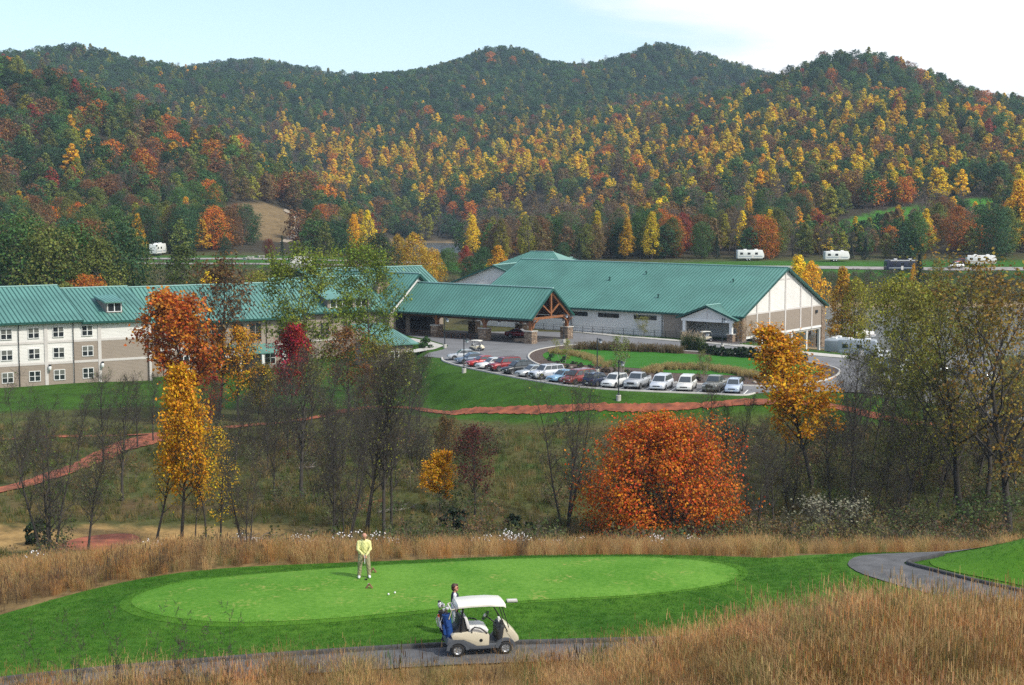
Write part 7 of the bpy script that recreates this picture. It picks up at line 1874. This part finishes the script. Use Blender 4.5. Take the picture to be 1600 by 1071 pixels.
def face(o, c, f, rt, up):
    c = Vector(c)
    for s_ in (-1, 1): MB().ball(c + f*0.082 + rt*s_*0.031 + up*0.004, 0.011, 8, 6).build("eye", M['eye'], o, True)
    MB().tube([c + f*0.088 - up*0.055 - rt*0.022, c + f*0.096 - up*0.053, c + f*0.088 - up*0.055 + rt*0.022], 0.006, 5).build("mouth", M['lip'], o, True)

def man():
    o = empty("person", (0, 0, 0)); hc = (0.015, -0.115, 1.605)
    P, f, rt, up = head_parts(hc, (0.30, -0.80, -0.50))
    neck = [((0, -0.03, 1.44), (0.01, -0.085, 1.55), 0.062, 0.058)]
    torso = [((0, 0.01, 0.98), (0, -0.02, 1.20), 0.150, 0.160), ((0, -0.02, 1.20), (0, -0.03, 1.36), 0.160, 0.145), ((-0.10, -0.02, 1.18), (-0.12, -0.03, 1.36), 0.11, 0.10), ((0.10, -0.02, 1.18), (0.12, -0.03, 1.36), 0.11, 0.10), ((-0.19, -0.03, 1.375), (0, -0.035, 1.43), 0.066, 0.07), ((0.19, -0.03, 1.375), (0, -0.035, 1.43), 0.066, 0.07)]
    arms, hands = [], []
    for s_ in (-1, 1):
        sh, el, wr = (s_*0.205, -0.03, 1.365), (s_*0.238, -0.13, 1.12), (s_*0.055+0.01, -0.30, 0.93-0.02*s_)
        arms += [(sh, el, 0.068, 0.054), (el, wr, 0.052, 0.036)]
        hands += hand(wr, (0.02-s_*0.05, -0.05, -1), (0, 1, 0.1), (-s_*1, 0.1, 0), 0.95)
    legs = []
    for s_ in (-1, 1): legs += [((s_*0.095, 0.01, 0.93), (s_*0.155, -0.035, 0.50), 0.105, 0.072), ((s_*0.155, -0.035, 0.50), (s_*0.185, 0.0, 0.10), 0.068, 0.046)]
    pel = [((-0.07, 0.01, 0.95), (0.07, 0.01, 0.95), 0.125, 0.125)]
    fused("body", P + neck + [tuple(list(q[:2]) + [x*0.9 for x in q[2:]]) for q in torso+arms+legs+pel] + hands, M['skin'], o, 0.0075, 2)
    face(o, hc, f, rt, up)
    fused("sweater", torso + arms + [((-0.1, 0.005, 0.99), (0.1, 0.005, 0.99), 0.125, 0.125)], M['sweater'], o, 0.012, 6, 0.006)
    tr = []
    for s_ in (-1, 1): tr += [((s_*0.095, 0.01, 0.94), (s_*0.155, -0.035, 0.50), 0.118, 0.088), ((s_*0.155, -0.035, 0.50), (s_*0.187, 0.0, 0.085), 0.086, 0.072)]
    fused("trousers", tr + [((-0.075, 0.01, 0.95), (0.075, 0.01, 0.95), 0.13, 0.13)], M['khaki'], o, 0.012, 5, 0.007)
    MB().lathe([(0.066, 1.455), (0.085, 1.44), (0.10, 1.425)], (0, -0.035, 0), 14).build("collar", M['white_cloth'], o, True)
    for s_ in (-1, 1):
        sh = empty("shoe", (0, 0, 0)); sh.parent = o
        fused("upper", [((s_*0.187, 0.03, 0.055), (s_*0.195, -0.06, 0.055), 0.050, 0.052), ((s_*0.187, 0.02, 0.085), (s_*0.187, 0.0, 0.10), 0.045, 0.045)], M['shoe_black'], sh, 0.01, 3)
        fused("toe_cap", [((s_*0.195, -0.075, 0.05), (s_*0.20, -0.165, 0.042), 0.056, 0.046)], M['shoe_white'], sh, 0.01, 3)
    hr = MB()
    for k in range(30):
        a_ = math.radians(20+140*k/29); p = Vector(hc) + rt*math.cos(a_)*0.084 - f*(0.02+math.sin(a_)*0.075) - up*0.015
        hr.ball(p, (0.016, 0.018, 0.028), 6, 5)
    hr.build("hair", M['hair_grey'], o, True)
    return o
mn = man(); mx_, my_ = -5.32, 54.2
mn.location = (mx_, my_, gh(mx_, my_)+0.042); mn.rotation_euler = (0, 0, math.radians(8)); mn.scale = (.95, .95, .95); tag(mn, "bald golfer in yellow sweater and khaki trousers looking down at his ball", "person")
# his club, gripped in both hands
cl = empty("golf_club", mn.location, mn.rotation_euler.z, "golf club held by the golfer in the yellow sweater", "golf club"); cl.scale = (.95, .95, .95)
MB().tube([(0.01, -0.315, 0.95), (0.012, -0.33, 0.62)], [0.014, 0.012], 8).build("grip", M['white_trim'], cl)
MB().tube([(0.012, -0.33, 0.62), (0.02, -0.42, 0.06)], [0.008, 0.006], 6).build("shaft", M['chrome'], cl)
MB().cbox((0.05, -0.43, 0.035), (0.11, 0.05, 0.05)).build("club_head", M['shoe_black'], cl, bevel=0.012)

def woman():
    o = empty("person", (0, 0, 0)); hc = (0.02, 0, 1.55)           # looks along +x
    P, f, rt, up = head_parts(hc, (1, 0.05, -0.05))
    neck = [((0, 0, 1.36), (0.005, 0, 1.47), 0.050, 0.046)]
    torso = [((0, 0, 0.98), (0, 0, 1.10), 0.115, 0.105), ((0, 0, 1.10), (0.01, 0, 1.28), 0.108, 0.115), ((0.01, -0.08, 1.26), (0.01, 0.08, 1.26), 0.095, 0.095), ((0, -0.15, 1.345), (0, 0.15, 1.345), 0.055, 0.055)]
    up_arm, fore, hands = [], [], []
    for s_ in (-1, 1):
        sh, el, wr = (0, s_*0.175, 1.335), (-0.02, s_*0.215, 1.07), (0.07, s_*0.20, 0.84)
        up_arm += [(sh, el, 0.052, 0.043)]; fore += [(el, wr, 0.040, 0.028)]
        hands += hand(wr, (0.15, 0, -1), (1, 0, 0.15), (0, -s_, 0), 0.9)
    legs = []
    for s_ in (-1, 1): legs += [((0, s_*0.085, 0.90), (0.02, s_*0.09, 0.48), 0.098, 0.062), ((0.02, s_*0.09, 0.48), (-0.01, s_*0.09, 0.09), 0.060, 0.040)]
    fused("body", P + neck + [tuple(list(q[:2]) + [x*0.9 for x in q[2:]]) for q in torso+up_arm+legs] + fore + hands + [((0, -0.06, 0.93), (0, 0.06, 0.93), 0.11, 0.11)], M['skin'], o, 0.0075, 2)
    face(o, hc, f, rt, up)
    fused("shirt", torso + up_arm, M['white_cloth'], o, 0.012, 4, 0.005)
    fused("vest", [tuple(list(q[:2]) + [x+0.012 for x in q[2:]]) for q in torso[:3]] + [((-0.02, -0.09, 1.33), (-0.02, 0.09, 1.33), 0.075, 0.075)], M['navy_cloth'], o, 0.012, 4)
    tr = []
    for s_ in (-1, 1): tr += [((0, s_*0.085, 0.92), (0.02, s_*0.09, 0.48), 0.110, 0.082), ((0.02, s_*0.09, 0.48), (-0.01, s_*0.09, 0.07), 0.080, 0.070)]
    fused("trousers", tr + [((0, -0.06, 0.95), (0, 0.06, 0.95), 0.118, 0.118)], M['grey_cloth'], o, 0.012, 4, 0.006)
    for s_ in (-1, 1): fused("shoe", [((-0.03, s_*0.09, 0.05), (0.11, s_*0.09, 0.04), 0.048, 0.042)], M['shoe_white'], o, 0.01, 3)
    c = Vector(hc); hb_ = [(c - f*0.03 + up*0.035, (0.098, 0.100, 0.098)), (c - f*0.05 - up*0.03, (0.075, 0.088, 0.085)), (c + f*0.055 + up*0.085, (0.045, 0.07, 0.035))]
    fused("hair", hb_, M['hair'], o, 0.012, 3)
    MB().cbox(c + f*0.092 + up*0.006, (0.02, 0.15, 0.035)).build("sunglasses", M['shoe_black'], o, bevel=0.008)
    return o
wm = woman(); wx_, wy_ = -1.82, 47.6
wm.location = (wx_, wy_, gh(wx_, wy_)+0.03); wm.rotation_euler = (0, 0, math.radians(5)); tag(wm, "dark-haired person in navy vest and pale trousers standing behind the golf cart", "person")

# ------------------------------------------------------------------ small things on the tee
M['tee_wood'] = mat("tee_marker_wood", (0.22, 0.12, 0.06), 0.8, var=0.2, vscale=10)
def tz(x, y): return gh(x, y) + 0.042
M['ball'] = mat("golf_ball", (0.82, 0.82, 0.82), 0.35, bump=0.3, bscale=200)
for px, py, lab in [(577, 912, "dark wooden tee marker in front of the golfer's feet"), (583, 887, "dark wooden tee marker at the back edge of the tee")]:
    x, y = gz(px, py+1, 18.35); o = empty("tee_marker", (x, y, tz(x, y)), 0.1, lab, "tee marker", "tee markers")
    for s_ in (-1, 1): MB().beam((0, 0, 0.15), (s_*0.11, 0, 0.0), 0.10, 0.05).build("side", M['tee_wood'], o)
    MB().cbox((0, 0, 0.155), (0.05, 0.11, 0.03)).build("ridge", M['tee_wood'], o)
x, y = gz(576.5, 908, 18.38); bb = empty("golf_ball", (x, y-0.12, tz(x, y-.12)), 0, "golf ball teed up in front of the golfer", "golf ball", "golf balls on the tee")
MB().ball((0, 0, 0.085), 0.036, 12, 8).build("ball", M['ball'], bb, True); MB().lathe([(0.004, -0.02), (0.005, 0.045), (0.012, 0.055)], n=8).build("tee_peg", M['white_trim'], bb)
for px, py in [(607, 923), (617, 920.5)]:
    x, y = gz(px, py, 18.37); o = MB().ball((0, 0, 0.034), 0.036, 12, 8).build("golf_ball", M['ball'], None, True); o.location = (x, y, tz(x, y)); tag(o, "white golf ball lying on the tee between golfer and cart", "golf ball", "golf balls on the tee")
x, y = gz(800, 932, 18.37); o = empty("yardage_plaque", (x, y, tz(x, y)), 0.1, "flat grey stone plaque at the edge of the tee", "plaque")
MB().cbox((0, 0, 0.03), (0.36, 0.26, 0.06)).build("slab", M['concrete'], o, bevel=0.01); MB().cbox((0, 0, 0.063), (0.28, 0.18, 0.006)).build("face_plate", M['trim'], o)

# ------------------------------------------------------------------ fallen wood and rocks
M['dead_wood'] = mat("dead_wood", (0.26, 0.235, 0.21), 0.9, var=0.3, vscale=3)
M['dead_dark'] = mat("dark_dead_wood", (0.085, 0.07, 0.058), 0.9, var=0.3, vscale=3)
for i, (px, py, L, a, m_, lab) in enumerate([(415, 848, 5.2, 0.22, 'dead_dark', "dark fallen log on the sandy ground"), (420, 853, 4.0, 0.10, 'dead_dark', "thinner fallen log under the dark one"), (395, 845, 3.0, -0.1, 'dead_wood', "grey fallen branch beside the dark logs"), (620, 800, 3.2, 0.5, 'dead_wood', "pale forked fallen branch by the tallest bare tree"), (480, 733, 2.4, 0.5, 'dead_wood', "white weathered branch on the grass"), (500, 712, 2.0, -0.3, 'dead_dark', "dark branch pile on the shaded grass"), (1175, 800, 3.6, 0.7, 'dead_wood', "white dead branch leaning beside the orange maple")]):
    x, y = ground_hit(px, py); o = empty("fallen_log", (x, y, gh(x, y)+0.1), a, lab, "log")
    MB().tube([(-L/2, 0, 0), (-L/6, 0.1, 0.06), (L/6, -0.05, 0.04), (L/2, 0.1, 0.1)], [0.13, 0.12, 0.10, 0.05], 8).build("log", M[m_], o, True)
    for k in range(4): MB().tube([(-L/4+k*L/5, 0, 0.05), (-L/4+k*L/5+0.4, 0.2*(-1)**k, 0.35), (-L/4+k*L/5+0.8, 0.35*(-1)**k, 0.55)], [0.045, 0.03, 0.01], 5).build("branch", M[m_], o, True)
rk = MB().ball((0, 0, 0.1), (0.35, 0.26, 0.2), 9, 6); rk.v = [(a+R.uniform(-.05, .05), b_+R.uniform(-.05, .05), c_+R.uniform(-.04, .04)) for a, b_, c_ in rk.v]
rock_me = rk.mesh("rock", mat("pale_rock", (0.42, 0.38, 0.33), 0.9, var=0.25, vscale=4))
for i in range(14):
    q = ISLs[int((0.12+0.32*i/14)*len(ISLs))]; v = np.array([22, 212.0])-q; v /= np.linalg.norm(v); x, y = q+v*R.uniform(1.5, 4)
    o = link("rock", rock_me); o.location = (x, y, 8.1); o.rotation_euler = (0, 0, i); s = R.uniform(.6, 1.4); o.scale = (s*1.3, s, s*.8); tag(o, "pale flat rock lying in the island mulch", "rock", "rocks in the island mulch")
# flower pots, picnic tables, bins
for i, (px, Y) in enumerate([(392, 452), (408, 455), (385, 448)]):
    x = farxy(px, Y); o = empty("picnic_table", (x, Y, gh(x, Y)+0.02), i*0.5, "pale picnic table on the far lawn", "picnic table", "picnic tables on the far lawn")
    MB().box(-1, 1, -.4, .4, .72, .78).build("top", M['concrete'], o)
    for s_ in (-1, 1): MB().box(-1, 1, s_*.7-.14, s_*.7+.14, .42, .47).build("bench", M['concrete'], o); MB().box(s_*.7-.06, s_*.7+.06, -.7, .7, 0, .72).build("leg", M['concrete'], o)

# ------------------------------------------------------------------ the air
hz_ = MB().box(-3300, 3300, -200, 3300, -6, 232)
m = bpy.data.materials.new("haze"); m.use_nodes = True; nt = m.node_tree; nt.nodes.clear()
vo = nt.nodes.new("ShaderNodeOutputMaterial"); pv = nt.nodes.new("ShaderNodeVolumePrincipled")
pv.inputs["Color"].default_value = (0.58, 0.77, 1.0, 1); pv.inputs["Density"].default_value = 0.00010; pv.inputs["Anisotropy"].default_value = 0.0
nt.links.new(pv.outputs[0], vo.inputs["Volume"])
tag(hz_.build("haze", m), kind="stuff")
